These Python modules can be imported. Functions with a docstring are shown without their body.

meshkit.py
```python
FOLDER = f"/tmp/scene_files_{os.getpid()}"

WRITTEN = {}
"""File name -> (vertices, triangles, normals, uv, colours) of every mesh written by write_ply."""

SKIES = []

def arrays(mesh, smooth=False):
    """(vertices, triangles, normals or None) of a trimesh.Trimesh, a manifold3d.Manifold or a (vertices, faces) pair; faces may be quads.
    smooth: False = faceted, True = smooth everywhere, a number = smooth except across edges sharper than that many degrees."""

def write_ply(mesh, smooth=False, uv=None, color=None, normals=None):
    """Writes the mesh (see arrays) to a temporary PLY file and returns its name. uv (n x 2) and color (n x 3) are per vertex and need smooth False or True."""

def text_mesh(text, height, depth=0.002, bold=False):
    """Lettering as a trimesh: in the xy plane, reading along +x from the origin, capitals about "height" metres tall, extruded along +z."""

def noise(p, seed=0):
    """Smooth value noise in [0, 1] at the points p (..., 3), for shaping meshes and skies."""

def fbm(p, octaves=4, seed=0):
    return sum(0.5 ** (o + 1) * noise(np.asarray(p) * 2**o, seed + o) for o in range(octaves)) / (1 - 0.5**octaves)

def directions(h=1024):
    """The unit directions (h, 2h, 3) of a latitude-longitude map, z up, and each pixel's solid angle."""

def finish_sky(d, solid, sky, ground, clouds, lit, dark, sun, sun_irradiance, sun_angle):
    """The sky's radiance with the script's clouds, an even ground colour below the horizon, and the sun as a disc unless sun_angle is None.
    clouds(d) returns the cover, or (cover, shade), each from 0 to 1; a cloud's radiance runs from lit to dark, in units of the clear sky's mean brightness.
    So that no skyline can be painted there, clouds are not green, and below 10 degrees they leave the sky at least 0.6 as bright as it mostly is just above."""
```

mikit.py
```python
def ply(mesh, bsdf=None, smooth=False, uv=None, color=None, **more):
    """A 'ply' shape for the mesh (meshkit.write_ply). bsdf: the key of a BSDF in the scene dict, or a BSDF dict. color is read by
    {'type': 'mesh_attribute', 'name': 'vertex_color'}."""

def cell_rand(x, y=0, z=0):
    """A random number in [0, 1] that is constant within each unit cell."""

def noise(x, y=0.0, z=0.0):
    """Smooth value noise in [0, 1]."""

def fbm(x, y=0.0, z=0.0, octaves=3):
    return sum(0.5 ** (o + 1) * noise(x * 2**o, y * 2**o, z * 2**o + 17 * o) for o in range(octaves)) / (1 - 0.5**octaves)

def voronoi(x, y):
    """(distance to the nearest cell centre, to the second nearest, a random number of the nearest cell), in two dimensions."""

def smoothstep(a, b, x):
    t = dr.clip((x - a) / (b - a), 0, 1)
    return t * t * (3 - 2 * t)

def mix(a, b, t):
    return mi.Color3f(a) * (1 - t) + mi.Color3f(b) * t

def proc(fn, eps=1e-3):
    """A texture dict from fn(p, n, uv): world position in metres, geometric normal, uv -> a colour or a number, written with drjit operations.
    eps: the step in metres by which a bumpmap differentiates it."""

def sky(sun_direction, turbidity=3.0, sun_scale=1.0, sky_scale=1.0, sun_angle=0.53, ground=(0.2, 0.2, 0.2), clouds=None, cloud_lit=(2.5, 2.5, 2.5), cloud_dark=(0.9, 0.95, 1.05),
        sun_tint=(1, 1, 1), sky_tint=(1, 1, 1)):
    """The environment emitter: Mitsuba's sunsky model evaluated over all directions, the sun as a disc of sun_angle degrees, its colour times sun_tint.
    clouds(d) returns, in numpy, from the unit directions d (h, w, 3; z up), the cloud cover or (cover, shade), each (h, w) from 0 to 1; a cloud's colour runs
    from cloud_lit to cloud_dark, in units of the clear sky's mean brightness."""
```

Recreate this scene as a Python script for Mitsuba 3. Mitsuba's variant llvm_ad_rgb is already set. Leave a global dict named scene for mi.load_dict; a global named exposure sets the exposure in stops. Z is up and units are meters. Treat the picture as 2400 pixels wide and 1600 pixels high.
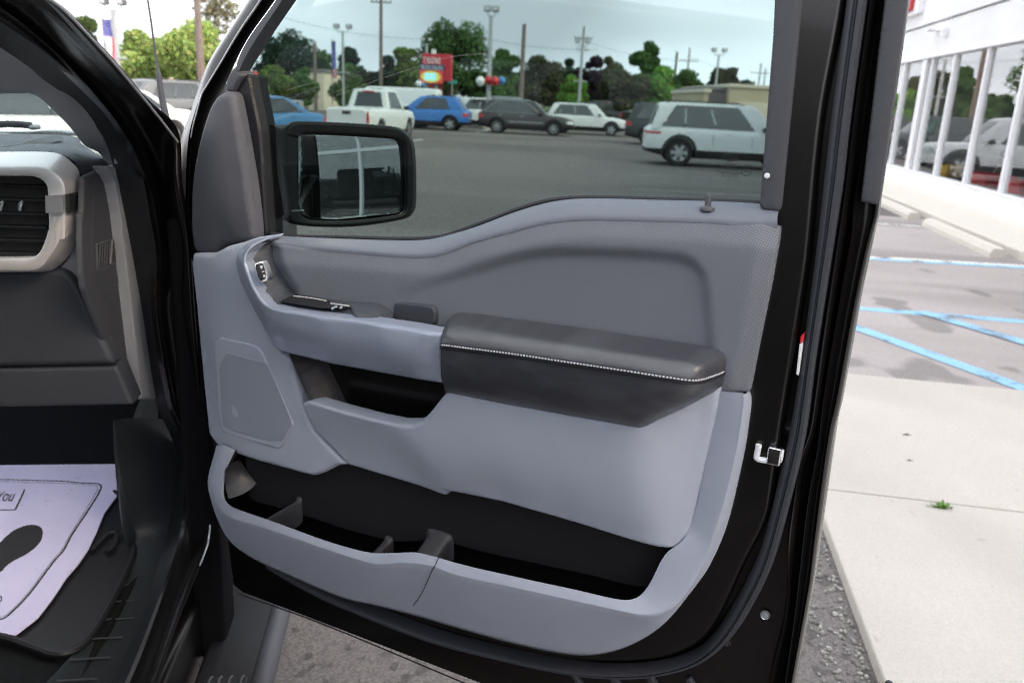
import math, random
import numpy as np, trimesh, shapely, mitsuba as mi, drjit as dr, mikit, meshkit, manifold3d as m3
from shapely.geometry import Polygon
from scipy.spatial import Delaunay
from scipy.interpolate import PchipInterpolator, RBFInterpolator, LinearNDInterpolator, NearestNDInterpolator
from scipy.ndimage import gaussian_filter1d

T = mi.ScalarTransform4f
scene, labels = {}, {}
RNG = np.random.default_rng(11)

# ---------------------------------------------------------------- camera, sky, exposure
scene['camera'] = {'type': 'thinlens', 'fov': 63.5576, 'fov_axis': 'x', 'near_clip': 0.02, 'far_clip': 2000.0,
                   'aperture_radius': 0.0025, 'focus_distance': 1.38,
                   'to_world': T().look_at(origin=[0, 0, 1.66], target=[0.000000, 0.959949, 1.379825], up=[-0.047945, 0.279852, 0.958845])}
exposure = 3.9


def clouds(d):
    s = meshkit.fbm(d * np.array([2.2, 2.2, 5.0]) + 3.1, 4, 5)
    low = np.clip(1 - d[..., 2] / 0.5, 0, 1)
    rise = np.clip((d[..., 2] - 0.06) / 0.16, 0, 1)
    shade = np.clip(0.30 + 3.0 * (s - 0.5) + 0.42 * rise * rise * (3 - 2 * rise), 0, 1)
    return np.ones(d.shape[:2]), shade


scene['sky'] = mikit.sky((0.74, -0.48, 0.55), turbidity=4, sun_scale=0.2, sun_angle=30, clouds=clouds,
                         cloud_lit=(2.1, 2.15, 2.25), cloud_dark=(1.0, 1.04, 1.12), ground=(0.16, 0.155, 0.15))

# ---------------------------------------------------------------- frames: the open door (along, up, inward) and the truck (right, forward, up)
D0 = np.array([-0.06460, 1.32400, 0.00000])
DU = np.array([0.90631, -0.42262, 0.00000])
DN = np.array([-0.42262, -0.90631, 0.00000])
V0 = np.array([-0.70000, 1.35000, 0.00000])
VL = np.array([0.99144, 0.13053, 0.00000])
VF = np.array([-0.13053, 0.99144, 0.00000])
FP0 = np.array([9.26405, 20.33463, 0.12000])
FT = np.array([0.16849, 0.98570, 0.00000])
FN = np.array([-0.98570, 0.16849, 0.00000])


def door_w(p):
    p = np.asarray(p, float)
    return D0 + p[:, :1] * DU + p[:, 1:2] * np.array([0, 0, 1.0]) + p[:, 2:3] * DN


def truck_w(p):
    p = np.asarray(p, float)
    return V0 + p[:, :1] * VL + p[:, 1:2] * VF + p[:, 2:3] * np.array([0, 0, 1.0])


def cross_w(p):      # (right, up, rearward)
    p = np.asarray(p, float)
    return truck_w(np.c_[p[:, 0], -p[:, 2], p[:, 1]])


def side_w(p):       # (forward, up, outward)
    p = np.asarray(p, float)
    return truck_w(np.c_[p[:, 2], p[:, 0], p[:, 1]])


def facade_w(p):     # (along, up, towards the lot)
    p = np.asarray(p, float)
    return FP0 * [1, 1, 0] + p[:, :1] * FT + p[:, 1:2] * np.array([0, 0, 1.0]) + p[:, 2:3] * FN


def turned(x, y, az, z=0.0):
    """Frame (forward, left, up) standing at x, y and heading to the compass azimuth az."""
    a = math.radians(az)
    f, l = np.array([math.sin(a), math.cos(a), 0]), np.array([-math.cos(a), math.sin(a), 0])
    return lambda p: np.array([x, y, z]) + np.asarray(p)[:, :1] * f + np.asarray(p)[:, 1:2] * l + np.asarray(p)[:, 2:3] * np.array([0, 0, 1.0])


SURVEY = {
0:[[[0.5167,0.8903,-0.05]],[[0.468,0.8332,-0.03]],[[0.7083,0.8353,-0.05]]],
1:[[[0.1935,0.6634,-0.046],[0.2033,0.6672,-0.046],[0.2269,0.6413,-0.046],[0.2139,0.6362,-0.046]],[[0.2697,0.6799,-0.046],[0.2819,0.6864,-0.046],[0.3016,0.6617,-0.046],[0.2886,0.6548,-0.046]],[[0.3369,0.7041,-0.046],[0.3486,0.7104,-0.046],[0.3677,0.6862,-0.046],[0.3532,0.6787,-0.046]],[[0.4041,0.7266,-0.046],[0.4138,0.7321,-0.046],[0.4324,0.7093,-0.046],[0.4184,0.7029,-0.046]]],
2:[[[0.3743,1.5882,-0.066]],[[0.3747,1.5846,-0.066]],[[0.3751,1.5814,-0.066]],[[0.3755,1.5778,-0.066]],[[0.3756,1.5738,-0.066]],[[0.3763,1.571,-0.066]],[[0.3768,1.5674,-0.066]],[[0.3773,1.5628,-0.066]],[[0.3748,1.5597,-0.066]]],
3:[[[-0.3747,0.8818,0.01],[-0.4357,0.8377,0.044]],[[-0.163,0.8565,0.01],[-0.1683,0.8467,0.05]],[[-0.0528,0.8985,0.01],[-0.0581,0.8765,0.05]]],
4:[[[-0.3526,1.3031,0.03],[-0.313,1.3053,0.031],[-0.2749,1.3066,0.036]],[[-0.26,1.3059,0.043],[-0.2154,1.3091,0.05]]],
5:[[[-0.2398,1.304,0.066],[-0.2368,1.306,0.056]],[[-0.2255,1.3065,0.062],[-0.2243,1.3076,0.058]]],
6:[[[-0.3925,1.3568,0.064]],[[-0.3885,1.3409,0.062]]],
7:[[[-0.0441,1.3031,0.008],[-0.0328,1.315,0.004],[-0.0224,1.3178,0.003],[0.0724,1.3207,0.0],[0.1733,1.324,0.0],[0.2909,1.3265,0.0],[0.3793,1.3288,0.002],[0.4008,1.3299,0.004],[0.4088,1.3279,0.006],[0.4143,1.3222,0.006]],[[-0.0258,1.3053,0.05],[-0.0151,1.3193,0.045],[0.0002,1.3246,0.044],[0.0932,1.3288,0.044],[0.1903,1.3317,0.044],[0.3036,1.3342,0.044],[0.3843,1.3358,0.044],[0.4044,1.3352,0.042],[0.4123,1.3313,0.034],[0.4161,1.3208,0.012]],[[-0.0068,1.3075,0.09],[0.0052,1.315,0.094],[0.0295,1.3175,0.096],[0.1203,1.3238,0.1],[0.2138,1.3282,0.102],[0.3219,1.3315,0.103],[0.3826,1.3329,0.102],[0.4007,1.3313,0.094],[0.4121,1.3248,0.062],[0.4174,1.3172,0.014]],[[-0.0005,1.2993,0.104],[0.0137,1.3027,0.108],[0.0528,1.3049,0.11],[0.1273,1.3102,0.113],[0.22,1.3141,0.115],[0.3272,1.3177,0.116],[0.3773,1.3182,0.114],[0.399,1.3188,0.106],[0.4097,1.316,0.074],[0.4185,1.309,0.015]],[[0.0011,1.2909,0.108],[0.0162,1.2931,0.112],[0.0558,1.2961,0.115],[0.1301,1.3012,0.118],[0.2226,1.305,0.12],[0.3293,1.3085,0.12],[0.3733,1.3093,0.118],[0.3952,1.3085,0.11],[0.4093,1.306,0.076],[0.4185,1.3004,0.016]],[[-0.0008,1.2856,0.105],[0.0147,1.2879,0.109],[0.0538,1.2906,0.111],[0.1285,1.2958,0.114],[0.2214,1.3,0.116],[0.3285,1.3036,0.116],[0.3727,1.3045,0.114],[0.3947,1.3039,0.106],[0.4089,1.3014,0.072],[0.4183,1.2968,0.015]],[[-0.0001,1.268,0.106],[0.0158,1.2696,0.11],[0.0556,1.2724,0.113],[0.1304,1.2771,0.116],[0.2235,1.2817,0.118],[0.3307,1.2873,0.118],[0.3706,1.289,0.115],[0.3918,1.2888,0.104],[0.4078,1.2891,0.07],[0.4179,1.2876,0.014]],[[-0.0023,1.2372,0.1],[0.0132,1.2365,0.104],[0.0536,1.2368,0.107],[0.1295,1.2397,0.11],[0.2238,1.2438,0.112],[0.3007,1.2477,0.112],[0.343,1.2517,0.106],[0.3781,1.2601,0.086],[0.4026,1.2708,0.056],[0.4168,1.2791,0.012]],[[-0.0011,1.2066,0.088],[0.0181,1.207,0.088],[0.0706,1.2081,0.089],[0.146,1.2103,0.09],[0.2172,1.2124,0.09],[0.2852,1.2151,0.09],[0.3164,1.2152,0.088],[0.3463,1.2296,0.066],[0.3825,1.2517,0.042],[0.4151,1.2725,0.01]],[[-0.011,1.1941,0.06],[-0.0028,1.1888,0.05],[0.051,1.1909,0.05],[0.1285,1.1932,0.05],[0.2024,1.1954,0.05],[0.2729,1.1982,0.05],[0.3059,1.1991,0.05],[0.34,1.219,0.04],[0.378,1.2433,0.02],[0.4134,1.2688,0.0]]],
8:[[[-0.509,1.5899,-0.07],[-0.4684,1.5948,-0.07],[-0.4682,1.5167,-0.07],[-0.4532,1.432,-0.07],[-0.4856,1.4171,-0.07],[-0.5023,1.4999,-0.07]],[[-0.5583,1.5863,-0.2],[-0.5306,1.5914,-0.2],[-0.5266,1.5366,-0.2],[-0.525,1.4026,-0.2],[-0.5536,1.3933,-0.2],[-0.5703,1.487,-0.2]]],
9:[[[-0.085,0.2676,1.3503],[-0.085,0.249,1.3043]],[[-0.085,0.2815,1.3494],[-0.085,0.2629,1.3036]],[[-0.085,0.2957,1.3484],[-0.085,0.277,1.3029]],[[-0.085,0.31,1.3475],[-0.085,0.2913,1.3021]],[[-0.085,0.3246,1.3465],[-0.085,0.3058,1.3014]]],
10:[[[-0.3272,0.235,1.4554],[-0.158,0.235,1.4623]],[[-0.3306,0.235,1.4296],[-0.1607,0.235,1.4363]],[[-0.3341,0.235,1.4036],[-0.1634,0.235,1.41]],[[-0.3374,0.235,1.379],[-0.1661,0.235,1.3851]],[[-0.3407,0.235,1.3541],[-0.1687,0.235,1.3599]],[[-0.3441,0.235,1.3291],[-0.1714,0.235,1.3345]]],
11:[[[-0.2313,0.217,1.4359],[-0.237,0.217,1.4267],[-0.2386,0.217,1.4181]],[[-0.1976,0.217,1.437],[-0.2032,0.217,1.4277],[-0.2048,0.217,1.4192]]],
12:[[[-0.12,0.3081,0.5561],[-0.075,0.3752,0.5158]],[[-0.12,0.235,0.5616],[-0.075,0.3045,0.5169]],[[-0.12,0.1695,0.5611],[-0.075,0.2302,0.5211]],[[-0.12,0.0996,0.5648],[-0.075,0.1555,0.5264]],[[-0.12,0.0109,0.5828],[-0.075,0.0828,0.5319]],[[-0.12,-0.052,0.5848],[-0.075,0.0099,0.5385]]],
13:[[[2.1174,4.1038,0.052]],[[1.9797,3.7622,0.052]]],
14:[[[4.0649,10.0354,0.0],[6.1263,9.9003,0.0]],[[2.9505,7.2952,0.0],[4.4795,7.0705,0.0]],[[2.7127,6.7971,0.0],[3.3598,5.1464,0.0]],[[3.6399,7.2415,0.0],[4.0428,6.3199,0.0]]],
15:[[[2.7783,20.8611,0.0],[8.0534,21.8665,0.0]],[[2.3394,17.3852,0.0],[6.3617,17.1224,0.0]],[[3.8969,34.2453,-0.0],[6.9578,35.3073,0.0]]],
16:[[[-2.2972,42.702,0.0],[-1.7808,48.1223,0.0]],[[-4.204,31.0096,0.0],[-3.8765,33.3186,-0.0]]],
18:[[[-24.7813,90.0,7.6351],[-28.9584,90.0,7.447],[-20.6094,90.0,7.8229]],[[-18.0039,62.0,3.2719],[-19.8882,62.0,3.186],[-16.1211,62.0,3.3576]],[[-17.0554,66.0,3.2869],[-18.3316,66.0,3.2287],[-15.7798,66.0,3.345]],[[-22.6408,95.0,5.8563],[-25.5106,95.0,5.7261],[-19.7733,95.0,5.9863]],[[-20.0566,100.0,6.6178],[-21.9746,100.0,6.5309],[-18.1396,100.0,6.7046]],[[-14.1191,70.0,3.8932],[-16.2404,70.0,3.7966],[-11.9996,70.0,3.9897]],[[-15.1958,95.0,5.6661],[-16.7602,95.0,5.5951],[-13.6322,95.0,5.7371]],[[-13.5563,100.0,6.9122],[-16.0183,100.0,6.8007],[-11.096,100.0,7.0236]],[[-7.1535,85.0,8.9602],[-10.6051,85.0,8.8053],[-3.7057,85.0,9.1149]],[[-2.5717,110.0,7.895],[-4.6721,110.0,7.7998],[-0.4724,110.0,7.9901]],[[-3.5445,90.0,4.2725],[-6.5159,90.0,4.1368],[-0.5758,90.0,4.4081]],[[1.6607,95.0,6.4316],[-1.1941,95.0,6.302],[4.5133,95.0,6.5612]],[[5.7531,120.0,7.409],[4.4418,120.0,7.3494],[7.0641,120.0,7.4686]],[[4.7949,85.0,4.3004],[3.278,85.0,4.2311],[6.3111,85.0,4.3697]],[[7.4425,100.0,7.0338],[5.8066,100.0,6.9595],[9.0776,100.0,7.108]],[[10.6116,110.0,7.4779],[8.2122,110.0,7.3689],[13.0095,110.0,7.5869]],[[10.3134,90.0,5.325],[7.7279,90.0,5.2071],[12.8969,90.0,5.4429]],[[16.6371,120.0,10.3327],[14.0361,120.0,10.2151],[19.2365,120.0,10.4501]],[[13.6461,92.0,5.9757],[11.2604,92.0,5.8671],[16.0301,92.0,6.0843]],[[17.8389,95.0,5.8457],[14.4664,95.0,5.6919],[21.2083,95.0,5.9993]],[[27.4694,120.0,7.4511],[25.0166,120.0,7.3393],[29.9209,120.0,7.5628]],[[33.7896,130.0,6.2387],[30.5898,130.0,6.0922],[36.9873,130.0,6.385]],[[-38.827,125.0,3.2701],[-43.7818,125.0,3.0436],[-33.8775,125.0,3.4963]],[[-29.6213,128.0,4.133],[-34.3637,128.0,3.9164],[-24.8836,128.0,4.3494]],[[-22.3876,130.0,4.767],[-27.1938,130.0,4.5476],[-17.5861,130.0,4.9862]],[[-14.258,126.0,5.188],[-18.907,126.0,4.9758],[-9.6136,126.0,5.3999]],[[-7.5758,128.0,5.8582],[-11.9742,128.0,5.6576],[-3.1815,128.0,6.0586]],[[-0.0404,132.0,6.2206],[-5.2178,132.0,5.9845],[5.1316,132.0,6.4565]],[[6.9866,130.0,6.1079],[2.8467,130.0,5.9189],[11.123,130.0,6.2967]],[[13.1627,128.0,6.0872],[8.7761,128.0,5.8868],[17.5451,128.0,6.2873]],[[20.373,126.0,6.1212],[15.443,126.0,5.8959],[25.2979,126.0,6.3463]],[[29.8428,135.0,5.9216],[24.5588,135.0,5.6796],[35.1212,135.0,6.1633]],[[-25.9832,60.0,5.2174],[-28.186,60.0,5.1182],[-23.7825,60.0,5.3165]],[[-21.9551,58.0,5.9278],[-24.6393,58.0,5.8074],[-19.2742,58.0,6.0481]],[[-28.3324,80.0,11.2144],[-30.6374,80.0,11.1124],[-26.0291,80.0,11.3164]],[[-35.5251,70.0,6.5966],[-37.4051,70.0,6.5123],[-33.6464,70.0,6.6808]],[[-43.5073,70.0,5.4087],[-46.949,70.0,5.2539],[-40.0701,70.0,5.5634]]],
19:[[[-12.5779,60.0,5.8209]],[[-1.9672,48.0,6.2218]],[[4.1778,65.0,5.9606]],[[15.4195,70.0,6.1108]],[[-8.5279,75.0,6.1563]],[[-19.7577,42.0,5.1475]],[[-14.1067,85.0,11.7688]],[[-14.1039,85.0,10.0268]],[[-0.2575,80.0,8.2782]],[[7.0962,110.0,10.8456]],[[16.3723,95.0,7.4501]],[[26.1032,140.0,10.8619]],[[40.4096,150.0,9.593]],[[44.0655,160.0,9.3489]],[[-16.945,70.0,5.3216]],[[-14.9729,40.0,6.4015]],[[-7.5633,80.0,7.6223]],[[6.5104,80.0,6.3533]],[[-25.3374,85.0,8.6829]],[[-9.6677,85.0,6.9117]],[[26.2466,140.0,9.5141]],[[46.1413,140.0,5.7239]],[[6.7222,110.0,9.3252]],[[21.8843,110.0,7.5833]],[[-12.763,58.0,4.8317]],[[-12.7969,58.0,2.4819]],[[-12.508,58.0,4.8432]],[[-17.2341,36.0,4.049]],[[-17.3929,36.0,2.3136]],[[-16.8648,36.0,4.0656]],[[-2.4192,47.6,2.5476]],[[-2.173,47.6,2.5589]],[[-1.9795,47.7,2.6147]],[[-1.7564,47.7,2.625]],[[-1.6186,47.5,2.5822]],[[-1.3848,47.5,2.5929]],[[-1.2532,47.8,2.6277]],[[-1.0415,47.8,2.6374]],[[-6.2978,51.5,2.3061]],[[-6.107,51.5,2.3148]],[[-6.129,51.8,2.2703]],[[-5.9626,51.8,2.278]],[[-5.6081,52.2,2.2518]],[[-5.4404,52.2,2.2595]],[[-12.5039,40.0,2.1716]],[[-12.3157,40.0,2.1802]],[[-6.1956,52.0,3.3932]],[[-4.9845,52.0,4.0764]],[[-4.5269,52.0,4.0972]],[[-5.8734,52.0,2.4817]],[[-6.319,52.0,3.0961]],[[-4.8171,52.0,3.4439]],[[-6.3083,52.0,2.3637]],[[-4.8612,52.0,3.1383]],[[-5.8717,52.0,2.3837]],[[-5.3583,52.0,2.4073]],[[-5.1273,52.0,2.4178]],[[-5.4954,52.0,4.1735]],[[-4.9997,60.0,2.633]],[[14.7278,62.0,3.2271]],[[13.0353,62.0,2.7984]],[[14.8435,62.0,2.2647]],[[-18.7605,75.0,3.1857]],[[-17.4278,75.0,3.2465]],[[-32.4322,70.0,2.994]],[[-29.4867,70.0,3.1281]]],
}


def surveyed(k):
    """The next measured position (metres, in the frame of its part) of list k."""
    return np.array(SURVEY[k].pop(0))


# ---------------------------------------------------------------- mesh helpers
def key_for(name):
    if name not in scene and not any(k.startswith(name + '__') for k in scene):
        return name
    i = 1
    while f'{name}_{i:03d}' in scene or any(k.startswith(f'{name}_{i:03d}__') for k in scene):
        i += 1
    return f'{name}_{i:03d}'


def add(name, mesh, bsdf, smooth=False, frame=None, color=None, **more):
    key = key_for(name)
    v, f = (np.asarray(mesh[0], float), np.asarray(mesh[1])) if isinstance(mesh, tuple) else (np.array(mesh.vertices), np.array(mesh.faces))
    if frame is not None:
        v = frame(v)
    scene[key] = mikit.ply((v, f), bsdf, smooth=smooth, color=color, **more)
    return key


def tag(key, label=None, category=None, group=None, kind=None):
    labels[key] = {k: v for k, v in dict(label=label, category=category, group=group, kind=kind).items() if v}


def join(*ms):
    vs, fs, n = [], [], 0
    for m in ms:
        v, f = m if isinstance(m, tuple) else (m.vertices, m.faces)
        f = np.asarray(f)
        if f.shape[1] == 4:
            f = np.vstack([f[:, [0, 1, 2]], f[:, [0, 2, 3]]])
        vs.append(np.asarray(v, float)); fs.append(f + n); n += len(v)
    return np.vstack(vs), np.vstack(fs)


def resample(p, n):
    p = np.asarray(p, float)
    d = np.r_[0, np.cumsum(np.maximum(np.linalg.norm(np.diff(p, axis=0), axis=1), 1e-9))]
    if len(p) < 3:
        t = np.linspace(0, d[-1], n)
        return np.stack([np.interp(t, d, c) for c in p.T], 1)
    fine = PchipInterpolator(d, p)(np.linspace(0, d[-1], n * 6))
    e = np.r_[0, np.cumsum(np.linalg.norm(np.diff(fine, axis=0), axis=1))]
    t = np.linspace(0, e[-1], n)
    return np.stack([np.interp(t, e, c) for c in fine.T], 1)


def loft(rows, n=100, cross=0, blur=0, xblur=0):
    r = np.stack([resample(x, n) for x in rows])
    if blur:
        r = gaussian_filter1d(r, blur, axis=1, mode='nearest')
    if cross:
        t = np.arange(len(r))
        r = PchipInterpolator(t, r)(np.linspace(0, len(r) - 1, (len(r) - 1) * cross + 1))
    if xblur:
        r = gaussian_filter1d(r, xblur, axis=0, mode='nearest')
    k = len(r)
    i, j = np.meshgrid(np.arange(k - 1), np.arange(n - 1), indexing='ij')
    a = (i * n + j).ravel()
    return r.reshape(-1, 3), np.vstack([np.c_[a, a + 1, a + n + 1], np.c_[a, a + n + 1, a + n]])


def soft(p, times=1):
    """Rounds the corners of a closed outline."""
    p = np.asarray(p, float)
    for _ in range(times):
        q = np.roll(p, -1, 0)
        p = np.stack([0.8 * p + 0.2 * q, 0.2 * p + 0.8 * q], 1).reshape(-1, p.shape[1])
    return p


def relief(outline, ctl=None, r=0.005, t=0.02, res=0.012, blur=2, ds=0.004, seg=3, dome=0.0, rbf=0.0, zfun=None):
    """A panel: closed outline (a, b, height), rounded edge of radius r, skirt t deep; height between the outline and the control points."""
    o = np.asarray(outline, float)
    d = np.r_[0, np.cumsum(np.linalg.norm(np.diff(np.vstack([o, o[:1]]), axis=0), axis=1))]
    m = max(int(d[-1] / ds), 12)
    oc = np.vstack([o, o[:1]])
    b = np.stack([np.interp(np.arange(m) / m * d[-1], d, c) for c in oc.T], 1)
    poly = Polygon(b[:, :2])
    if not poly.is_valid:
        poly = poly.buffer(0)
        poly = max(getattr(poly, 'geoms', [poly]), key=lambda g: g.area)
        ring = np.array(poly.exterior.coords)[:-1]
    pts, drop = [b[:, :2]], [np.full(m, r)]
    for k in range(1, seg + 1):
        th = k / seg * math.pi / 2
        g = poly.buffer(-r * (1 - math.cos(th)))
        for h in getattr(g, 'geoms', [g]):
            if h.is_empty or h.exterior.length < 4 * ds:
                continue
            c = int(h.exterior.length / ds)
            q = shapely.line_interpolate_point(h.exterior, np.arange(c) / c * h.exterior.length)
            pts.append(shapely.get_coordinates(q)); drop.append(np.full(c, r * (1 - math.sin(th))))
    x0, y0, x1, y1 = poly.bounds
    gx, gy = np.meshgrid(np.arange(x0, x1, res), np.arange(y0, y1, res))
    gx[1::2] += res / 2
    g = np.c_[gx.ravel(), gy.ravel()]
    core = poly.buffer(-r - res * 0.45)
    if not core.is_empty:
        g = g[shapely.contains_xy(core, g[:, 0], g[:, 1])]
        pts.append(g); drop.append(np.zeros(len(g)))
    p, drop = np.vstack(pts), np.concatenate(drop)
    p = p + RNG.normal(0, 1e-7, p.shape)
    src = b if ctl is None else np.vstack([b, np.asarray(ctl, float)])
    if zfun is not None:
        z = zfun(p)
    elif np.ptp(src[:, 2]) < 1e-9:
        z = np.full(len(p), src[0, 2])
    elif rbf:
        sr = np.vstack([b[::4], np.asarray(ctl, float)])
        z = RBFInterpolator(sr[:, :2], sr[:, 2], kernel='thin_plate_spline', smoothing=rbf)(p)
    else:
        z = LinearNDInterpolator(src[:, :2], src[:, 2])(p)
        bad = np.isnan(z)
        if bad.any():
            z[bad] = NearestNDInterpolator(src[:, :2], src[:, 2])(p[bad])
    tri = Delaunay(p).simplices
    c = p[tri].mean(1)
    tri = tri[shapely.contains_xy(poly.buffer(1e-5), c[:, 0], c[:, 1])]
    e1, e2 = p[tri[:, 1]] - p[tri[:, 0]], p[tri[:, 2]] - p[tri[:, 0]]
    area = e1[:, 0] * e2[:, 1] - e1[:, 1] * e2[:, 0]
    tri = tri[np.abs(area) > 1e-12]
    flip = area[np.abs(area) > 1e-12] < 0
    tri[flip] = tri[flip][:, ::-1]
    if blur and np.ptp(src[:, 2]) > 1e-9:
        e = np.vstack([tri[:, [0, 1]], tri[:, [1, 2]], tri[:, [2, 0]]])
        e = np.vstack([e, e[:, ::-1]])
        cnt = np.maximum(np.bincount(e[:, 0], minlength=len(p)), 1)
        for _ in range(blur):
            zz = np.bincount(e[:, 0], weights=z[e[:, 1]], minlength=len(p)) / cnt
            z[m:] = zz[m:]
    if dome:
        dist = shapely.distance(shapely.points(p), poly.exterior)
        z = z + dome * (1 - np.exp(-dist / 0.05))
    v = np.c_[p, z - drop]
    base = v[:m] - [0, 0, t]
    n = len(v)
    i = np.arange(m); k = (i + 1) % m
    s = 1 if Polygon(b[:, :2]).exterior.is_ccw else -1
    sk = np.vstack([np.c_[i, n + i, n + k], np.c_[i, n + k, k]])[:, ::s]
    return np.vstack([v, base]), np.vstack([tri, sk])


def tube(path, r, sides=8, n=None):
    p = np.asarray(path, float)
    if n:
        p = resample(p, n)
    tn = np.gradient(p, axis=0)
    tn /= np.linalg.norm(tn, axis=1, keepdims=True) + 1e-12
    a = np.cross(tn, [0.31, 0.23, 0.92]); a /= np.linalg.norm(a, axis=1, keepdims=True)
    b = np.cross(tn, a)
    w = np.arange(sides) * 2 * np.pi / sides
    r = np.broadcast_to(np.asarray(r, float), (len(p),))
    v = p[:, None] + r[:, None, None] * (np.cos(w)[None, :, None] * a[:, None] + np.sin(w)[None, :, None] * b[:, None])
    k = len(p)
    i, j = np.meshgrid(np.arange(k - 1), np.arange(sides), indexing='ij')
    q = np.stack([i * sides + j, i * sides + (j + 1) % sides, (i + 1) * sides + (j + 1) % sides, (i + 1) * sides + j], -1).reshape(-1, 4)
    f = np.vstack([q[:, [0, 1, 2]], q[:, [0, 2, 3]]])
    v = v.reshape(-1, 3)
    caps = []
    for s, c in ((0, p[0]), ((k - 1) * sides, p[-1])):
        v = np.vstack([v, c]); m = len(v) - 1
        caps.append(np.c_[s + np.arange(sides), s + (np.arange(sides) + 1) % sides, np.full(sides, m)])
    return v, np.vstack([f] + caps)


def box(x0, x1, y0, y1, z0, z1, r=0.0):
    if not r:
        m = trimesh.creation.box(bounds=[[x0, y0, z0], [x1, y1, z1]])
        return np.array(m.vertices), np.array(m.faces)
    r = min(r, (x1 - x0) / 2.01, (y1 - y0) / 2.01, (z1 - z0) / 2.01)
    s = trimesh.creation.icosphere(subdivisions=1, radius=r)
    pts = np.vstack([s.vertices + [x, y, z] for x in (x0 + r, x1 - r) for y in (y0 + r, y1 - r) for z in (z0 + r, z1 - r)])
    h = trimesh.convex.convex_hull(pts)
    return np.array(h.vertices), np.array(h.faces)


def revolve(profile, n=32):
    """Profile (radius, height) turned about z."""
    m = trimesh.creation.revolve(np.asarray(profile, float), sections=n)
    return np.array(m.vertices), np.array(m.faces)


def quad(p, t=0.004):
    """A thin plate from four (or more) coplanar corners, t thick away from its normal."""
    p = np.asarray(p, float)
    nrm = np.cross(p[1] - p[0], p[2] - p[0]); nrm /= np.linalg.norm(nrm)
    k = len(p)
    v = np.vstack([p, p - nrm * t])
    f = [[0, i, i + 1] for i in range(1, k - 1)] + [[k, k + i + 1, k + i] for i in range(1, k - 1)]
    for i in range(k):
        j = (i + 1) % k
        f += [[i, k + i, k + j], [i, k + j, j]]
    return v, np.array(f)


def moved(m, d):
    return np.asarray(m[0]) + np.asarray(d, float), m[1]


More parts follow.
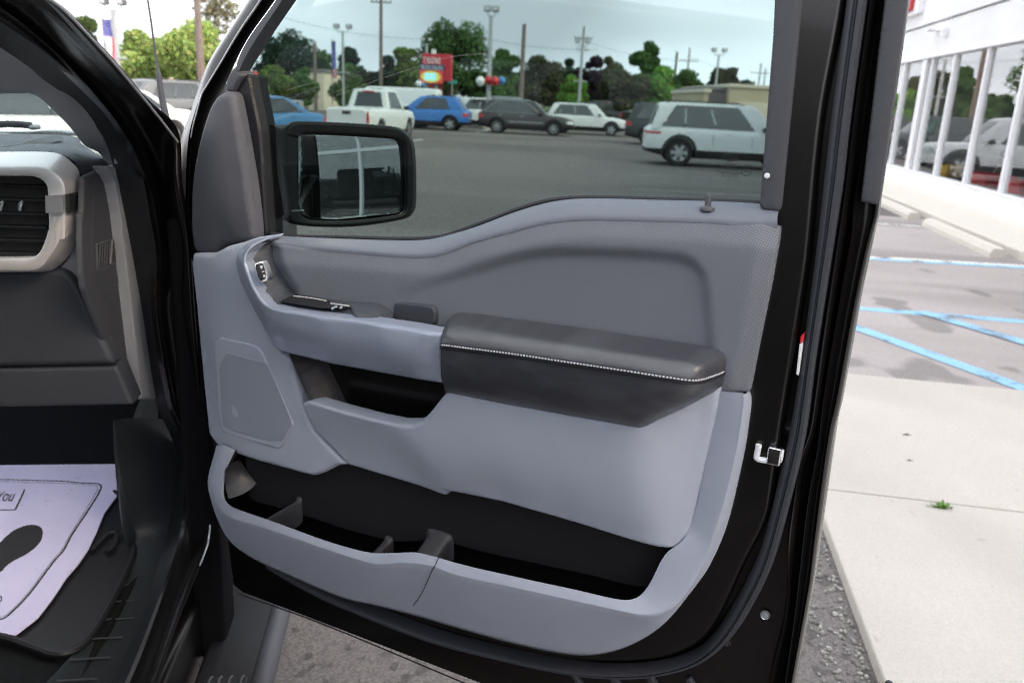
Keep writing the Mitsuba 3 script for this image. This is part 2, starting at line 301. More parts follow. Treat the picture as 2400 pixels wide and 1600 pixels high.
# ---------------------------------------------------------------- materials
def mat(name, color, rough=0.5, bump=None, bscale=1.0, eps=1e-3, **kw):
    c = color if isinstance(color, dict) else {'type': 'rgb', 'value': list(color)}
    b = {'type': 'principled', 'base_color': c, 'roughness': rough, **kw}
    if bump is not None:
        b = {'type': 'bumpmap', 'tex': mikit.proc(bump, eps), 'scale': bscale, 'bsdf': b}
    scene[name] = {'type': 'twosided', 'bsdf': b}


N, FB, SS, MX = mikit.noise, mikit.fbm, mikit.smoothstep, mikit.mix


def along(p):
    return (p.x - float(D0[0])) * float(DU[0]) + (p.y - float(D0[1])) * float(DU[1])


def grain(p, n, uv):
    return N(p.x * 1400, p.y * 1400, p.z * 1400)


def weave(p, n, uv):
    a, b = along(p) * 1150, p.z * 1150
    return dr.sin(a + b * 0.5) * dr.sin(b - a * 0.5)


def weave_col(p, n, uv):
    a, b = along(p) * 1150, p.z * 1150
    k = 0.5 + 0.5 * dr.sin(a + b * 0.5) * dr.sin(b - a * 0.5)
    return MX((0.105, 0.111, 0.128), (0.195, 0.204, 0.236), k)


def hide(p, n, uv):
    a, b = along(p), p.z
    x = FB(a * 420 + 2 * N(a * 60, b * 60), b * 700, p.y * 300, 2)
    return x


def hide_col(p, n, uv):
    a, b = along(p), p.z
    k = FB(a * 14, b * 30, 1.0, 3)
    return MX((0.030, 0.031, 0.038), (0.046, 0.048, 0.057), SS(0.35, 0.75, k))


mat('light_plastic', (0.325, 0.350, 0.420), 0.52, specular=0.35, bump=grain, bscale=0.00012, eps=3e-4)
mat('satin_plastic', (0.25, 0.28, 0.35), 0.30, specular=0.5, metallic=0.25)
mat('fabric_plastic', mikit.proc(weave_col), 0.62, specular=0.35, bump=weave, bscale=0.00015, eps=2e-4)
mat('leather', mikit.proc(hide_col), 0.36, specular=1.0, bump=hide, bscale=0.00035, eps=3e-4)
mat('grey_trim', (0.075, 0.077, 0.090), 0.55, specular=0.4, bump=grain, bscale=0.0001, eps=3e-4)
mat('mid_trim', (0.060, 0.061, 0.070), 0.55, specular=0.4)
mat('headliner_cloth', (0.10, 0.10, 0.105), 0.9)
mat('pillar_plastic', (0.27, 0.28, 0.31), 0.6, specular=0.3)
mat('dash_plastic', (0.046, 0.050, 0.062), 0.55, specular=0.4)
mat('dark_plastic', (0.010, 0.010, 0.0125), 0.5, specular=0.4)
mat('gap_shade_black', (0.005, 0.005, 0.006), 0.9, specular=0.1)  # near black holding the shade of the hinge gap
mat('speaker_mesh', (0.25, 0.272, 0.325), 0.6, specular=0.3, bump=lambda p, n, uv: dr.sin(along(p) * 1500) * dr.sin(p.z * 1500), bscale=0.0003, eps=2e-4)
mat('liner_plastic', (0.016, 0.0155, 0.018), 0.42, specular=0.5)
mat('cup_plastic', (0.034, 0.033, 0.038), 0.45, specular=0.4)
mat('rubber', (0.022, 0.023, 0.027), 0.55, specular=0.35)
mat('seal_rubber', (0.045, 0.047, 0.058), 0.5, specular=0.4)
mat('black_paint', (0.020, 0.0172, 0.0165), 0.26, metallic=0.85, clearcoat=1.0, clearcoat_gloss=0.99)
mat('silver_trim', (0.70, 0.67, 0.67), 0.36, metallic=0.35, specular=0.6)
mat('chrome', (0.85, 0.86, 0.88), 0.08, metallic=1.0)
mat('bright_edge', (0.62, 0.63, 0.66), 0.25, metallic=0.6)  # rivets and vent band; also highlights drawn along black painted edges
mat('carpet', (0.010, 0.011, 0.012), 0.9, specular=0.1)
mat('scuff_plastic', (0.020, 0.025, 0.029), 0.5, specular=0.4)
mat('mat_rubber', (0.011, 0.011, 0.014), 0.5, specular=0.45)
mat('ledge_plastic', (0.135, 0.148, 0.178), 0.5, specular=0.4, bump=grain, bscale=0.0001, eps=3e-4)
mat('seat_cloth', (0.03, 0.032, 0.038), 0.8)
mat('thread', (0.62, 0.62, 0.66), 0.7)
mat('white_print', (0.75, 0.75, 0.76), 0.5)
mat('red_print', (0.60, 0.03, 0.04), 0.5)
mat('ink', (0.018, 0.018, 0.022), 0.7)
mat('ink_grey', (0.10, 0.10, 0.12), 0.7)
mat('mark_ink', (0.012, 0.014, 0.016), 0.6)


def paper_col(p, n, uv):
    k = FB(p.x * 9, p.y * 9, 0.0, 3)
    s = SS(0.93, 0.97, N(p.x * 90, p.y * 90)) * 0.3
    return MX((0.56, 0.52, 0.74), (0.64, 0.60, 0.82), k) * (1 - s)


mat('paper', mikit.proc(paper_col), 0.8, specular=0.2)
scene['mirror_silver'] = {'type': 'twosided', 'bsdf': {'type': 'conductor', 'material': 'Al', 'specular_reflectance': {'type': 'rgb', 'value': [0.80, 0.84, 0.84]}}}
scene['tinted_glass'] = {'type': 'thindielectric', 'int_ior': 1.5, 'specular_transmittance': {'type': 'rgb', 'value': [0.315, 0.40, 0.395]}}
scene['screen_glass'] = {'type': 'thindielectric', 'int_ior': 1.5, 'specular_transmittance': {'type': 'rgb', 'value': [0.74, 0.86, 0.85]}}
scene['shop_glass'] = {'type': 'thindielectric', 'int_ior': 1.8, 'specular_transmittance': {'type': 'rgb', 'value': [0.72, 0.76, 0.75]}}


def asphalt_col(p, n, uv):
    k = FB(p.x * 0.35, p.y * 0.35, 0.0, 3)
    g = N(p.x * 160, p.y * 160)
    pits = SS(0.62, 0.75, FB(p.x * 26, p.y * 26, 2.0, 2)) * 0.35
    st = SS(0.975, 0.99, N(p.x * 70 + 9, p.y * 70))
    seal = SS(0.46, 0.54, FB(p.x * 0.12 + 4, p.y * 0.5, 0.0, 3))
    c = MX((0.138, 0.124, 0.119), (0.19, 0.171, 0.164), k) * (0.86 + 0.14 * seal)
    c = c * (0.72 + 0.56 * g) * (1 - pits)
    return MX(c, (0.5, 0.49, 0.47), st * 0.7)


def asphalt_bump(p, n, uv):
    return FB(p.x * 110, p.y * 110, 0.0, 2)


def concrete_col(p, n, uv):
    k = FB(p.x * 1.3, p.y * 1.3, 0.0, 4)
    g = N(p.x * 210, p.y * 210)
    sp = SS(0.955, 0.975, N(p.x * 23 + 3, p.y * 23)) * 0.5
    st = SS(0.55, 0.75, FB(p.x * 0.8 + 7, p.y * 0.8, 1.0, 3))
    c = MX((0.46, 0.422, 0.375), (0.57, 0.525, 0.47), k) * (0.93 + 0.12 * g)
    a = (p.x - 1.17) * float(FT[0]) + (p.y - 2.15) * float(FT[1])
    j = SS(0.10, 0.0, dr.abs(a - 1.275) + 0.06 * FB(p.x * 9, p.y * 9, 4.0, 3)) * SS(0.4, 0.6, FB(p.x * 3, p.y * 3, 8.0, 2))
    c = MX(c, (0.40, 0.31, 0.19), j * 0.5)
    return MX(c, (0.30, 0.275, 0.25), dr.clip(st * 0.25 + sp * 0.7, 0, 1))


mat('asphalt', mikit.proc(asphalt_col), 0.85, specular=0.25, bump=asphalt_bump, bscale=0.004, eps=2e-3)


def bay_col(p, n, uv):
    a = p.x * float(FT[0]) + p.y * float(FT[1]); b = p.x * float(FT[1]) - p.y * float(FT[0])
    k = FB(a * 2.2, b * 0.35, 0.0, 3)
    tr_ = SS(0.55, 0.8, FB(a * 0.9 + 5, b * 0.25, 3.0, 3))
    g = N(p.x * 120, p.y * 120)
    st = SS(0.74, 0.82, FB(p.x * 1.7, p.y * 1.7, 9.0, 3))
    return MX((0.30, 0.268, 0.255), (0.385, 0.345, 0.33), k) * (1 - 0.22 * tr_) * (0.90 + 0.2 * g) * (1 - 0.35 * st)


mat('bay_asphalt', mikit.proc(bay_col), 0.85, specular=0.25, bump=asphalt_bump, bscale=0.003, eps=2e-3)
scene['privacy_glass'] = {'type': 'thindielectric', 'int_ior': 1.5, 'specular_transmittance': {'type': 'rgb', 'value': [0.10, 0.12, 0.12]}}
mat('concrete', mikit.proc(concrete_col), 0.85, specular=0.2)
mat('cream_concrete', (0.56, 0.52, 0.46), 0.85, specular=0.2)
mat('kerb_concrete', mikit.proc(lambda p, n, uv: MX((0.30, 0.28, 0.25), (0.47, 0.44, 0.40), FB(p.x * 14, p.y * 14, p.z * 30, 3))), 0.9, specular=0.2)


def worn(base, p):
    k = SS(0.30, 0.62, FB(p.x * 7, p.y * 7, 5.0, 4) + 0.25 * N(p.x * 90, p.y * 90))
    return MX((0.16, 0.155, 0.15), base, k)


mat('white_line', mikit.proc(lambda p, n, uv: worn((0.62, 0.61, 0.59), p)), 0.8, specular=0.2)
mat('faded_line', mikit.proc(lambda p, n, uv: worn((0.33, 0.33, 0.33), p)), 0.8, specular=0.2)
mat('blue_line', mikit.proc(lambda p, n, uv: worn((0.26, 0.46, 0.64), p)), 0.8, specular=0.2)
mat('gravel', mikit.proc(lambda p, n, uv: MX((0.14, 0.13, 0.12), (0.46, 0.44, 0.41), N(p.x * 45, p.y * 45))), 0.9)
mat('grass', mikit.proc(lambda p, n, uv: MX((0.05, 0.08, 0.02), (0.10, 0.14, 0.04), FB(p.x * 3, p.y * 3, 0.0, 3))), 0.9)
mat('white_wall', mikit.proc(lambda p, n, uv: MX((0.70, 0.70, 0.71), (0.80, 0.80, 0.80), FB(p.x * 1.2, p.y * 1.2, p.z * 2, 4))), 0.8, specular=0.2)
mat('white_metal', (0.78, 0.78, 0.80), 0.4)
mat('dark_gap', (0.03, 0.03, 0.03), 0.8)
mat('beige_wall', mikit.proc(lambda p, n, uv: MX((0.40, 0.35, 0.24), (0.50, 0.44, 0.31), FB(p.x * 0.6, p.y * 0.6, p.z * 0.8, 3))), 0.85)
mat('cream_wall', (0.62, 0.57, 0.46), 0.85)
mat('orange_wall', (0.62, 0.25, 0.12), 0.85)
mat('grey_roof', (0.20, 0.19, 0.19), 0.8)
mat('galv', (0.42, 0.44, 0.46), 0.5, metallic=0.3)
mat('pole_wood', mikit.proc(lambda p, n, uv: MX((0.14, 0.11, 0.10), (0.26, 0.21, 0.19), FB(p.x * 30, p.y * 30, p.z * 2, 3))), 0.9)
mat('lamp_grey', (0.10, 0.10, 0.11), 0.5)
mat('lens', (0.55, 0.58, 0.60), 0.2)
mat('wire', (0.03, 0.03, 0.03), 0.7)
mat('bark', mikit.proc(lambda p, n, uv: MX((0.05, 0.04, 0.03), (0.13, 0.10, 0.08), FB(p.x * 9, p.y * 9, p.z * 2.5, 3))), 0.95)
scene['leaves'] = {'type': 'principledthin', 'base_color': {'type': 'mesh_attribute', 'name': 'vertex_color'}, 'roughness': 0.7, 'diff_trans': 0.8, 'eta': 1.3}
mat('car_white', (0.74, 0.76, 0.76), 0.3, clearcoat=1.0, clearcoat_gloss=0.95)
mat('car_silver', (0.42, 0.44, 0.45), 0.3, metallic=0.5, clearcoat=1.0)
mat('car_blue', (0.03, 0.17, 0.52), 0.3, clearcoat=1.0, clearcoat_gloss=0.95)
mat('car_sky_blue', (0.06, 0.20, 0.42), 0.3, clearcoat=1.0, clearcoat_gloss=0.95)
mat('car_brown', (0.035, 0.026, 0.028), 0.28, clearcoat=1.0, clearcoat_gloss=0.95)
mat('car_black', (0.010, 0.010, 0.012), 0.25, clearcoat=1.0, clearcoat_gloss=0.95)
mat('car_grey', (0.16, 0.17, 0.18), 0.3, metallic=0.3, clearcoat=1.0)
mat('car_charcoal', (0.030, 0.034, 0.038), 0.28, clearcoat=1.0)
mat('car_glass', (0.020, 0.027, 0.029), 0.05, specular=0.9, clearcoat=1.0, clearcoat_gloss=1.0)
mat('car_trim', (0.02, 0.02, 0.022), 0.55)
mat('tyre', (0.018, 0.018, 0.018), 0.75)
mat('alloy', (0.55, 0.56, 0.57), 0.3, metallic=0.8)
mat('tail_red', (0.45, 0.012, 0.016), 0.15, clearcoat=1.0)
mat('head_lens', (0.55, 0.57, 0.58), 0.12, clearcoat=1.0)
mat('sticker_orange', (0.75, 0.42, 0.06), 0.5)
mat('sticker_yellow', (0.80, 0.72, 0.10), 0.5)
mat('sign_red', (0.48, 0.03, 0.045), 0.4)
mat('sign_navy', (0.02, 0.05, 0.14), 0.4)
mat('sign_white', (0.80, 0.80, 0.80), 0.4)
mat('sign_yellow', (0.80, 0.75, 0.10), 0.4)
mat('balloon_red', (0.55, 0.02, 0.03), 0.25, clearcoat=0.6)
mat('balloon_white', (0.78, 0.80, 0.80), 0.25, clearcoat=0.6)
mat('balloon_blue', (0.05, 0.22, 0.55), 0.25, clearcoat=0.6)
mat('flag_blue', (0.12, 0.12, 0.40), 0.8)
mat('flag_red', (0.55, 0.06, 0.10), 0.8)
mat('flag_white', (0.72, 0.70, 0.72), 0.8)
mat('teal_sign', (0.03, 0.30, 0.22), 0.5)
mat('shop_floor', (0.30, 0.29, 0.28), 0.5)
mat('shop_wall', (0.22, 0.23, 0.23), 0.8)
mat('teal_plastic', (0.02, 0.30, 0.22), 0.35)
mat('cart_red', (0.55, 0.02, 0.03), 0.35)
mat('cart_yellow', (0.70, 0.40, 0.05), 0.5)
mat('weed', (0.10, 0.22, 0.03), 0.8)

# ================================================================ THE TRUCK: open passenger door, cab side, dash, sill
TR = 'pickup_truck'
tag(TR, 'black pickup truck with its front passenger door swung wide open in the foreground', 'pickup truck')
DR = TR + '__door'


def dpart(name, mesh, bsdf, smooth=40, **k):
    return add(f'{DR}__{name}', mesh, bsdf, smooth, door_w, **k)


# --- metal shell
r6 = np.array([[0.5738, 1.8775, -0.052], [0.5753, 1.8038, -0.052], [0.5817, 1.5491, -0.052], [0.5832, 1.5291, -0.052], [0.5816, 1.5186, -0.052], [0.5775, 1.4225, -0.052], [0.5756, 1.2503, -0.052], [0.5735, 1.2246, -0.052], [0.5773, 1.0276, -0.052], [0.5792, 0.9659, -0.052], [0.5776, 0.7833, -0.052], [0.5771, 0.6579, -0.052]])
out = [[-0.625, 0.575, -0.055], [-0.60, 0.563, -0.055], [0.50, 0.552, -0.055]] + [list(p) for p in r6[::-1] if p[1] > 0.6]
out = np.array(out); out[:, 2] = -0.055
out = np.vstack([out, [[0.40, 1.93, -0.055], [0.435, 1.50, -0.055], [-0.43, 1.36, -0.055], [-0.60, 1.42, -0.055], [-0.655, 1.30, -0.055], [-0.64, 0.75, -0.055]]])
dpart('shell', relief(out, r=0.006, t=0.05, res=0.05, ds=0.01), 'black_paint')
r2 = np.array([[0.5012, 1.8736, -0.016], [0.5033, 1.7999, -0.016], [0.4986, 1.6622, -0.016], [0.507, 1.4458, -0.016], [0.506, 1.3329, -0.016], [0.5044, 1.222, -0.016], [0.5051, 1.0957, -0.016], [0.4789, 0.9855, -0.016], [0.4368, 0.8412, -0.016], [0.4013, 0.7982, -0.016], [0.3536, 0.7655, -0.016], [0.2955, 0.7394, -0.016], [0.2176, 0.7145, -0.016], [0.0936, 0.6948, -0.016], [-0.0888, 0.6802, -0.016], [-0.2905, 0.69, -0.016], [-0.466, 0.7202, -0.016]])
inn = resample(r2, 90)
inn = np.vstack([inn, [[-0.60, 0.80, -0.022], [-0.60, 1.30, -0.022], [-0.40, 1.36, -0.022], [0.442, 1.48, -0.022], [0.425, 1.95, -0.022]]])
inn[:, 2] = -0.016
dpart('inner_sheet', relief(inn, r=0.009, t=0.04, res=0.05, ds=0.006, seg=4), 'black_paint')
r3 = np.array([[0.5023, 1.876, -0.03], [0.504, 1.8016, -0.03], [0.5063, 1.6627, -0.03], [0.5135, 1.4443, -0.03], [0.515, 1.3308, -0.03], [0.5136, 1.2191, -0.03], [0.5084, 1.139, -0.03], [0.4985, 1.0265, -0.03], [0.4721, 0.9168, -0.03], [0.4291, 0.8124, -0.03], [0.3995, 0.7816, -0.03], [0.3511, 0.7491, -0.03], [0.2922, 0.7226, -0.03], [0.2133, 0.6973, -0.03], [0.0878, 0.6771, -0.03], [-0.0969, 0.662, -0.03], [-0.3013, 0.6715, -0.03], [-0.4791, 0.7018, -0.03]])
r4 = np.array([[0.5292, 1.8751, -0.03], [0.5303, 1.8014, -0.03], [0.5325, 1.6639, -0.03], [0.5361, 1.5587, -0.03], [0.5357, 1.3402, -0.03], [0.5386, 1.2246, -0.03], [0.5289, 1.0744, -0.03], [0.5197, 0.9966, -0.03], [0.5, 0.9176, -0.03], [0.4687, 0.8373, -0.03], [0.4265, 0.7842, -0.03], [0.3504, 0.7326, -0.03], [0.2957, 0.709, -0.03], [0.2141, 0.6859, -0.03], [0.0883, 0.6661, -0.03], [-0.0967, 0.6485, -0.03], [-0.3016, 0.6554, -0.03], [-0.4798, 0.6851, -0.03]])
a3, a4 = resample(r3, 160), resample(r4, 160)
rows = [a3 * (1 - f) + a4 * f + np.array([0, 0, h]) for f, h in ((0, -0.01), (0.06, 0.012), (0.2, 0.022), (0.36, 0.024), (0.44, 0.016), (0.52, 0.016), (0.6, 0.022), (0.8, 0.022), (0.94, 0.012), (1, -0.02))]
dpart('weatherstrip', loft(rows, 160), 'seal_rubber')
# --- the stepped edge that closes against the pillar
r4c = np.array([[0.5394, 1.8776, -0.046], [0.5423, 1.8033, -0.046], [0.5449, 1.6646, -0.046], [0.5488, 1.5448, -0.046], [0.5518, 1.4145, -0.046], [0.5485, 1.2874, -0.046], [0.5349, 1.1635, -0.046], [0.5379, 1.0701, -0.046], [0.5433, 0.9744, -0.046], [0.5477, 0.9033, -0.046], [0.5449, 0.7748, -0.046], [0.5462, 0.6492, -0.046]])
r5 = np.array([[0.5429, 1.8746, -0.03], [0.5462, 1.8014, -0.03], [0.5524, 1.6461, -0.03], [0.5508, 1.5464, -0.03], [0.5549, 1.5125, -0.03], [0.5539, 1.4538, -0.03], [0.5527, 1.3718, -0.03], [0.5523, 1.2929, -0.03], [0.5556, 1.1882, -0.03], [0.5543, 1.1214, -0.03], [0.5588, 0.9916, -0.03], [0.5615, 0.9176, -0.03], [0.5635, 0.7932, -0.03], [0.5632, 0.6695, -0.03]])
r6a = np.array([[0.569, 1.8752, -0.038], [0.5714, 1.8022, -0.038], [0.5779, 1.5499, -0.038], [0.5794, 1.5302, -0.038], [0.5774, 1.5197, -0.038], [0.5723, 1.419, -0.038], [0.5694, 1.2536, -0.038], [0.5673, 1.2281, -0.038], [0.5719, 1.0331, -0.038], [0.5743, 0.9722, -0.038], [0.5725, 0.7911, -0.038], [0.5718, 0.6669, -0.038]])
back = r6.copy(); back[:, 2] = -0.10
fL = np.array([[0.5322, 1.8736, -0.022], [0.5334, 1.8005, -0.022], [0.5356, 1.664, -0.022], [0.5393, 1.5596, -0.022], [0.5407, 1.3431, -0.022], [0.5431, 1.2284, -0.022], [0.5346, 1.166, -0.022], [0.5358, 1.104, -0.022], [0.5359, 1.0579, -0.022], [0.5436, 0.9875, -0.022], [0.5491, 0.9182, -0.022], [0.5426, 0.7907, -0.022], [0.5444, 0.6677, -0.022]])
fR = np.array([[0.5371, 1.8759, -0.036], [0.5389, 1.8021, -0.036], [0.5414, 1.6644, -0.036], [0.5459, 1.5511, -0.036], [0.5476, 1.3407, -0.036], [0.5486, 1.2247, -0.036], [0.5396, 1.1478, -0.036], [0.5421, 1.103, -0.036], [0.5444, 1.05, -0.036], [0.5476, 0.9812, -0.036], [0.5526, 0.911, -0.036], [0.5474, 0.7828, -0.036], [0.5488, 0.6583, -0.036]])
q = [resample(x, 140) for x in (fL, fR, r4c, r5, r6a, r6, back)]
rows = [q[0] - [.004, 0, .02], q[0] - [.001, 0, .001], q[0], q[0] * .5 + q[1] * .5 + [0, 0, .001], q[1], q[2] - [0, 0, .006], q[2] * .3 + q[3] * .7 - [0, 0, .012], q[3], q[3] * .85 + q[4] * .15 - [0, 0, .006], q[3] * .4 + q[4] * .6 - [0, 0, .014], q[4] * .92 + q[3] * .08 - [0, 0, .008], q[4], q[5], q[6]]
dpart('edge_channel', loft(rows, 140, cross=3, blur=1), 'black_paint', 60)
ap = np.array([[0.5481, 1.8734, -0.024], [0.5491, 1.8006, -0.024], [0.5594, 1.5517, -0.024], [0.5828, 1.5494, -0.024], [0.5758, 1.8005, -0.024], [0.5743, 1.8725, -0.024]])
dpart('pillar_applique', relief(ap, r=0.003, t=0.03, ds=0.01), 'mid_trim')
po = np.array([[0.4177, 1.8757, -0.012], [0.4192, 1.7999, -0.012], [0.4323, 1.531, -0.012], [0.4445, 1.5298, -0.012], [0.4622, 1.5298, -0.012], [0.4527, 1.7998, -0.012], [0.4501, 1.8746, -0.012]])
dpart('post_cover', relief(po, r=0.004, t=0.04, ds=0.01), 'mid_trim')
c = np.array([[0.4375, 1.5766, -0.01]])[0]
dpart('post_screw', moved(revolve([[0, 0.003], [0.003, 0.0025], [0.004, 0]], 16), c), 'white_print')
for cr, pts, w, rad in (('F', '505,1150', -0.05, 0.008), ('F', '275,1322', -0.03, 0.005),  ('F', '1265,1570', -0.05, .006)):
    c = surveyed(0)[0]
    dpart('rivet', moved(revolve([[0, 0.005], [rad * .45, 0.005], [rad * .5, 0.002], [rad * .8, 0.004], [rad, 0]], 18), c), 'bright_edge' if rad > .007 else 'seal_rubber')
# --- latch in the edge
lp = np.array([[0.4756, 1.1898, -0.01], [0.4755, 1.1788, -0.01], [0.4748, 1.1695, -0.01], [0.4775, 1.167, -0.01], [0.4911, 1.1673, -0.01], [0.5026, 1.169, -0.01], [0.5074, 1.1717, -0.01], [0.508, 1.1812, -0.01], [0.5079, 1.189, -0.01]])
dpart('latch', tube(lp, 0.0045, 8, 30), 'white_metal')
dpart('latch__pocket', relief(np.array([[0.4758, 1.1869, -0.0165], [0.4765, 1.166, -0.0165], [0.5061, 1.1705, -0.0165], [0.5066, 1.1875, -0.0165], [0.4966, 1.1891, -0.0165]]), r=0.002, t=0.004, ds=.004), 'dark_gap')
dpart('latch__striker', moved(box(-.011, .009, -.016, .012, 0, .012, .003), np.array([[0.5007, 1.1798, -0.016]])[0]), 'chrome')
dpart('warning_label', relief(np.array([[0.5116, 1.3512, -0.006], [0.5151, 1.3558, -0.006], [0.516, 1.3524, -0.006], [0.5168, 1.3057, -0.006], [0.513, 1.3042, -0.006]]), r=0.001, t=0.02, ds=.006), 'white_print')
dpart('warning_label__red_band', relief(np.array([[0.5116, 1.3614, -0.005], [0.5155, 1.3661, -0.005], [0.5164, 1.3568, -0.005], [0.5122, 1.3511, -0.005]]), r=0.001, t=0.02, ds=.006), 'red_print')
# crash bars at the bottom edge catch light
for s in ('1330,1572 1342,1572 1368,1610 1352,1610', '1424,1586 1440,1584 1462,1620 1445,1622', '1512,1588 1528,1586 1550,1622 1530,1624', '1604,1592 1618,1590 1640,1625 1620,1626'):
    dpart('shell_rib', relief(surveyed(1), r=0.003, t=0.01, ds=.004), 'seal_rubber')
lo = np.array([[-0.6013, 0.5642, -0.05], [-0.5763, 0.5636, -0.05], [-0.4316, 0.5665, -0.05], [-0.0262, 0.5519, -0.05], [0.1744, 0.5414, -0.05]])
dpart('lower_flange', tube(lo, 0.0016, 8, 50), 'cup_plastic')

# --- window frame, sail panel, glass
fr = {}
o1 = np.array([[-0.5074, 1.8684, -0.1], [-0.5516, 1.8155, -0.1], [-0.6067, 1.7571, -0.1], [-0.6599, 1.6989, -0.1], [-0.6862, 1.6557, -0.1], [-0.6971, 1.6354, -0.1], [-0.7194, 1.594, -0.1], [-0.742, 1.555, -0.1], [-0.7544, 1.4982, -0.1], [-0.7611, 1.4078, -0.1], [-0.7652, 1.2959, -0.1]])
o2 = np.array([[-0.4589, 1.8609, -0.055], [-0.5013, 1.81, -0.055], [-0.5572, 1.7522, -0.055], [-0.6073, 1.6962, -0.055], [-0.6333, 1.6561, -0.055], [-0.6464, 1.6332, -0.055], [-0.6652, 1.5966, -0.055], [-0.6846, 1.5593, -0.055], [-0.6978, 1.5045, -0.055], [-0.7056, 1.4174, -0.055], [-0.7114, 1.3094, -0.055]])
o3 = np.array([[-0.4336, 1.8589, -0.045], [-0.4746, 1.8087, -0.045], [-0.5288, 1.7531, -0.045], [-0.5788, 1.6964, -0.045], [-0.6097, 1.6597, -0.045], [-0.6256, 1.6418, -0.045], [-0.6424, 1.6107, -0.045], [-0.6559, 1.5841, -0.045], [-0.665, 1.5573, -0.045], [-0.6749, 1.5067, -0.045], [-0.6839, 1.4204, -0.045], [-0.6908, 1.3135, -0.045]])
o4 = np.array([[-0.4368, 1.8612, -0.06], [-0.4785, 1.8104, -0.06], [-0.5325, 1.7544, -0.06], [-0.5806, 1.6971, -0.06], [-0.6093, 1.6603, -0.06], [-0.6288, 1.6372, -0.06], [-0.6471, 1.6041, -0.06], [-0.6606, 1.5772, -0.06], [-0.6715, 1.5466, -0.06], [-0.6814, 1.5055, -0.06], [-0.6917, 1.4182, -0.06], [-0.6996, 1.3101, -0.06]])
o5 = np.array([[-0.3962, 1.8586, -0.048], [-0.4403, 1.8088, -0.048], [-0.5111, 1.7387, -0.048], [-0.5367, 1.7052, -0.048], [-0.5577, 1.674, -0.048], [-0.5815, 1.6389, -0.048], [-0.6018, 1.5998, -0.048], [-0.6181, 1.5601, -0.048], [-0.631, 1.5098, -0.048], [-0.6423, 1.4241, -0.048], [-0.6531, 1.3177, -0.048]])
dpart('window_frame', loft([o1, o2, o3, o4, o5], 90, cross=4, blur=1.5), 'black_paint')
ed = np.array([[-0.4282, 1.8587, -0.0445], [-0.4702, 1.8086, -0.0445], [-0.5241, 1.7543, -0.0445], [-0.574, 1.6977, -0.0445], [-0.6079, 1.6598, -0.0445], [-0.6223, 1.6432, -0.0445], [-0.6374, 1.6109, -0.0445], [-0.6495, 1.5844, -0.0445], [-0.6573, 1.5611, -0.0445]])
dpart('window_frame__lip_highlight', tube(ed, np.linspace(.0022, .0012, 80), 8, 80), 'bright_edge')  # highlight on the black frame, drawn as a bright tube
b1 = np.array([[-0.3794, 1.8557, -0.03], [-0.4228, 1.8066, -0.03], [-0.4928, 1.7376, -0.03], [-0.5109, 1.7136, -0.03], [-0.5203, 1.694, -0.03]])
b2 = np.array([[-0.3632, 1.8548, -0.026], [-0.406, 1.8061, -0.026], [-0.4714, 1.7375, -0.026], [-0.4974, 1.7063, -0.026], [-0.5108, 1.6866, -0.026]])
b3 = np.array([[-0.359, 1.8599, -0.062], [-0.405, 1.8103, -0.062], [-0.4526, 1.7612, -0.062], [-0.4909, 1.7191, -0.062], [-0.523, 1.6833, -0.062]])
dpart('window_channel', loft([b1 - [0, 0, .02], b1, b2, b2 * .5 + b3 * .5 + [0, 0, .012], b3], 60, cross=3), 'seal_rubber')
dpart('window_channel', relief(np.array([[-0.5452, 1.6494, -0.04], [-0.5288, 1.6761, -0.04], [-0.5027, 1.6835, -0.04], [-0.4934, 1.6422, -0.04], [-0.4801, 1.5812, -0.04], [-0.4718, 1.3918, -0.04], [-0.4793, 1.387, -0.04], [-0.5076, 1.3811, -0.04], [-0.5199, 1.4696, -0.04], [-0.5368, 1.5461, -0.04]]), r=0.006, t=0.04, ds=.006), 'dark_plastic')
dpart('frame_bracket', relief(np.array([[-0.5257, 1.6942, -0.03], [-0.5059, 1.6797, -0.03], [-0.52, 1.6653, -0.03], [-0.5344, 1.649, -0.03], [-0.5494, 1.6509, -0.03], [-0.5483, 1.6674, -0.03], [-0.5397, 1.6829, -0.03]]), r=0.006, t=0.03, ds=.005), 'grey_trim')
sp = soft(np.array([[-0.5421, 1.6497, -0.012], [-0.5265, 1.6512, -0.012], [-0.5158, 1.6453, -0.012], [-0.5084, 1.6106, -0.012], [-0.4989, 1.5619, -0.012], [-0.488, 1.5, -0.012], [-0.4795, 1.427, -0.012], [-0.4784, 1.384, -0.012], [-0.4992, 1.3783, -0.012], [-0.5342, 1.371, -0.012], [-0.5566, 1.3643, -0.012], [-0.5716, 1.3538, -0.012], [-0.5819, 1.3471, -0.012], [-0.612, 1.3438, -0.012], [-0.6388, 1.3423, -0.012], [-0.6427, 1.3833, -0.012], [-0.6384, 1.4447, -0.012], [-0.6294, 1.4919, -0.012], [-0.614, 1.5418, -0.012], [-0.5925, 1.5908, -0.012], [-0.5749, 1.6229, -0.012], [-0.5587, 1.6405, -0.012]]), 2)
sc = np.array([[-0.5443, 1.621, 0.004], [-0.5334, 1.5971, 0.004], [-0.5569, 1.5649, 0.004], [-0.5703, 1.5008, 0.004], [-0.5775, 1.4353, 0.004], [-0.5804, 1.3684, 0.004], [-0.5251, 1.5357, 0.004], [-0.5123, 1.4736, 0.004], [-0.5128, 1.3992, 0.004], [-0.538, 1.4714, 0.004]])
sc2 = np.array([[-0.5256, 1.6342, -0.012], [-0.5124, 1.5797, -0.012], [-0.4969, 1.4897, -0.012], [-0.491, 1.4095, -0.012]])
sp[:, 2] = -0.014
dpart('sail_panel', relief(sp, np.vstack([sc, sc2]), r=0.012, t=0.03, ds=.005, blur=12, res=.01, seg=4), 'grey_trim')
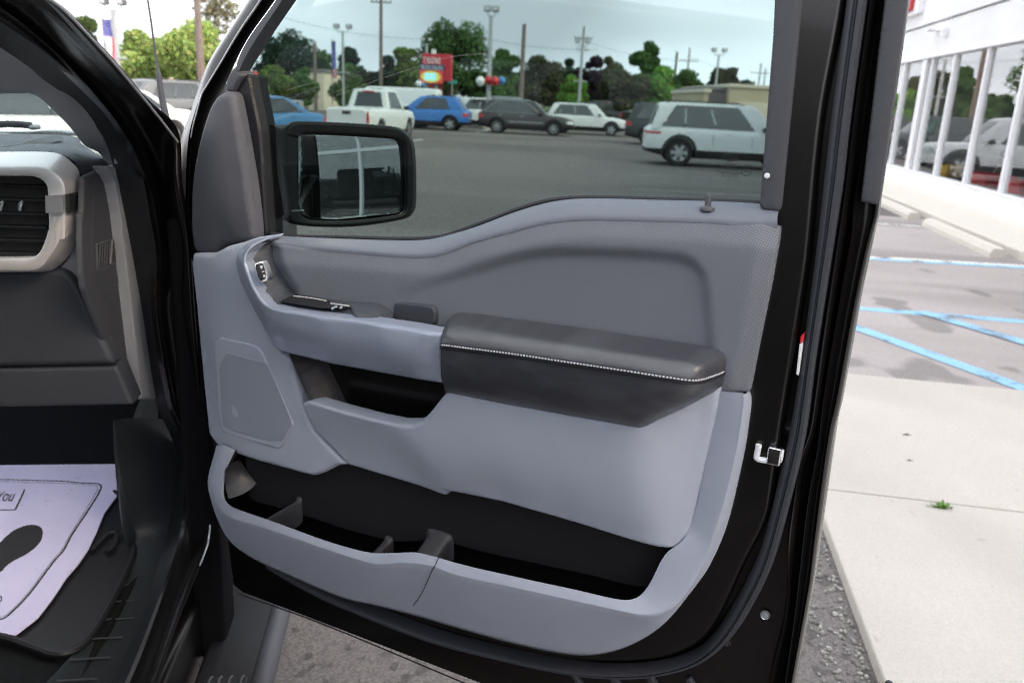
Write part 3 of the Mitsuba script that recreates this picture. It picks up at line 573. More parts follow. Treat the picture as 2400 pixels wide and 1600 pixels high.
gl = np.array([[-0.3458, 1.9112, -0.066], [-0.4093, 1.8122, -0.066], [-0.5275, 1.6853, -0.066], [-0.5319, 1.6798, -0.066], [-0.5058, 1.5904, -0.066], [-0.4843, 1.3864, -0.066], [-0.3571, 1.3973, -0.066], [-0.1515, 1.4156, -0.066], [-0.0659, 1.4304, -0.066], [0.0297, 1.473, -0.066], [0.1048, 1.4971, -0.066], [0.4244, 1.5252, -0.066], [0.4141, 1.8063, -0.066], [0.4119, 1.8854, -0.066]])
g = Polygon(gl[:, :2]).buffer(0.012)
gp = np.array(g.exterior.coords)[:-1]
gm = trimesh.creation.triangulate_polygon(Polygon(gp), engine='earcut')
dpart('window_glass', (np.c_[gm[0], np.full(len(gm[0]), -0.066)], gm[1]), 'tinted_glass', False)
bs = np.array([[-0.4964, 1.3977, -0.052], [-0.4539, 1.3923, -0.052], [-0.2917, 1.4054, -0.052], [-0.1432, 1.4197, -0.052], [-0.0995, 1.4276, -0.052], [-0.0572, 1.4434, -0.052], [-0.0082, 1.4647, -0.052], [0.0543, 1.4923, -0.052], [0.1069, 1.5098, -0.052], [0.1509, 1.5172, -0.052], [0.2698, 1.5261, -0.052], [0.4259, 1.5348, -0.052], [0.453, 1.5355, -0.052]])
dpart('belt_seal', tube(bs, 0.0045, 8, 90), 'rubber')
# window marking printed on the glass: an oval emblem and small lines of type
mk = []
mc = np.array([[0.374, 1.5948, -0.0655], [0.3866, 1.5957, -0.0655], [0.3734, 1.5998, -0.0655], [0.3998, 1.5781, -0.0655]])
oc, ou, ov = mc[0], (mc[1] - mc[0])[0], abs((mc[2] - mc[0])[1])
th = np.linspace(0, 2 * np.pi, 49)
for k in (1.0, 0.84):
    mk.append(tube(np.c_[oc[0] + k * ou * np.cos(th), oc[1] + k * ov * np.sin(th) * (1 if k == 1 else .9), np.full(49, -0.0655)], 0.00045, 4))


def words(text, a, b, height, depth=0.0006, shear=0.0, squeeze=1.0):
    """Lettering centred at (a, b), its right-to-left mirror is not needed on the inner side."""
    m = meshkit.text_mesh(text, height, depth)
    v = np.array(m.vertices)
    w = v[:, 0].max()
    v[:, 0] = (v[:, 0] - w / 2) * squeeze + shear * v[:, 1]
    return v + [a, b - height / 2, 0], np.array(m.faces)


v, f = words('Ford', oc[0], oc[1], ov * 1.0, shear=0.35, squeeze=1.35)
mk.append((v + [0, 0, -0.066], f))
for text, s, h in (('AS2', '1690,1145', .0024), ('M6 DOT', '1690,1163', .0024), ('LAMINATED', '1690,1179', .0022), ('1R0000 N2A', '1690,1197', .0030),
                   ('173 SEK 8508 928 E11', '1688,1217', .0024), ('DOT 447 M6890', '1690,1231', .0024), ('AS2 43R 00124', '1690,1249', .0024), ('29', '1690,1272', .0022), ('. . .', '1676,1286', .0030)):
    c = surveyed(2)[0]
    v, f = words(text, c[0], c[1], h)
    mk.append((v + [0, 0, -0.066], f))
c = mc[3]
mk.append(tube(np.c_[c[0] + .0075 * np.cos(th), c[1] + .0075 * np.sin(th), np.full(49, -0.0655)], 0.0004, 4))
v, f = words('E2', c[0], c[1], .005); mk.append((v + [0, 0, -0.066], f))
k = dpart('glass_marking', join(*mk), 'mark_ink', False)
tag(k, 'small black printed maker marking low in the window glass')

# --- upper dark panel with its rolled ledge and pressed field
top = np.array([[-0.4563, 1.3919, -0.036], [-0.4175, 1.3941, -0.038], [-0.3025, 1.4032, -0.04], [-0.1932, 1.4128, -0.04], [-0.141, 1.4187, -0.04], [-0.1106, 1.4248, -0.04], [-0.0743, 1.4369, -0.04], [-0.0358, 1.451, -0.04], [0.0599, 1.4926, -0.04], [0.112, 1.5099, -0.04], [0.1556, 1.518, -0.04], [0.2733, 1.5267, -0.04], [0.4014, 1.5345, -0.036], [0.4296, 1.5352, -0.03], [0.4495, 1.534, -0.018], [0.4609, 1.5289, -0.008]])
roll = np.array([[-0.4415, 1.3852, -0.012], [-0.4108, 1.3862, -0.002], [-0.3637, 1.3886, 0.003], [-0.2679, 1.3942, 0.006], [-0.1967, 1.3979, 0.006], [-0.1285, 1.402, 0.006], [-0.0856, 1.4072, 0.006], [-0.0473, 1.4196, 0.006], [-0.0102, 1.4378, 0.006], [0.0678, 1.4664, 0.006], [0.1188, 1.4839, 0.006], [0.1752, 1.4956, 0.006], [0.2889, 1.5058, 0.006], [0.3822, 1.5122, 0.006], [0.4353, 1.5133, 0.004], [0.4521, 1.5128, 0], [0.4646, 1.5101, -0.004]])
q = [resample(x, 140) for x in (top, roll)]
rows = [q[0] - [0, 0, .02], q[0], q[0] * .45 + q[1] * .55 + [0, .004, .003], q[1] * .88 + q[0] * .12 + [0, .0025, .0035], q[1] + [0, 0, .001], q[1] - [0, .006, -.0015]]
dpart('upper_panel__ledge', loft(rows, 140, cross=5, blur=1.5, xblur=3), 'ledge_plastic', 60)
up = np.vstack([roll, np.array([[0.4656, 1.4935, -0.004], [0.4631, 1.4263, -0.002], [0.4583, 1.3502, 0], [0.4541, 1.2714, 0], [0.4137, 1.2646, 0.004], [0.4087, 1.2838, 0.006], [0.4044, 1.2969, 0.008], [0.4006, 1.3068, 0.01], [0.3101, 1.3045, 0.012], [0.0952, 1.2922, 0.012], [-0.0287, 1.2851, 0.012], [-0.0593, 1.2849, 0.01], [-0.0819, 1.2862, 0.008], [-0.1579, 1.2877, 0.006], [-0.1665, 1.295, 0.004], [-0.1983, 1.3054, 0.004], [-0.2539, 1.3014, 0.002], [-0.2926, 1.3001, 0], [-0.3844, 1.2988, -0.004], [-0.4216, 1.3373, -0.012], [-0.4475, 1.3649, -0.02]])])
rc = np.array([[-0.25, 1.2974, 0.006], [-0.1761, 1.3254, 0.006], [-0.1059, 1.3528, 0.006], [-0.0391, 1.3788, 0.006], [0.0166, 1.4019, 0.006], [0.0625, 1.4203, 0.006], [0.107, 1.4346, 0.006], [0.1504, 1.4432, 0.006], [0.2272, 1.4503, 0.006], [0.2938, 1.455, 0.006], [0.3324, 1.4564, 0.006], [0.3551, 1.451, 0.006], [0.3714, 1.4341, 0.006], [0.3799, 1.4035, 0.006], [0.3893, 1.3532, 0.006], [0.4002, 1.3023, 0.006], [0.1693, 1.2746, 0.006], [-0.0698, 1.2708, 0.006]])
rline, rpoly = shapely.LineString(resample(roll, 80)[:, :2]), Polygon(rc[:, :2]).buffer(-.012).buffer(.012)
wall = shapely.LineString(np.array([[-0.4438, 1.3852, -0.01], [-0.4198, 1.3378, -0.01], [-0.3895, 1.297, -0.01]])[:, :2])
redge = shapely.LineString(np.array([[0.465, 1.5118, 0], [0.4633, 1.4267, 0], [0.4583, 1.3502, 0], [0.4536, 1.2753, 0]])[:, :2])
u0, u1 = rc[1, 0], rc[6, 0]


def step(x):
    x = np.clip(x, 0, 1)
    return x * x * (3 - 2 * x)


def field(p):
    g = shapely.points(p)
    dt, dw, dr_ = shapely.distance(g, rline), shapely.distance(g, wall), shapely.distance(g, redge)
    ins = shapely.contains_xy(rpoly, p[:, 0], p[:, 1])
    sd = shapely.distance(g, rpoly.exterior) * np.where(ins, 1, -1)
    z = .006 + .010 * step(dt / .035) - .004 * step((dt - .05) / .2)
    z -= .0125 * step((sd + .008) / .020) * step((p[:, 0] - u0) / (u1 - u0) * .9 + .08)
    z -= .020 * (1 - step(dw / .045)) + .008 * (1 - step(dr_ / .03))
    return z


dpart('upper_panel', relief(up, None, r=0.004, t=0.02, res=.006, blur=0, ds=.005, zfun=field), 'fabric_plastic', 60)
wl = np.array([[-0.1495, 1.3161, 0.014], [-0.0725, 1.326, 0.014], [-0.0651, 1.3169, 0.014], [-0.0651, 1.2906, 0.014], [-0.1459, 1.2822, 0.014], [-0.1563, 1.2957, 0.014]])
hp = np.array([[-0.1488, 1.2859, 0.019], [-0.1469, 1.316, 0.019], [-0.1411, 1.3207, 0.019], [-0.1191, 1.323, 0.019], [-0.0727, 1.3252, 0.019], [-0.0661, 1.3222, 0.019], [-0.062, 1.3141, 0.019], [-0.0623, 1.2966, 0.019], [-0.0687, 1.2891, 0.019], [-0.0785, 1.2858, 0.019]])
dpart('finger_recess', relief(soft(hp, 1), r=0.005, t=0.02, ds=.004), 'dash_plastic')

# --- lock pin on the ledge
c = np.array([[0.3618, 1.5263, -0.01]])[0]
pin = revolve([[0.0001, 0.0185], [0.0034, 0.018], [0.0045, 0.016], [0.0045, 0.003], [0.006, 0.0015], [0.0095, 0.0005], [0.0105, -0.001], [0.0105, -0.004]], 24)
dpart('lock_pin', (np.c_[pin[0][:, 0], pin[0][:, 2], -pin[0][:, 1]] + c, pin[1]), 'grey_trim')

# --- light lower panel: speaker side
l1 = np.array([[-0.6314, 1.3419, -0.004], [-0.6091, 1.3459, -0.002], [-0.574, 1.35, 0], [-0.5587, 1.3564, 0.002], [-0.5325, 1.3695, 0.004], [-0.4962, 1.3808, 0.002], [-0.4647, 1.3926, 0], [-0.4403, 1.3969, 0], [-0.4479, 1.3864, 0.01], [-0.4717, 1.3734, 0.02], [-0.4748, 1.3619, 0.026], [-0.4725, 1.3375, 0.03], [-0.4604, 1.308, 0.034], [-0.4382, 1.2731, 0.036], [-0.4086, 1.2229, 0.036], [-0.3822, 1.1916, 0.036], [-0.3626, 1.1886, 0.036], [-0.3465, 1.1424, 0.036], [-0.3361, 1.1014, 0.036], [-0.3135, 1.0585, 0.034], [-0.2808, 1.028, 0.032], [-0.2481, 1.0026, 0.03], [-0.2413, 0.9968, 0.026], [-0.2622, 0.9902, 0.028], [-0.2919, 0.9703, 0.034], [-0.3094, 0.9606, 0.034], [-0.3171, 0.9579, 0.034], [-0.3425, 0.9567, 0.034], [-0.3701, 0.9568, 0.034], [-0.4549, 0.9536, 0.03], [-0.5239, 0.9525, 0.024], [-0.5711, 0.9503, 0.016], [-0.5927, 0.9583, 0.008], [-0.609, 0.9682, 0.004], [-0.6192, 1.0795, 0], [-0.6295, 1.2297, -0.004], [-0.6407, 1.3234, -0.008]])
l1c = np.array([[-0.5607, 1.3397, 0.012], [-0.5166, 1.3466, 0.022], [-0.5355, 1.2559, 0.022], [-0.4872, 1.2318, 0.03], [-0.565, 1.1997, 0.018], [-0.541, 1.1196, 0.026], [-0.4509, 1.1376, 0.03], [-0.522, 1.0186, 0.03], [-0.4071, 1.08, 0.036], [-0.3682, 1.0369, 0.036], [-0.3307, 1.0103, 0.034], [-0.313, 0.9895, 0.032], [-0.4805, 0.9847, 0.03]])
dpart('lower_panel', relief(l1, l1c, r=0.010, t=0.03, res=.010, blur=6, ds=.005, seg=4), 'light_plastic')
gr1 = soft(np.array([[-0.5622, 1.1936, 0.0335], [-0.4445, 1.198, 0.0335], [-0.4266, 1.1891, 0.0335], [-0.4063, 1.147, 0.0335], [-0.3534, 1.0598, 0.0335], [-0.3557, 1.0518, 0.0335], [-0.3873, 1.0004, 0.0335], [-0.3965, 0.9962, 0.0335], [-0.5469, 0.9937, 0.0335], [-0.5575, 1.0012, 0.0335], [-0.5618, 1.1178, 0.0335]]), 1)
gc = np.array([[-0.5635, 1.1801, 0.021], [-0.4491, 1.1716, 0.03], [-0.545, 1.0485, 0.027], [-0.4752, 1.0298, 0.033], [-0.3883, 1.0326, 0.0365]])
gr1[:, 2] = [float(x) for x in np.interp(gr1[:, 0], [-.60, -.56, -.50, -.36], [.0165, .021, .0305, .0368])]
gr1[:, 2] += .0012
k = dpart('speaker_grille', relief(gr1, None, r=0.0042, t=0.006, ds=.004, blur=0), 'light_plastic')
gr2 = soft(np.array([[-0.5469, 1.1668, 0.036], [-0.4193, 1.1679, 0.036], [-0.4107, 1.1612, 0.036], [-0.3583, 1.0671, 0.036], [-0.3607, 1.0557, 0.036], [-0.3897, 1.0085, 0.036], [-0.5391, 1.0061, 0.036], [-0.5471, 1.0116, 0.036]]), 1)
gr2[:, 2] = [float(x) + .0022 for x in np.interp(gr2[:, 0], [-.60, -.56, -.50, -.36], [.0165, .021, .0305, .0368])]
dpart('speaker_grille__mesh', relief(gr2, None, r=0.0015, t=0.004, ds=.004, blur=0), 'speaker_mesh')
gd = resample(gr2[len(gr2) // 4:len(gr2) // 2 + 3], 60)

# --- bulge under the armrest
l4 = np.array([[-0.3277, 1.1076, 0.046], [-0.3056, 1.1189, 0.056], [-0.2668, 1.1201, 0.062], [-0.2275, 1.1196, 0.065], [-0.1538, 1.1195, 0.068], [-0.1042, 1.1223, 0.07], [-0.0727, 1.1298, 0.072], [-0.0551, 1.1398, 0.074], [-0.0379, 1.1591, 0.076], [-0.0206, 1.1828, 0.079], [-0.0042, 1.2039, 0.082], [-0.0002, 1.2085, 0.084], [0.0685, 1.2091, 0.085], [0.144, 1.2122, 0.086], [0.2837, 1.2168, 0.086], [0.3149, 1.2173, 0.084], [0.3418, 1.2316, 0.066], [0.3817, 1.255, 0.04], [0.4145, 1.2781, 0.02], [0.416, 1.2743, 0.02], [0.4159, 1.2464, 0.021], [0.4145, 1.2316, 0.022], [0.407, 1.1302, 0.024], [0.3981, 1.0388, 0.031], [0.3895, 1.0236, 0.037], [0.3801, 1.0177, 0.045], [0.3713, 1.0154, 0.05], [0.3574, 1.0144, 0.053], [0.3277, 1.0155, 0.055], [0.2315, 1.0172, 0.05], [0.0939, 1.0168, 0.045], [-0.017, 1.0094, 0.042], [-0.0259, 0.9942, 0.036], [-0.0776, 0.9968, 0.033], [-0.1309, 0.9964, 0.03], [-0.186, 0.996, 0.027], [-0.2413, 0.9968, 0.026], [-0.2698, 1.0253, 0.032], [-0.3166, 1.0587, 0.036], [-0.3086, 1.0617, 0.04], [-0.3202, 1.0873, 0.044]])
l4c = np.array([[0.3188, 1.2099, 0.084], [0.3315, 1.1493, 0.079], [0.3436, 1.0979, 0.074], [0.3528, 1.0598, 0.068], [0.357, 1.0389, 0.062], [0.3078, 1.2078, 0.085], [0.2311, 1.2046, 0.085], [0.1367, 1.2027, 0.084], [0.0363, 1.1975, 0.083], [0.2958, 1.1255, 0.08], [0.2042, 1.1185, 0.08], [0.1061, 1.1105, 0.079], [0.019, 1.1062, 0.078], [0.3142, 1.0425, 0.068], [0.2358, 1.0426, 0.066], [0.1355, 1.0405, 0.062], [0.0292, 1.0396, 0.06], [0.3325, 1.2072, 0.072], [0.348, 1.1481, 0.066], [0.3645, 1.0701, 0.056], [0.3662, 1.2069, 0.05], [0.3787, 1.1322, 0.046], [0.379, 1.0685, 0.044], [0.3931, 1.2201, 0.028], [0.3926, 1.1299, 0.032], [0.3887, 1.0675, 0.036], [-0.0888, 1.0945, 0.07], [-0.0745, 1.0932, 0.072], [-0.0506, 1.0642, 0.068], [-0.017, 1.0215, 0.058], [0.0022, 1.0188, 0.058], [-0.1167, 1.0784, 0.05], [-0.095, 1.0457, 0.044], [-0.0614, 1.0094, 0.038], [-0.1725, 1.0766, 0.046], [-0.2062, 1.0824, 0.048], [-0.2499, 1.0564, 0.038], [-0.2198, 1.0215, 0.03], [-0.1647, 1.0194, 0.032], [-0.1187, 1.0119, 0.033], [-0.2651, 1.0608, 0.042]])
dpart('lower_panel__bulge', relief(l4, l4c, r=0.008, t=0.03, res=.008, blur=14, ds=.005, seg=4), 'light_plastic')

# --- map pocket: U shaped rim, its dark liner and dividers
rA = np.array([[-0.5743, 0.9596, 0.012], [-0.5883, 0.9199, 0.012], [-0.6056, 0.8779, 0.01], [-0.6104, 0.8533, 0.008], [-0.6059, 0.8233, 0.006], [-0.5986, 0.7937, 0.004], [-0.5888, 0.7646, 0.002], [-0.5594, 0.7264, 0.002], [-0.4912, 0.709, 0.004], [-0.3846, 0.7021, 0.008], [-0.2767, 0.6966, 0.01], [-0.178, 0.7085, 0.012], [-0.0845, 0.7181, 0.014], [-0.024, 0.7228, 0.016], [0.0945, 0.7319, 0.018], [0.1899, 0.7438, 0.018], [0.2447, 0.7566, 0.016], [0.2901, 0.7792, 0.014], [0.3328, 0.8139, 0.012], [0.3698, 0.8583, 0.01], [0.4031, 0.921, 0.008], [0.4315, 0.9866, 0.006], [0.4464, 1.0556, 0.004], [0.4526, 1.12, 0.002], [0.4571, 1.1943, 0], [0.4572, 1.2511, 0], [0.4549, 1.2654, 0], [0.4477, 1.271, 0]])
rB = np.array([[-0.5382, 0.9745, 0.03], [-0.5577, 0.9222, 0.036], [-0.5631, 0.8871, 0.042], [-0.5505, 0.8609, 0.05], [-0.5307, 0.8442, 0.058], [-0.4954, 0.8376, 0.066], [-0.3784, 0.8449, 0.076], [-0.2368, 0.8488, 0.084], [-0.1805, 0.85, 0.086], [-0.1442, 0.8522, 0.087], [-0.0747, 0.875, 0.088], [-0.0153, 0.8859, 0.088], [0.0131, 0.8835, 0.088], [0.1556, 0.8963, 0.088], [0.3005, 0.9072, 0.084], [0.3453, 0.9098, 0.08], [0.3674, 0.913, 0.074], [0.3852, 0.9217, 0.066], [0.4013, 0.9413, 0.056], [0.4223, 0.9909, 0.044], [0.4372, 1.0673, 0.034], [0.445, 1.1291, 0.028], [0.4495, 1.2006, 0.022], [0.45, 1.256, 0.02], [0.4492, 1.2701, 0.019], [0.4462, 1.277, 0.018]])
rC = np.array([[-0.5109, 0.971, 0.032], [-0.5197, 0.9472, 0.04], [-0.5281, 0.9164, 0.048], [-0.5271, 0.8805, 0.056], [-0.5196, 0.8698, 0.06], [-0.5063, 0.8644, 0.064], [-0.4854, 0.8612, 0.066], [-0.381, 0.8632, 0.072], [-0.2614, 0.8613, 0.076], [-0.1862, 0.8642, 0.078], [-0.1576, 0.8667, 0.078], [-0.0983, 0.8837, 0.078], [-0.0479, 0.8982, 0.078], [-0.0119, 0.9001, 0.078], [0.0068, 0.9002, 0.078], [0.1501, 0.9103, 0.078], [0.2489, 0.9181, 0.076], [0.3109, 0.9207, 0.072], [0.3279, 0.9233, 0.068], [0.3394, 0.9294, 0.062], [0.3496, 0.9479, 0.056], [0.3708, 1.009, 0.046], [0.3916, 1.0306, 0.038], [0.3984, 1.0536, 0.028], [0.4068, 1.1355, 0.022], [0.4125, 1.2269, 0.018], [0.4137, 1.272, 0.016]])
q = [resample(x, 220) for x in (rA, rB, rC)]
in1 = q[2] - [0, 0.0, 0.004]; in1 = in1 + np.array([0, -0.004, 0])
out0 = q[0] - [0, 0, 0.03]
mid = 0.5 * (q[0] + q[1]) + [0, 0, 0.006]
rows = [out0, q[0], q[0] * .88 + q[1] * .12 + [0, 0, .006], mid, q[0] * .1 + q[1] * .9 + [0, 0, .003], q[1], q[1] * .85 + q[2] * .15 + [0, 0, .001], q[1] * .3 + q[2] * .7 + [0, 0, .001], q[2] + [0, 0, 0], in1]
dpart('map_pocket', loft(rows, 220, blur=1.2), 'light_plastic', 50)
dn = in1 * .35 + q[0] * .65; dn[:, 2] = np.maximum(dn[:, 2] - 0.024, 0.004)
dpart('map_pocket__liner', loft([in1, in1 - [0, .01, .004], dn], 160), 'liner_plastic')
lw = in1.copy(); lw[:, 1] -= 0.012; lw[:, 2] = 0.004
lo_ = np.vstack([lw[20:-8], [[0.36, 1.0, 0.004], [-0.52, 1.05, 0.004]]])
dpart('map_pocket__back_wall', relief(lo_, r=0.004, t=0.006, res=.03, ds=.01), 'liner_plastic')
fl = np.array([[-0.5562, 0.8395, 0.03]])[0]
for a, b_, ww in (('645,452,.010', '430,572,.044', .010), ('1195,692,.010', '1105,775,.05', .014), ('1508,662,.010', '1420,785,.05', .040)):
    p = surveyed(3)
    sec = np.array([[-.62, -.05], [-.56, -.008], [-.45, -.001], [0, 0], [.45, -.001], [.56, -.008], [.62, -.05]])
    rws = [np.c_[c_[0] + sec[:, 0] * ww * g_, c_[1] + sec[:, 1] + dz_, np.full(7, c_[2])] for c_, g_, dz_ in ((p[0] - [0, 0, .006], 1.25, .006), (p[0], 1, 0), (p[0] * .5 + p[1] * .5, .95, -.002), (p[1], 1, -.004))]
    dpart('map_pocket__divider', loft(rws, 22, cross=3), 'cup_plastic', 60)
dpart('map_pocket__end_wall', loft([np.array([[-0.5187, 0.9332, 0.008], [-0.5067, 0.9162, 0.008], [-0.4802, 0.892, 0.008]]), np.array([[-0.5169, 0.9387, 0.03], [-0.5102, 0.9099, 0.03], [-0.4884, 0.8794, 0.03]]), np.array([[-0.5197, 0.9299, 0.05], [-0.5221, 0.8936, 0.05], [-0.5103, 0.8701, 0.055]])], 20, cross=3), 'liner_plastic', 60)
seam = np.array([[-0.0098, 0.902, 0.0805], [-0.0101, 0.8954, 0.089], [-0.0144, 0.8857, 0.0895], [-0.0342, 0.8444, 0.077], [-0.0591, 0.797, 0.06], [-0.0812, 0.7645, 0.046]])
dpart('map_pocket__seam', tube(seam, .0008, 6, 40), 'dark_gap')
dpart('map_pocket__reflector', relief(np.array([[0.417, 0.9566, 0.016], [0.4159, 0.9502, 0.016], [0.4041, 0.9253, 0.016], [0.4023, 0.9247, 0.016]]), r=.0015, t=.01, ds=.004), 'red_print')

# --- pull cup behind the strip
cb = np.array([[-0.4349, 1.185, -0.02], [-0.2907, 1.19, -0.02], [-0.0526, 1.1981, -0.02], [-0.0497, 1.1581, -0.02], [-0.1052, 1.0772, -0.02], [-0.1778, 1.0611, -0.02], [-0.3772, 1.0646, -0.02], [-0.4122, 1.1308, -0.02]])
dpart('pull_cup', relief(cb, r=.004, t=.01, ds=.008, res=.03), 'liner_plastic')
cw = np.array([[-0.354, 1.2027, 0.05], [-0.349, 1.1927, 0.024], [-0.3192, 1.1809, -0.004], [-0.2948, 1.1374, -0.004], [-0.2639, 1.088, -0.004], [-0.2808, 1.1042, 0.03], [-0.3044, 1.115, 0.052], [-0.3307, 1.1599, 0.052]])
dpart('pull_cup__end_wall', relief(cw, r=.003, t=.02, ds=.005, blur=2), 'cup_plastic')
cf = np.array([[-0.2013, 1.1682, -0.016], [-0.1792, 1.1367, -0.016], [-0.1576, 1.1106, -0.014], [-0.1575, 1.0959, -0.014], [-0.1939, 1.1337, -0.016]])
dpart('pull_cup__crease', tube(np.array([[-0.2008, 1.1644, -0.018], [-0.1824, 1.1387, -0.018], [-0.1603, 1.1098, -0.018]]), .002, 6, 20), 'liner_plastic')

# --- pull strip
st = np.array([[-0.4239, 1.4017, 0.004], [-0.4464, 1.3938, 0.02], [-0.4601, 1.3844, 0.036], [-0.4686, 1.3721, 0.044], [-0.471, 1.3499, 0.048], [-0.4571, 1.3179, 0.052], [-0.4222, 1.2665, 0.054], [-0.3834, 1.2158, 0.056], [-0.3734, 1.2084, 0.058], [-0.3589, 1.2051, 0.06], [-0.3289, 1.2059, 0.066], [-0.2357, 1.2081, 0.076], [-0.1425, 1.2136, 0.084], [-0.0561, 1.2187, 0.09], [-0.0042, 1.2221, 0.094], [-0.0064, 1.3057, 0.094], [-0.0405, 1.3049, 0.092], [-0.1217, 1.3026, 0.09], [-0.2455, 1.295, 0.084], [-0.3418, 1.2911, 0.078], [-0.368, 1.2903, 0.074], [-0.3831, 1.2932, 0.072], [-0.3979, 1.303, 0.07], [-0.4197, 1.3286, 0.066], [-0.4369, 1.3576, 0.06], [-0.4381, 1.3737, 0.056], [-0.4312, 1.3865, 0.05], [-0.4225, 1.3964, 0.02], [-0.4224, 1.3988, 0.004]])
stc = np.array([[-0.3902, 1.2547, 0.064], [-0.374, 1.2294, 0.066], [-0.3249, 1.2435, 0.078], [-0.2419, 1.2482, 0.09], [-0.1327, 1.2572, 0.098], [-0.0324, 1.265, 0.104], [-0.334, 1.286, 0.083], [-0.2402, 1.2873, 0.091], [-0.1156, 1.296, 0.099], [-0.0331, 1.2995, 0.104], [-0.4423, 1.3701, 0.056], [-0.4348, 1.3351, 0.062], [-0.408, 1.2934, 0.068], [-0.3327, 1.2153, 0.07], [-0.2309, 1.2164, 0.082], [-0.1383, 1.2219, 0.09], [-0.0512, 1.2274, 0.098]])
dpart('pull_strip', relief(st, stc, r=.006, t=.03, res=.008, blur=3, ds=.004, seg=4, rbf=1e-4), 'satin_plastic')

# --- tray on top of the strip: lock switch end wall, window switch
ty = np.array([[-0.4438, 1.3722, 0.05], [-0.4349, 1.3849, 0.046], [-0.4226, 1.3946, 0.02], [-0.4364, 1.3825, -0.006], [-0.4295, 1.363, -0.004], [-0.4037, 1.3256, 0], [-0.3778, 1.3016, 0.006], [-0.3416, 1.3012, 0.01], [-0.278, 1.3043, 0.014], [-0.1955, 1.3092, 0.018], [-0.1731, 1.3064, 0.02], [-0.1558, 1.2949, 0.024], [-0.1456, 1.2888, 0.03], [-0.0912, 1.2914, 0.036], [-0.0401, 1.2947, 0.04], [-0.0143, 1.302, 0.084], [-0.0454, 1.3011, 0.084], [-0.1272, 1.2988, 0.082], [-0.2519, 1.2911, 0.076], [-0.3489, 1.2872, 0.07], [-0.3886, 1.2903, 0.066], [-0.4044, 1.2998, 0.063], [-0.4263, 1.3258, 0.059], [-0.4432, 1.3551, 0.053]])
tyc = np.array([[-0.4335, 1.3621, 0.036], [-0.4131, 1.3333, 0.034], [-0.3949, 1.3114, 0.038], [-0.413, 1.327, 0.052], [-0.3467, 1.2958, 0.05], [-0.2659, 1.2972, 0.058], [-0.1891, 1.3046, 0.066], [-0.155, 1.304, 0.066], [-0.4093, 1.3238, 0.012], [-0.3874, 1.3029, 0.02]])
dpart('switch_tray', relief(ty, tyc, r=.003, t=.01, res=.008, blur=2, ds=.005), 'dash_plastic')
wsw = np.array([[-0.3687, 1.2945, 0.0475], [-0.3599, 1.3025, 0.024], [-0.3529, 1.3041, 0.024], [-0.2785, 1.307, 0.03], [-0.2665, 1.3054, 0.036], [-0.2192, 1.3079, 0.044], [-0.2216, 1.3056, 0.055], [-0.2468, 1.3029, 0.057], [-0.2627, 1.3009, 0.062], [-0.3156, 1.2993, 0.06]])
dpart('window_switch', relief(wsw + [0, 0, .0035], r=.002, t=.006, ds=.004, blur=1), 'dark_plastic')
for s in ('728,541,.030 830,553,.031 922,570,.036', '948,584,.043 1058,600,.050'):
    dpart('window_switch__rim', tube(surveyed(4), .0014, 6, 12), 'silver_trim')
for s in ('955,616,.066 985,604,.056', '1004,612,.062 1016,606,.058'):
    dpart('window_switch__lever', tube(surveyed(5), .0022, 8, 8), 'chrome')
ce = np.array([[-0.2219, 1.3101, 0.045], [-0.1801, 1.3128, 0.035], [-0.1614, 1.3101, 0.037], [-0.1464, 1.3012, 0.04], [-0.1376, 1.2945, 0.05], [-0.1487, 1.2982, 0.075], [-0.1873, 1.3001, 0.078]])
dpart('tray_cap', relief(ce, r=.006, t=.012, ds=.004, blur=1), 'dash_plastic')
lk = soft(np.array([[-0.4086, 1.3605, 0.06], [-0.402, 1.3644, 0.05], [-0.4002, 1.3625, 0.046], [-0.3904, 1.338, 0.044], [-0.3909, 1.3305, 0.046], [-0.3989, 1.3265, 0.052], [-0.4008, 1.3269, 0.056], [-0.4054, 1.3526, 0.061]]), 1)
dpart('lock_switch', relief(lk + [0, 0, .007], r=.003, t=.010, ds=.002, blur=0, res=.005), 'chrome')
lk2 = soft(np.array([[-0.4074, 1.3588, 0.058], [-0.4005, 1.3628, 0.05], [-0.3916, 1.3354, 0.048], [-0.3992, 1.3294, 0.055]]), 1)
dpart('lock_switch__button', relief(lk2 + [0, 0, .0095], r=.002, t=.004, ds=.002, blur=0, res=.005), 'dark_plastic')
for s in ('541,368,.064', '558,421,.062'):
    c = surveyed(6)[0]
    dpart('lock_switch__symbol', moved(revolve([[0, .001], [.0026, .0008], [.003, 0]], 12), c + [0, 0, .0015]), 'white_print')
dpart('lock_switch__symbol', tube(np.array([[-0.3916, 1.3481, 0.0655], [-0.3875, 1.3498, 0.0635]]), .0007, 6, 4), 'white_print')

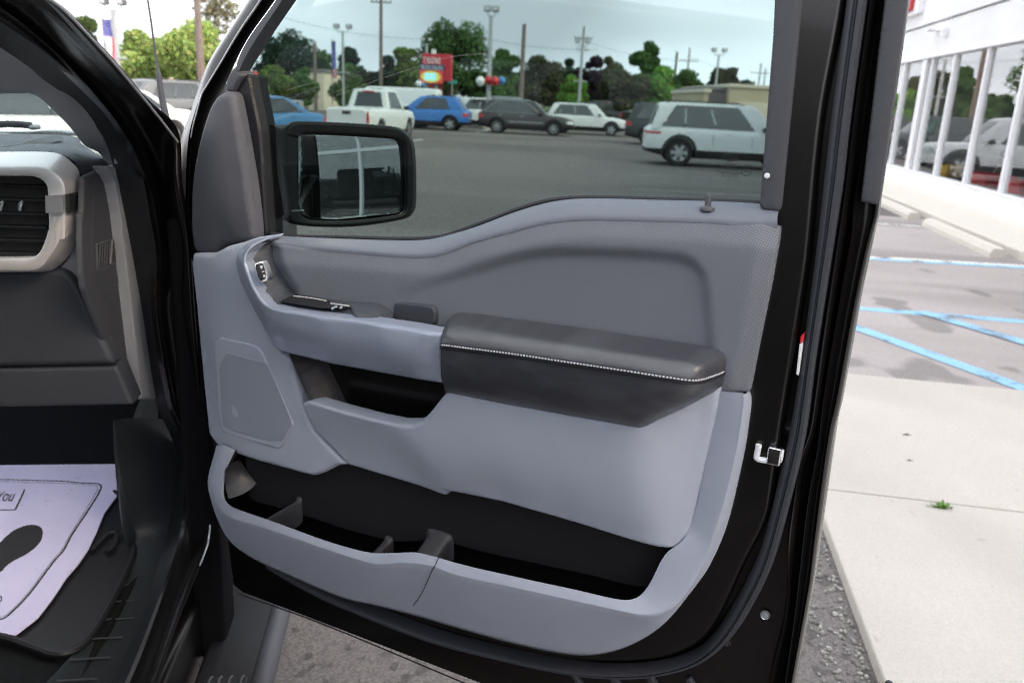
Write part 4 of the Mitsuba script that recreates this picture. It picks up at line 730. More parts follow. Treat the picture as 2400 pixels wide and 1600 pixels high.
# --- armrest
rows = [surveyed(7) for s in (
    '150,290,.008 200,246,.004 240,240,.003 600,285,.0 1000,338,.0 1500,410,.0 1900,468,.002 2000,482,.004 2035,500,.006 2058,530,.006',
    '128,330,.050 180,275,.045 240,262,.044 600,305,.044 1000,360,.044 1500,432,.044 1880,488,.044 1980,505,.042 2025,520,.034 2060,545,.012',
    '112,372,.090 150,352,.094 240,360,.096 600,402,.100 1000,455,.102 1500,528,.103 1800,572,.102 1900,585,.094 1990,585,.062 2062,565,.014',
    '104,425,.104 150,425,.108 300,446,.110 600,482,.113 1000,540,.115 1500,615,.116 1750,654,.114 1870,660,.106 1960,640,.074 2062,605,.015',
    '100,466,.108 150,472,.112 300,492,.115 600,530,.118 1000,590,.120 1500,666,.120 1720,699,.118 1840,712,.110 1950,690,.076 2056,645,.016',
    '99,484,.105 150,490,.109 300,510,.111 600,548,.114 1000,607,.116 1500,683,.116 1720,716,.114 1840,728,.106 1950,706,.072 2054,660,.015',
    '98,560,.106 150,570,.110 300,592,.113 600,635,.116 1000,695,.118 1500,765,.118 1700,790,.115 1820,795,.104 1940,760,.070 2048,700,.014',
    '100,680,.100 150,700,.104 300,735,.107 600,790,.110 1000,858,.112 1350,912,.112 1560,925,.106 1760,890,.086 1920,820,.056 2040,735,.012',
    '128,792,.088 200,806,.088 400,846,.089 700,903,.090 1000,958,.090 1300,1010,.090 1445,1037,.088 1620,968,.066 1830,868,.042 2030,760,.010',
    '150,800,.060 200,815,.050 400,850,.050 700,905,.050 1000,960,.050 1300,1012,.050 1445,1039,.050 1620,970,.040 1830,870,.02 2030,762,.0')]
dpart('armrest', loft(rows, 200, cross=6, blur=1, xblur=2.6), 'leather', 70)
e0 = np.array([r[0] for r in rows])
capm = (np.vstack([e0, e0.mean(0)]), np.array([[i, (i + 1) % len(e0), len(e0)] for i in range(len(e0))]))
dpart('armrest__end_cap', capm, 'leather', False)
sl = resample(rows[4] + [0, 0.0008, .0012], 400)
stit = [tube(np.array([sl[i], sl[i] * .5 + sl[i + 2] * .5 + [0, .0002, .0006], sl[i + 2]]), .0011, 5) for i in range(2, 394, 4)]
k = dpart('armrest__stitching', join(*stit), 'thread', False)
tag(k, 'row of white stitches along the leather armrest', kind='stuff')
dpart('armrest__piping', tube(rows[5] + [0, 0, .001], .0018, 6, 120), 'dark_plastic')

# --- side mirror outside the glass
MN = np.array([0.64199, -0.76509, 0.04994]); MR = np.array([0.76604, 0.64279, -0.00000]); MU = np.cross(MN, MR); MC = np.array([-0.35240, 1.75611, 1.48983])


def mirror_w(p):
    p = np.asarray(p, float)
    return MC + p[:, :1] * MR + p[:, 1:2] * MU + p[:, 2:3] * MN


def mpart(name, mesh, bsdf, smooth=40):
    return add(f'{TR}__side_mirror__{name}', mesh, bsdf, smooth, mirror_w)


mg = np.array([[-0.1126, 0.0782, 0], [-0.1073, 0.085, 0], [-0.0958, 0.0863, 0], [0.1114, 0.0779, 0], [0.124, 0.0722, 0], [0.1303, 0.0609, 0], [0.1314, 0.0171, 0], [0.1281, -0.0705, 0], [0.1208, -0.0792, 0], [0.1097, -0.082, 0], [-0.0389, -0.0876, 0], [-0.0529, -0.0862, 0], [-0.0973, -0.0808, 0], [-0.1136, -0.0708, 0], [-0.1193, -0.0521, 0]])
mv, mf = relief(mg, r=.0005, t=.004, res=.008, ds=.006)
mv[:, 2] -= ((mv[:, 0] - mg[:, 0].mean()) ** 2 + (mv[:, 1] - mg[:, 1].mean()) ** 2) / (2 * 1.4)
mpart('mirror_glass', (mv, mf), 'mirror_silver', 50)
h0 = np.array([[-0.1179, 0.0797, 0.006], [-0.1116, 0.088, 0.006], [-0.0985, 0.0899, 0.006], [0.1105, 0.0811, 0.006], [0.1241, 0.0748, 0.006], [0.1308, 0.0627, 0.006], [0.1319, 0.0173, 0.006], [0.1286, -0.0717, 0.006], [0.1201, -0.082, 0.006], [0.1075, -0.085, 0.006], [-0.0422, -0.0904, 0.006], [-0.0561, -0.0893, 0.006], [-0.102, -0.0838, 0.006], [-0.1199, -0.0737, 0.006], [-0.1254, -0.053, 0.006], [-0.1179, 0.0797, 0.006]])
h1 = np.array([[-0.1488, 0.0852, 0.01], [-0.1383, 0.1041, 0.01], [-0.1221, 0.1088, 0.01], [0.0926, 0.1018, 0.01], [0.1246, 0.0909, 0.01], [0.1409, 0.0676, 0.01], [0.1447, 0.0173, 0.01], [0.1433, -0.062, 0.01], [0.1318, -0.0842, 0.01], [0.1112, -0.0912, 0.01], [-0.0163, -0.1, 0.01], [-0.0724, -0.0975, 0.01], [-0.126, -0.0908, 0.01], [-0.1548, -0.0801, 0.01], [-0.1595, -0.0498, 0.01], [-0.1488, 0.0852, 0.01]])
h2 = np.array([[-0.1249, 0.085, -0.05], [-0.1139, 0.1066, -0.05], [-0.0939, 0.1109, -0.05], [0.131, 0.1042, -0.05], [0.1651, 0.0922, -0.05], [0.1815, 0.0667, -0.05], [0.1855, 0.0144, -0.05], [0.1841, -0.068, -0.05], [0.1721, -0.0918, -0.05], [0.1503, -0.0997, -0.05], [0.0159, -0.109, -0.05], [-0.0423, -0.106, -0.05], [-0.098, -0.0993, -0.05], [-0.1313, -0.088, -0.05], [-0.1361, -0.0551, -0.05], [-0.1249, 0.085, -0.05]])
h3 = h2.copy(); cm = h2[:, :2].mean(0); h3[:, :2] = cm + (h2[:, :2] - cm) * .8; h3[:, 2] = -.12
h4 = h2.copy(); h4[:, :2] = cm + (h2[:, :2] - cm) * .1; h4[:, 2] = -.15
q = [resample(x, 140) for x in (h0 - [0, 0, .012], h0, h1, h2, h3, h4)]
mpart('housing', loft(q, 140, cross=3, blur=1), 'dark_plastic', 50)
ar = [surveyed(8) for w, s in ((-.07, '130,830 240,820 250,1100 300,1400 215,1440 160,1150'), (-.20, '300,830 370,818 385,1000 400,1430 330,1450 280,1150'))]
rr = [resample(np.vstack([a, a[:1]]), 60) for a in ar]
dpart('mirror_arm', loft([rr[0], rr[0] * .5 + rr[1] * .5, rr[1]], 60, cross=3), 'dark_plastic')
add(f'{TR}__side_mirror__light_strip', tube(np.array([[-0.5048, 1.4241, -0.13], [-0.4854, 1.4275, -0.13], [-0.4568, 1.4312, -0.13]]), .0015, 6, 10), 'white_print', False, door_w)

# ================================================================ cab side
def vpart(name, mesh, bsdf, smooth=40, frame=truck_w):
    return add(f'{TR}__{name}', mesh, bsdf, smooth, frame)


R0 = np.array([[-0.06, -0.2448, 1.7335], [-0.06, -0.1108, 1.7013], [-0.06, -0.0375, 1.6832], [-0.06, 0.0627, 1.6541], [-0.06, 0.1741, 1.6225], [-0.06, 0.2452, 1.5869], [-0.06, 0.3118, 1.5354], [-0.06, 0.3538, 1.4354], [-0.06, 0.3936, 1.3037], [-0.06, 0.4222, 1.1931], [-0.06, 0.4739, 0.9491], [-0.06, 0.596, 0.7619], [-0.06, 0.555, 0.6906], [-0.06, 0.4966, 0.6078], [-0.06, 0.4145, 0.5654], [-0.06, 0.2366, 0.5169], [-0.06, 0.0513, 0.4989], [-0.06, -0.0743, 0.4977]])
R1 = np.array([[-0.02, -0.3224, 1.7448], [-0.02, -0.1962, 1.7201], [-0.02, -0.1031, 1.6983], [-0.02, 0.0364, 1.6556], [-0.02, 0.167, 1.6133], [-0.02, 0.2589, 1.5613], [-0.02, 0.3106, 1.4961], [-0.02, 0.3528, 1.3698], [-0.02, 0.3713, 1.3088], [-0.02, 0.3424, 1.2135], [-0.02, 0.3953, 0.9785], [-0.02, 0.5026, 0.8032], [-0.02, 0.4899, 0.7221], [-0.02, 0.4569, 0.6511], [-0.02, 0.3812, 0.5845], [-0.02, 0.2686, 0.5694], [-0.02, 0.0329, 0.5379], [-0.02, -0.0728, 0.5309]])
R2 = np.array([[-0.005, -0.3376, 1.7615], [-0.005, -0.2247, 1.7404], [-0.005, -0.0841, 1.7023], [-0.005, 0.0675, 1.6388], [-0.005, 0.166, 1.5916], [-0.005, 0.2434, 1.5416], [-0.005, 0.2833, 1.5052], [-0.005, 0.3422, 1.4451], [-0.005, 0.368, 1.3678], [-0.005, 0.3822, 1.3071], [-0.005, 0.3428, 1.2136], [-0.005, 0.3993, 0.977], [-0.005, 0.4965, 0.8058], [-0.005, 0.4842, 0.7248], [-0.005, 0.4696, 0.6662], [-0.005, 0.4277, 0.6228], [-0.005, 0.2814, 0.5817], [-0.005, 0.034, 0.5363], [-0.005, -0.0743, 0.5314]])
R3 = np.array([[0.03, -0.3726, 1.7694], [0.03, -0.2298, 1.7536], [0.03, -0.0578, 1.6962], [0.03, 0.0727, 1.6482], [0.03, 0.1884, 1.5924], [0.03, 0.2744, 1.535], [0.03, 0.3333, 1.4571], [0.03, 0.3598, 1.3701], [0.03, 0.37, 1.3103], [0.03, 0.3153, 1.221], [0.03, 0.3661, 0.9895], [0.03, 0.457, 0.8232], [0.03, 0.4454, 0.7434], [0.03, 0.4293, 0.6782], [0.03, 0.3659, 0.6141], [0.03, 0.1911, 0.5983], [0.03, -0.0278, 0.5581], [0.03, -0.1217, 0.57]])
R4 = np.array([[0.08, -0.4249, 1.7656], [0.08, -0.3446, 1.7589], [0.08, -0.2832, 1.7511], [0.08, -0.134, 1.7063], [0.08, 0.0416, 1.6401], [0.08, 0.2546, 1.5519], [0.08, 0.2434, 1.4838], [0.08, 0.2797, 1.3839], [0.08, 0.2849, 1.3275], [0.08, 0.2842, 1.2296], [0.08, 0.3013, 1.041], [0.08, 0.3383, 0.8757], [0.08, 0.3306, 0.7791], [0.08, 0.3253, 0.7245], [0.08, 0.29, 0.6782], [0.08, 0.198, 0.6724], [0.08, 0.0374, 0.6621], [0.08, -0.1319, 0.6392], [0.08, -0.2387, 0.6509]])
q = [resample(x, 160) for x in (R0, R1, R2, R3, R4)]
out_b = q[4] + [-.02, .04, -.01]
sealrows = [q[0] + [-.012, .01, -.004], q[0], q[0] * .6 + q[1] * .4 + [.012, -.008, .004], q[1] + [.012, -.006, .002], q[1] * .5 + q[2] * .5]
vpart('body_side__door_seal', loft(sealrows, 160, cross=4, blur=1), 'rubber')
bodyrows = [q[1] * .5 + q[2] * .5 + [-.01, .004, 0], q[2] + [.004, -.003, 0], q[2] * .8 + q[3] * .2 + [-.014, .01, 0], q[2] * .35 + q[3] * .65 + [-.012, .012, 0], q[3] + [0, -.006, 0], q[3] * .6 + q[4] * .4 + [-.008, .006, 0], q[4] + [-.006, -.004, 0], q[4], q[4] + [.002, .01, 0], out_b]
vpart('body_side', loft(bodyrows, 160, cross=4, blur=1), 'black_paint')
pillar_line = np.array([[0.082, -0.3495, 1.7584], [0.082, -0.2884, 1.7507], [0.082, -0.1399, 1.7061], [0.082, 0.0348, 1.6402], [0.082, 0.2414, 1.5536]])
vpart('body_side__pillar_highlight', tube(pillar_line, .0022, 8, 60), 'bright_edge')  # bright tube standing in for the highlight along the black pillar
sl_ = np.array([[0.082, 0.3065, 0.763], [0.082, 0.3131, 0.7311], [0.082, 0.3007, 0.7132], [0.082, 0.2767, 0.6859], [0.082, 0.2349, 0.678], [0.082, 0.1931, 0.6753]])
vpart('body_side__sill_highlight', tube(sl_, [.0006] + [.002] * 28 + [.0006], 8, 30), 'bright_edge')  # rim highlight of the black sill, built as a pale tube
# body skin behind the jamb (front fender) and behind the door opening (rear cab and bed), seen in the mirror and shading the cab
rbz_ = .42
vpart('front_fender', join(box(.0, .085, .42, 1.9, .90, 1.34, .05), box(.03, .085, .40, .58, .5, .92, .025)), 'black_paint')
vpart('rear_cab', box(-1.55, .07, -3.2, -1.08, .5, 1.42, .05), 'black_paint')
vpart('cargo_bed', box(-1.6, .09, -5.0, -3.25, .55, 1.40, .05), 'black_paint')
rg = []
for x in (-1.6, -0.06):
    rg += [box(x, x + .06, -3.2, -3.1, 1.42, 1.85), box(x, x + .06, -1.16, -1.06, .6, 1.85)]
vpart('rear_pillar', join(*rg), 'black_paint')
vpart('roof', box(-1.62, -.02, -3.1, -.30, 1.86, 1.93, .03), 'black_paint')
vpart('far_door', box(-1.72, -1.66, -1.1, .4, .6, 1.36, .02), 'black_paint')
vpart('hood', box(-1.55, .02, .95, 2.1, 1.20, 1.30, .04), 'black_paint')
vpart('cab_floor', box(-1.6, -.10, -1.2, 1.05, .52, .555), 'carpet')
vpart('firewall', box(-1.6, -.09, .90, .97, .5, 1.34), 'carpet')
vpart('kick_wall', box(-.115, -.10, .64, .95, .5, 1.0), 'carpet')
for x in (-.78, -1.50):
    k = vpart('front_seat', box(x, x + .52, -.95, -.42, .66, .95, .07), 'seat_cloth')
    vpart(k.split('__')[1] + '__backrest', box(x + .02, x + .50, -1.14, -.92, .85, 1.52, .08), 'seat_cloth')
    vpart(k.split('__')[1] + '__headrest', box(x + .12, x + .40, -1.12, -.98, 1.54, 1.76, .06), 'seat_cloth')
vpart('rear_seat', join(box(-1.55, -.12, -2.3, -1.75, .66, .98, .07), box(-1.55, -.12, -2.5, -2.3, .9, 1.62, .07)), 'seat_cloth')
vpart('cab_back_wall', box(-1.6, -.05, -3.19, -3.12, .6, 1.40), 'dark_plastic')
vpart('centre_console', box(-.93, -.80, -1.0, -.1, .6, 1.0, .04), 'dark_plastic')
vpart('headliner', box(-1.6, -.12, -3.1, -.32, 1.83, 1.855), 'headliner_cloth')
vpart('far_pillar', join(box(-1.70, -1.62, -1.2, -1.08, .6, 1.86), box(-1.70, -1.62, -3.2, -3.0, .6, 1.86), tube(np.array([[-1.66, -.3, 1.86], [-1.66, .55, 1.42]]), .05)), 'black_paint')
vpart('far_rear_door', box(-1.72, -1.66, -3.1, -1.1, .6, 1.36, .02), 'black_paint')
for x in (-1.66, .02):
    vpart('rear_side_glass', (np.array([[x, -3.05, 1.38], [x, -1.12, 1.38], [x - .0, -1.12, 1.86], [x, -3.05, 1.86]]), np.array([[0, 1, 2], [0, 2, 3]])), 'privacy_glass', False)
vpart('back_glass', (np.array([[-1.55, -3.14, 1.38], [-.1, -3.14, 1.38], [-.1, -3.1, 1.86], [-1.55, -3.1, 1.86]]), np.array([[0, 1, 2], [0, 2, 3]])), 'privacy_glass', False)
vpart('far_front_glass', (np.array([[-1.66, -1.06, 1.36], [-1.66, .5, 1.36], [-1.66, -.35, 1.86], [-1.66, -1.06, 1.86]]), np.array([[0, 1, 2], [0, 2, 3]])), 'privacy_glass', False)
vpart('underbody', box(-1.6, -.05, -5.0, 1.9, .36, .40), 'dark_gap')
vpart('rocker_panel', box(.0, .05, -3.2, .42, .36, .53, .02), 'black_paint')
vpart('running_board__bracket', box(-.05, .10, -.35, -.28, rbz_ - .05, rbz_ - .02), 'dark_gap')
wl_ = revolve([[.0001, -.12], [.24, -.12], [.39, -.13], [.42, -.10], [.42, .10], [.39, .13], [.24, .12], [.0001, .10]], 40)
for f_ in (1.02, -3.9):
    vpart('front_wheel' if f_ > 0 else 'rear_wheel', (np.c_[wl_[0][:, 2] - .11, wl_[0][:, 0] + f_, wl_[0][:, 1] + .42], wl_[1]), 'tyre')
vpart('front_bumper', box(-1.55, .0, 1.9, 2.15, .5, .85, .06), 'black_paint')
vpart('hinge_gap_block', box(.03, .10, .30, .42, .36, 1.40, .015), 'gap_shade_black')  # added box closing the hinge gap; its black stands for shade

# --- inner pillar trim and windscreen
I0 = np.array([[-0.13, -0.1609, 1.6314], [-0.13, 0.0292, 1.6329], [-0.13, 0.1107, 1.6328], [-0.13, 0.1388, 1.632], [-0.13, 0.1702, 1.6271], [-0.13, 0.2363, 1.5987], [-0.13, 0.2978, 1.5702], [-0.13, 0.3403, 1.5436], [-0.13, 0.3564, 1.5333], [-0.13, 0.4318, 1.5157], [-0.13, 0.4665, 1.4998], [-0.13, 0.4817, 1.4814]])
P0 = np.array([[-0.062, -0.241, 1.7328], [-0.062, -0.1063, 1.701], [-0.062, -0.0328, 1.6828], [-0.062, 0.0677, 1.6535], [-0.062, 0.1795, 1.6219], [-0.062, 0.2509, 1.5861], [-0.062, 0.3178, 1.535], [-0.062, 0.3269, 1.5155], [-0.062, 0.3286, 1.4963]])
I0b = np.array([[-0.13, -0.1682, 1.6045], [-0.13, 0.0245, 1.6154]])
m0 = resample(I0, 90) * .5 + resample(P0, 90) * .5 + [.012, -.012, 0]
vpart('pillar_trim', loft([resample(I0, 90) + [0, .05, 0], I0, m0, P0, P0 + [.02, .02, 0]], 90, cross=5, blur=2), 'pillar_plastic')
gh = np.array([[-0.105, -0.1006, 1.6387], [-0.105, -0.0253, 1.6404], [-0.105, 0.0075, 1.6418], [-0.105, 0.0364, 1.644], [-0.105, 0.0549, 1.6473], [-0.105, 0.0593, 1.6506], [-0.105, 0.0538, 1.6543], [-0.105, 0.0357, 1.6627], [-0.105, 0.015, 1.6695], [-0.105, -0.0054, 1.6749], [-0.105, -0.0153, 1.6775], [-0.105, -0.086, 1.6925]])
gh2 = np.c_[gh[:, 1], gh[:, 2], gh[:, 0]]
vpart('grab_handle', relief(soft(gh2, 1), r=.012, t=.02, ds=.006, dome=.012), 'pillar_plastic', 40, side_w)
W0 = I0 + [-.01, .03, 0]
vpart('windscreen', loft([W0 + [0.03, .005, .0], W0 - [1.45, 0, 0]], 60), 'screen_glass', False)
kk = np.array([[-0.068, 0.2843, 1.4998], [-0.068, 0.3151, 1.4789], [-0.068, 0.3321, 1.4637], [-0.068, 0.3417, 1.4286], [-0.068, 0.3481, 1.4004], [-0.068, 0.3534, 1.3315], [-0.068, 0.3628, 1.2564], [-0.068, 0.373, 1.1215], [-0.068, 0.3845, 0.9823], [-0.068, 0.4457, 0.9592], [-0.068, 0.5003, 0.9392], [-0.068, 0.475, 1.0735], [-0.068, 0.4479, 1.1866], [-0.068, 0.4191, 1.3003], [-0.068, 0.403, 1.374], [-0.068, 0.3972, 1.3969], [-0.068, 0.3786, 1.4321], [-0.068, 0.3612, 1.4687], [-0.068, 0.3464, 1.4947]])
kb = np.array([[-0.135, 0.4274, 1.491], [-0.135, 0.6796, 1.4713], [-0.135, 0.6835, 1.3528], [-0.135, 0.7137, 1.236], [-0.135, 0.7341, 0.854], [-0.135, 0.5386, 0.9248], [-0.135, 0.466, 1.2154]])
vpart('kick_strip__backing', relief(np.c_[kb[:, 1], kb[:, 2], kb[:, 0]], r=.003, t=.01, ds=.01, res=.04), 'dash_plastic', 40, side_w)
vpart('kick_strip', relief(np.c_[kk[:, 1], kk[:, 2], kk[:, 0]], r=.004, t=.02, ds=.006), 'pillar_plastic', 40, side_w)

# --- dashboard
def xz(p):
    return np.c_[p[:, 0], p[:, 2], -p[:, 1]]


def xpart(name, mesh, bsdf, smooth=40):
    return add(f'{TR}__dashboard__{name}', mesh, bsdf, smooth, cross_w)


cap = np.array([[-0.09, 0.2347, 1.4823], [-0.09, 0.3587, 1.4915], [-0.09, 0.3695, 1.4854], [-0.09, 0.3981, 1.4562], [-0.09, 0.4324, 1.3696], [-0.09, 0.4148, 1.3907], [-0.09, 0.4301, 1.2413], [-0.09, 0.4407, 1.1013], [-0.09, 0.448, 0.9605], [-0.09, 0.405, 0.9631], [-0.09, 0.3909, 0.9699], [-0.09, 0.2584, 1.1551], [-0.09, 0.1825, 1.2809], [-0.09, 0.1791, 1.3105], [-0.09, 0.1898, 1.3653], [-0.09, 0.2041, 1.4193], [-0.09, 0.2126, 1.4202]])
add(f'{TR}__dashboard__end_panel', relief(np.c_[cap[:, 1], cap[:, 2], cap[:, 0]], r=.007, t=.003, ds=.006), 'dash_plastic', 40, side_w)
cp2 = np.array([[-0.089, 0.2678, 1.4428], [-0.089, 0.2766, 1.4496], [-0.089, 0.295, 1.4523], [-0.089, 0.3904, 1.4577], [-0.089, 0.4004, 1.4189], [-0.089, 0.424, 1.3498], [-0.089, 0.4368, 1.2948], [-0.089, 0.4059, 1.2565], [-0.089, 0.2747, 1.229], [-0.089, 0.2237, 1.3012], [-0.089, 0.2419, 1.3855]])
add(f'{TR}__dashboard__end_panel__inset', relief(soft(np.c_[cp2[:, 1], cp2[:, 2], cp2[:, 0] - .0], 1), r=.004, t=.005, ds=.006), 'dash_plastic', 40, side_w)
dv = np.array([[-0.0875, 0.2567, 1.3524], [-0.0875, 0.2731, 1.3525], [-0.0875, 0.3812, 1.3458], [-0.0875, 0.3888, 1.3391], [-0.0875, 0.3921, 1.2968], [-0.0875, 0.3815, 1.2924], [-0.0875, 0.2584, 1.2963], [-0.0875, 0.2486, 1.2996]])
k = f'{TR}__dashboard__end_vent'
add(k, relief(np.c_[dv[:, 1], dv[:, 2], dv[:, 0]], r=.002, t=.004, ds=.004), 'grey_trim', 40, side_w)
dv2 = np.array([[-0.0868, 0.26, 1.351], [-0.0868, 0.3604, 1.3454], [-0.0868, 0.3531, 1.2996], [-0.0868, 0.2538, 1.3024]])
add(k + '__well', relief(np.c_[dv2[:, 1], dv2[:, 2], dv2[:, 0]], r=.001, t=.003, ds=.004), 'dark_gap', 40, side_w)
for i in range(5):
    x = 660 + i * 17
    p = surveyed(9)
    add(k + '__slat', tube(p, .0018, 6), 'dash_plastic', False, truck_w)
add(k + '__thumb_wheel', tube(np.array([[-0.083, 0.3296, 1.3482], [-0.083, 0.3062, 1.3026]]), .0035, 8, 6), 'grey_trim', 40, truck_w)

F0 = .205
xpart('face', relief(xz(np.array([[-0.3385, 0.275, 1.5176], [-0.2517, 0.275, 1.5225], [-0.1642, 0.275, 1.5244], [-0.1353, 0.275, 1.52], [-0.1143, 0.275, 1.4925], [-0.1065, 0.275, 1.4742], [-0.1125, 0.275, 1.4111], [-0.1276, 0.275, 1.2896], [-0.1257, 0.275, 1.2652], [-0.0517, 0.275, 1.0092], [-0.3137, 0.275, 1.0029], [-0.3996, 0.275, 1.0028]])), r=.01, t=.05, res=.03, ds=.01), 'dash_plastic')
side_strip = np.array([[-0.1154, 0.271, 1.4036], [-0.114, 0.271, 1.3744], [-0.1227, 0.271, 1.2966], [-0.1199, 0.271, 1.2663], [-0.1343, 0.271, 1.2781], [-0.1469, 0.271, 1.293], [-0.1657, 0.271, 1.301], [-0.1564, 0.271, 1.3109], [-0.1333, 0.271, 1.3472], [-0.1204, 0.271, 1.3801]])
xpart('face__corner', relief(xz(side_strip), r=.003, t=.03, ds=.005), 'pillar_plastic')
a_ = np.array([[-0.3069, 0.205, 1.4967], [-0.2235, 0.205, 1.5003], [-0.156, 0.205, 1.5028], [-0.1395, 0.205, 1.4987], [-0.1264, 0.205, 1.4886], [-0.1176, 0.205, 1.4776], [-0.1153, 0.205, 1.4627], [-0.119, 0.205, 1.4204], [-0.126, 0.205, 1.3649], [-0.1231, 0.205, 1.3902], [-0.1274, 0.205, 1.3788], [-0.1386, 0.205, 1.36], [-0.165, 0.205, 1.3236], [-0.174, 0.205, 1.3142], [-0.1879, 0.205, 1.3093], [-0.2465, 0.205, 1.3074], [-0.3254, 0.205, 1.3056]])
b_ = np.array([[-0.3091, 0.205, 1.4803], [-0.2254, 0.205, 1.4838], [-0.1706, 0.205, 1.4852], [-0.1582, 0.205, 1.4821], [-0.1491, 0.205, 1.475], [-0.1453, 0.205, 1.4647], [-0.1471, 0.205, 1.4346], [-0.151, 0.205, 1.3889], [-0.1582, 0.205, 1.3609], [-0.1515, 0.205, 1.3894], [-0.1542, 0.205, 1.3808], [-0.1624, 0.205, 1.3608], [-0.1723, 0.205, 1.3429], [-0.1797, 0.205, 1.3362], [-0.1908, 0.205, 1.3316], [-0.2439, 0.205, 1.3289], [-0.3226, 0.205, 1.327]])
c_ = np.array([[-0.3309, 0.26, 1.5189], [-0.2451, 0.26, 1.5222], [-0.1641, 0.26, 1.5253], [-0.1439, 0.26, 1.5237], [-0.1299, 0.26, 1.5176], [-0.1179, 0.26, 1.5059], [-0.1074, 0.26, 1.4925], [-0.1076, 0.26, 1.4694], [-0.1108, 0.26, 1.4289], [-0.115, 0.26, 1.3814], [-0.1138, 0.26, 1.3936], [-0.1158, 0.26, 1.379], [-0.1292, 0.26, 1.3478], [-0.1668, 0.26, 1.3032], [-0.1814, 0.26, 1.296], [-0.2038, 0.26, 1.2935], [-0.2727, 0.26, 1.2914], [-0.3543, 0.26, 1.2896]])
q = [resample(x, 130) for x in (a_, b_, c_)]
ins = q[1] + [0, .05, 0]
rows = [q[2], q[2] * .15 + q[0] * .85 + [0, -.004, 0], q[0] + [0, -.001, 0], q[0] * .5 + q[1] * .5 + [0, -.003, 0], q[1], ins]
vpart('dashboard__vent_surround', loft(rows, 130, cross=3, blur=1), 'silver_trim', 35)
xpart('vent', relief(xz(np.array([[-0.3311, 0.25, 1.4808], [-0.2453, 0.25, 1.4839], [-0.1846, 0.25, 1.486], [-0.1629, 0.25, 1.4716], [-0.1615, 0.25, 1.4285], [-0.1677, 0.25, 1.3688], [-0.1687, 0.25, 1.3675], [-0.1807, 0.25, 1.3438], [-0.1911, 0.25, 1.323], [-0.2654, 0.25, 1.3154], [-0.3463, 0.25, 1.3135]])), r=.004, t=.02, ds=.01, res=.03), 'dark_gap')
for y in (1150, 1235, 1320, 1400, 1480, 1560):
    s0, s1 = surveyed(10)
    xpart('vent__slat', join(box(s0[0], s1[0], s1[2] - .003, s1[2] + .003, -s0[1] - .015, -s0[1] + .006, .002)), 'dark_plastic')
for x in (0, 118):
    p = surveyed(11)
    vpart('dashboard__vent__knob', tube(p, [.002, .004, .003], 8), 'chrome')
band = np.array([[-0.1457, 0.203, 1.4511], [-0.1141, 0.201, 1.4542], [-0.1172, 0.201, 1.4206], [-0.1481, 0.203, 1.4197]])
vpart('dashboard__vent_surround__band', quad(band, .01), 'bright_edge', False)
bs_ = np.array([[-0.1141, 0.201, 1.4542], [-0.1087, 0.263, 1.4536], [-0.1113, 0.263, 1.426], [-0.1172, 0.201, 1.4206]])
vpart('dashboard__vent_surround__band', quad(bs_, .008), 'mark_ink', False)
for i in range(7):
    t0 = (i + .9) / 8.2
    l, r_ = bs_[0] * (1 - t0) + bs_[3] * t0, bs_[1] * (1 - t0) + bs_[2] * t0
    e = .06, (.62 if i < 3 else .92)
    vpart('dashboard__vent_surround__band__stripe' if False else 'dashboard__flag_stripe', tube(np.array([l * (1 - e[0]) + r_ * e[0], l * (1 - e[1]) + r_ * e[1]]) + [.0025, -.0015, 0], .0010, 6), 'white_print', False)
xpart('glove_box', relief(soft(xz(np.array([[-0.3519, 0.255, 1.2895], [-0.2704, 0.255, 1.2919], [-0.2015, 0.255, 1.2966], [-0.1678, 0.255, 1.3018], [-0.1542, 0.255, 1.2998], [-0.1425, 0.255, 1.2919], [-0.1339, 0.255, 1.2801], [-0.1249, 0.255, 1.2576], [-0.1026, 0.255, 1.1935], [-0.0723, 0.255, 1.106], [-0.0818, 0.255, 1.104], [-0.2936, 0.255, 1.0973], [-0.3777, 0.255, 1.0951]])), 1), r=.014, t=.03, ds=.006, res=.03, seg=4), 'dash_plastic')
xpart('knee_panel', relief(xz(np.array([[-0.3807, 0.26, 1.0909], [-0.2963, 0.26, 1.0931], [-0.0838, 0.26, 1.0991], [-0.0726, 0.26, 1.1005], [-0.0604, 0.26, 1.0649], [-0.0464, 0.26, 1.0182], [-0.0496, 0.26, 1.0149], [-0.3062, 0.26, 1.01], [-0.3916, 0.26, 1.0086]])), r=.008, t=.03, ds=.006, res=.03), 'dash_plastic')
tr0 = np.array([[-0.3335, 0.265, 1.5178], [-0.2473, 0.265, 1.5224], [-0.1631, 0.265, 1.5257], [-0.1317, 0.265, 1.5187], [-0.1127, 0.265, 1.5026], [-0.1044, 0.265, 1.4814], [-0.1027, 0.265, 1.4778]])
tr1 = np.array([[-0.3991, 0.4, 1.5233], [-0.3064, 0.4, 1.527], [-0.2125, 0.4, 1.5308], [-0.169, 0.4, 1.526], [-0.1394, 0.42, 1.5094], [-0.1211, 0.42, 1.4984], [-0.1091, 0.42, 1.4865]])
tr2 = np.array([[-0.5262, 0.66, 1.5278], [-0.4208, 0.66, 1.531], [-0.332, 0.66, 1.5332], [-0.2784, 0.66, 1.5325], [-0.2479, 0.64, 1.5317], [-0.2024, 0.55, 1.5212], [-0.1261, 0.46, 1.5011]])
vpart('dashboard__top_pad', loft([tr0, tr1, tr2], 80, cross=6, blur=1), 'dash_plastic')
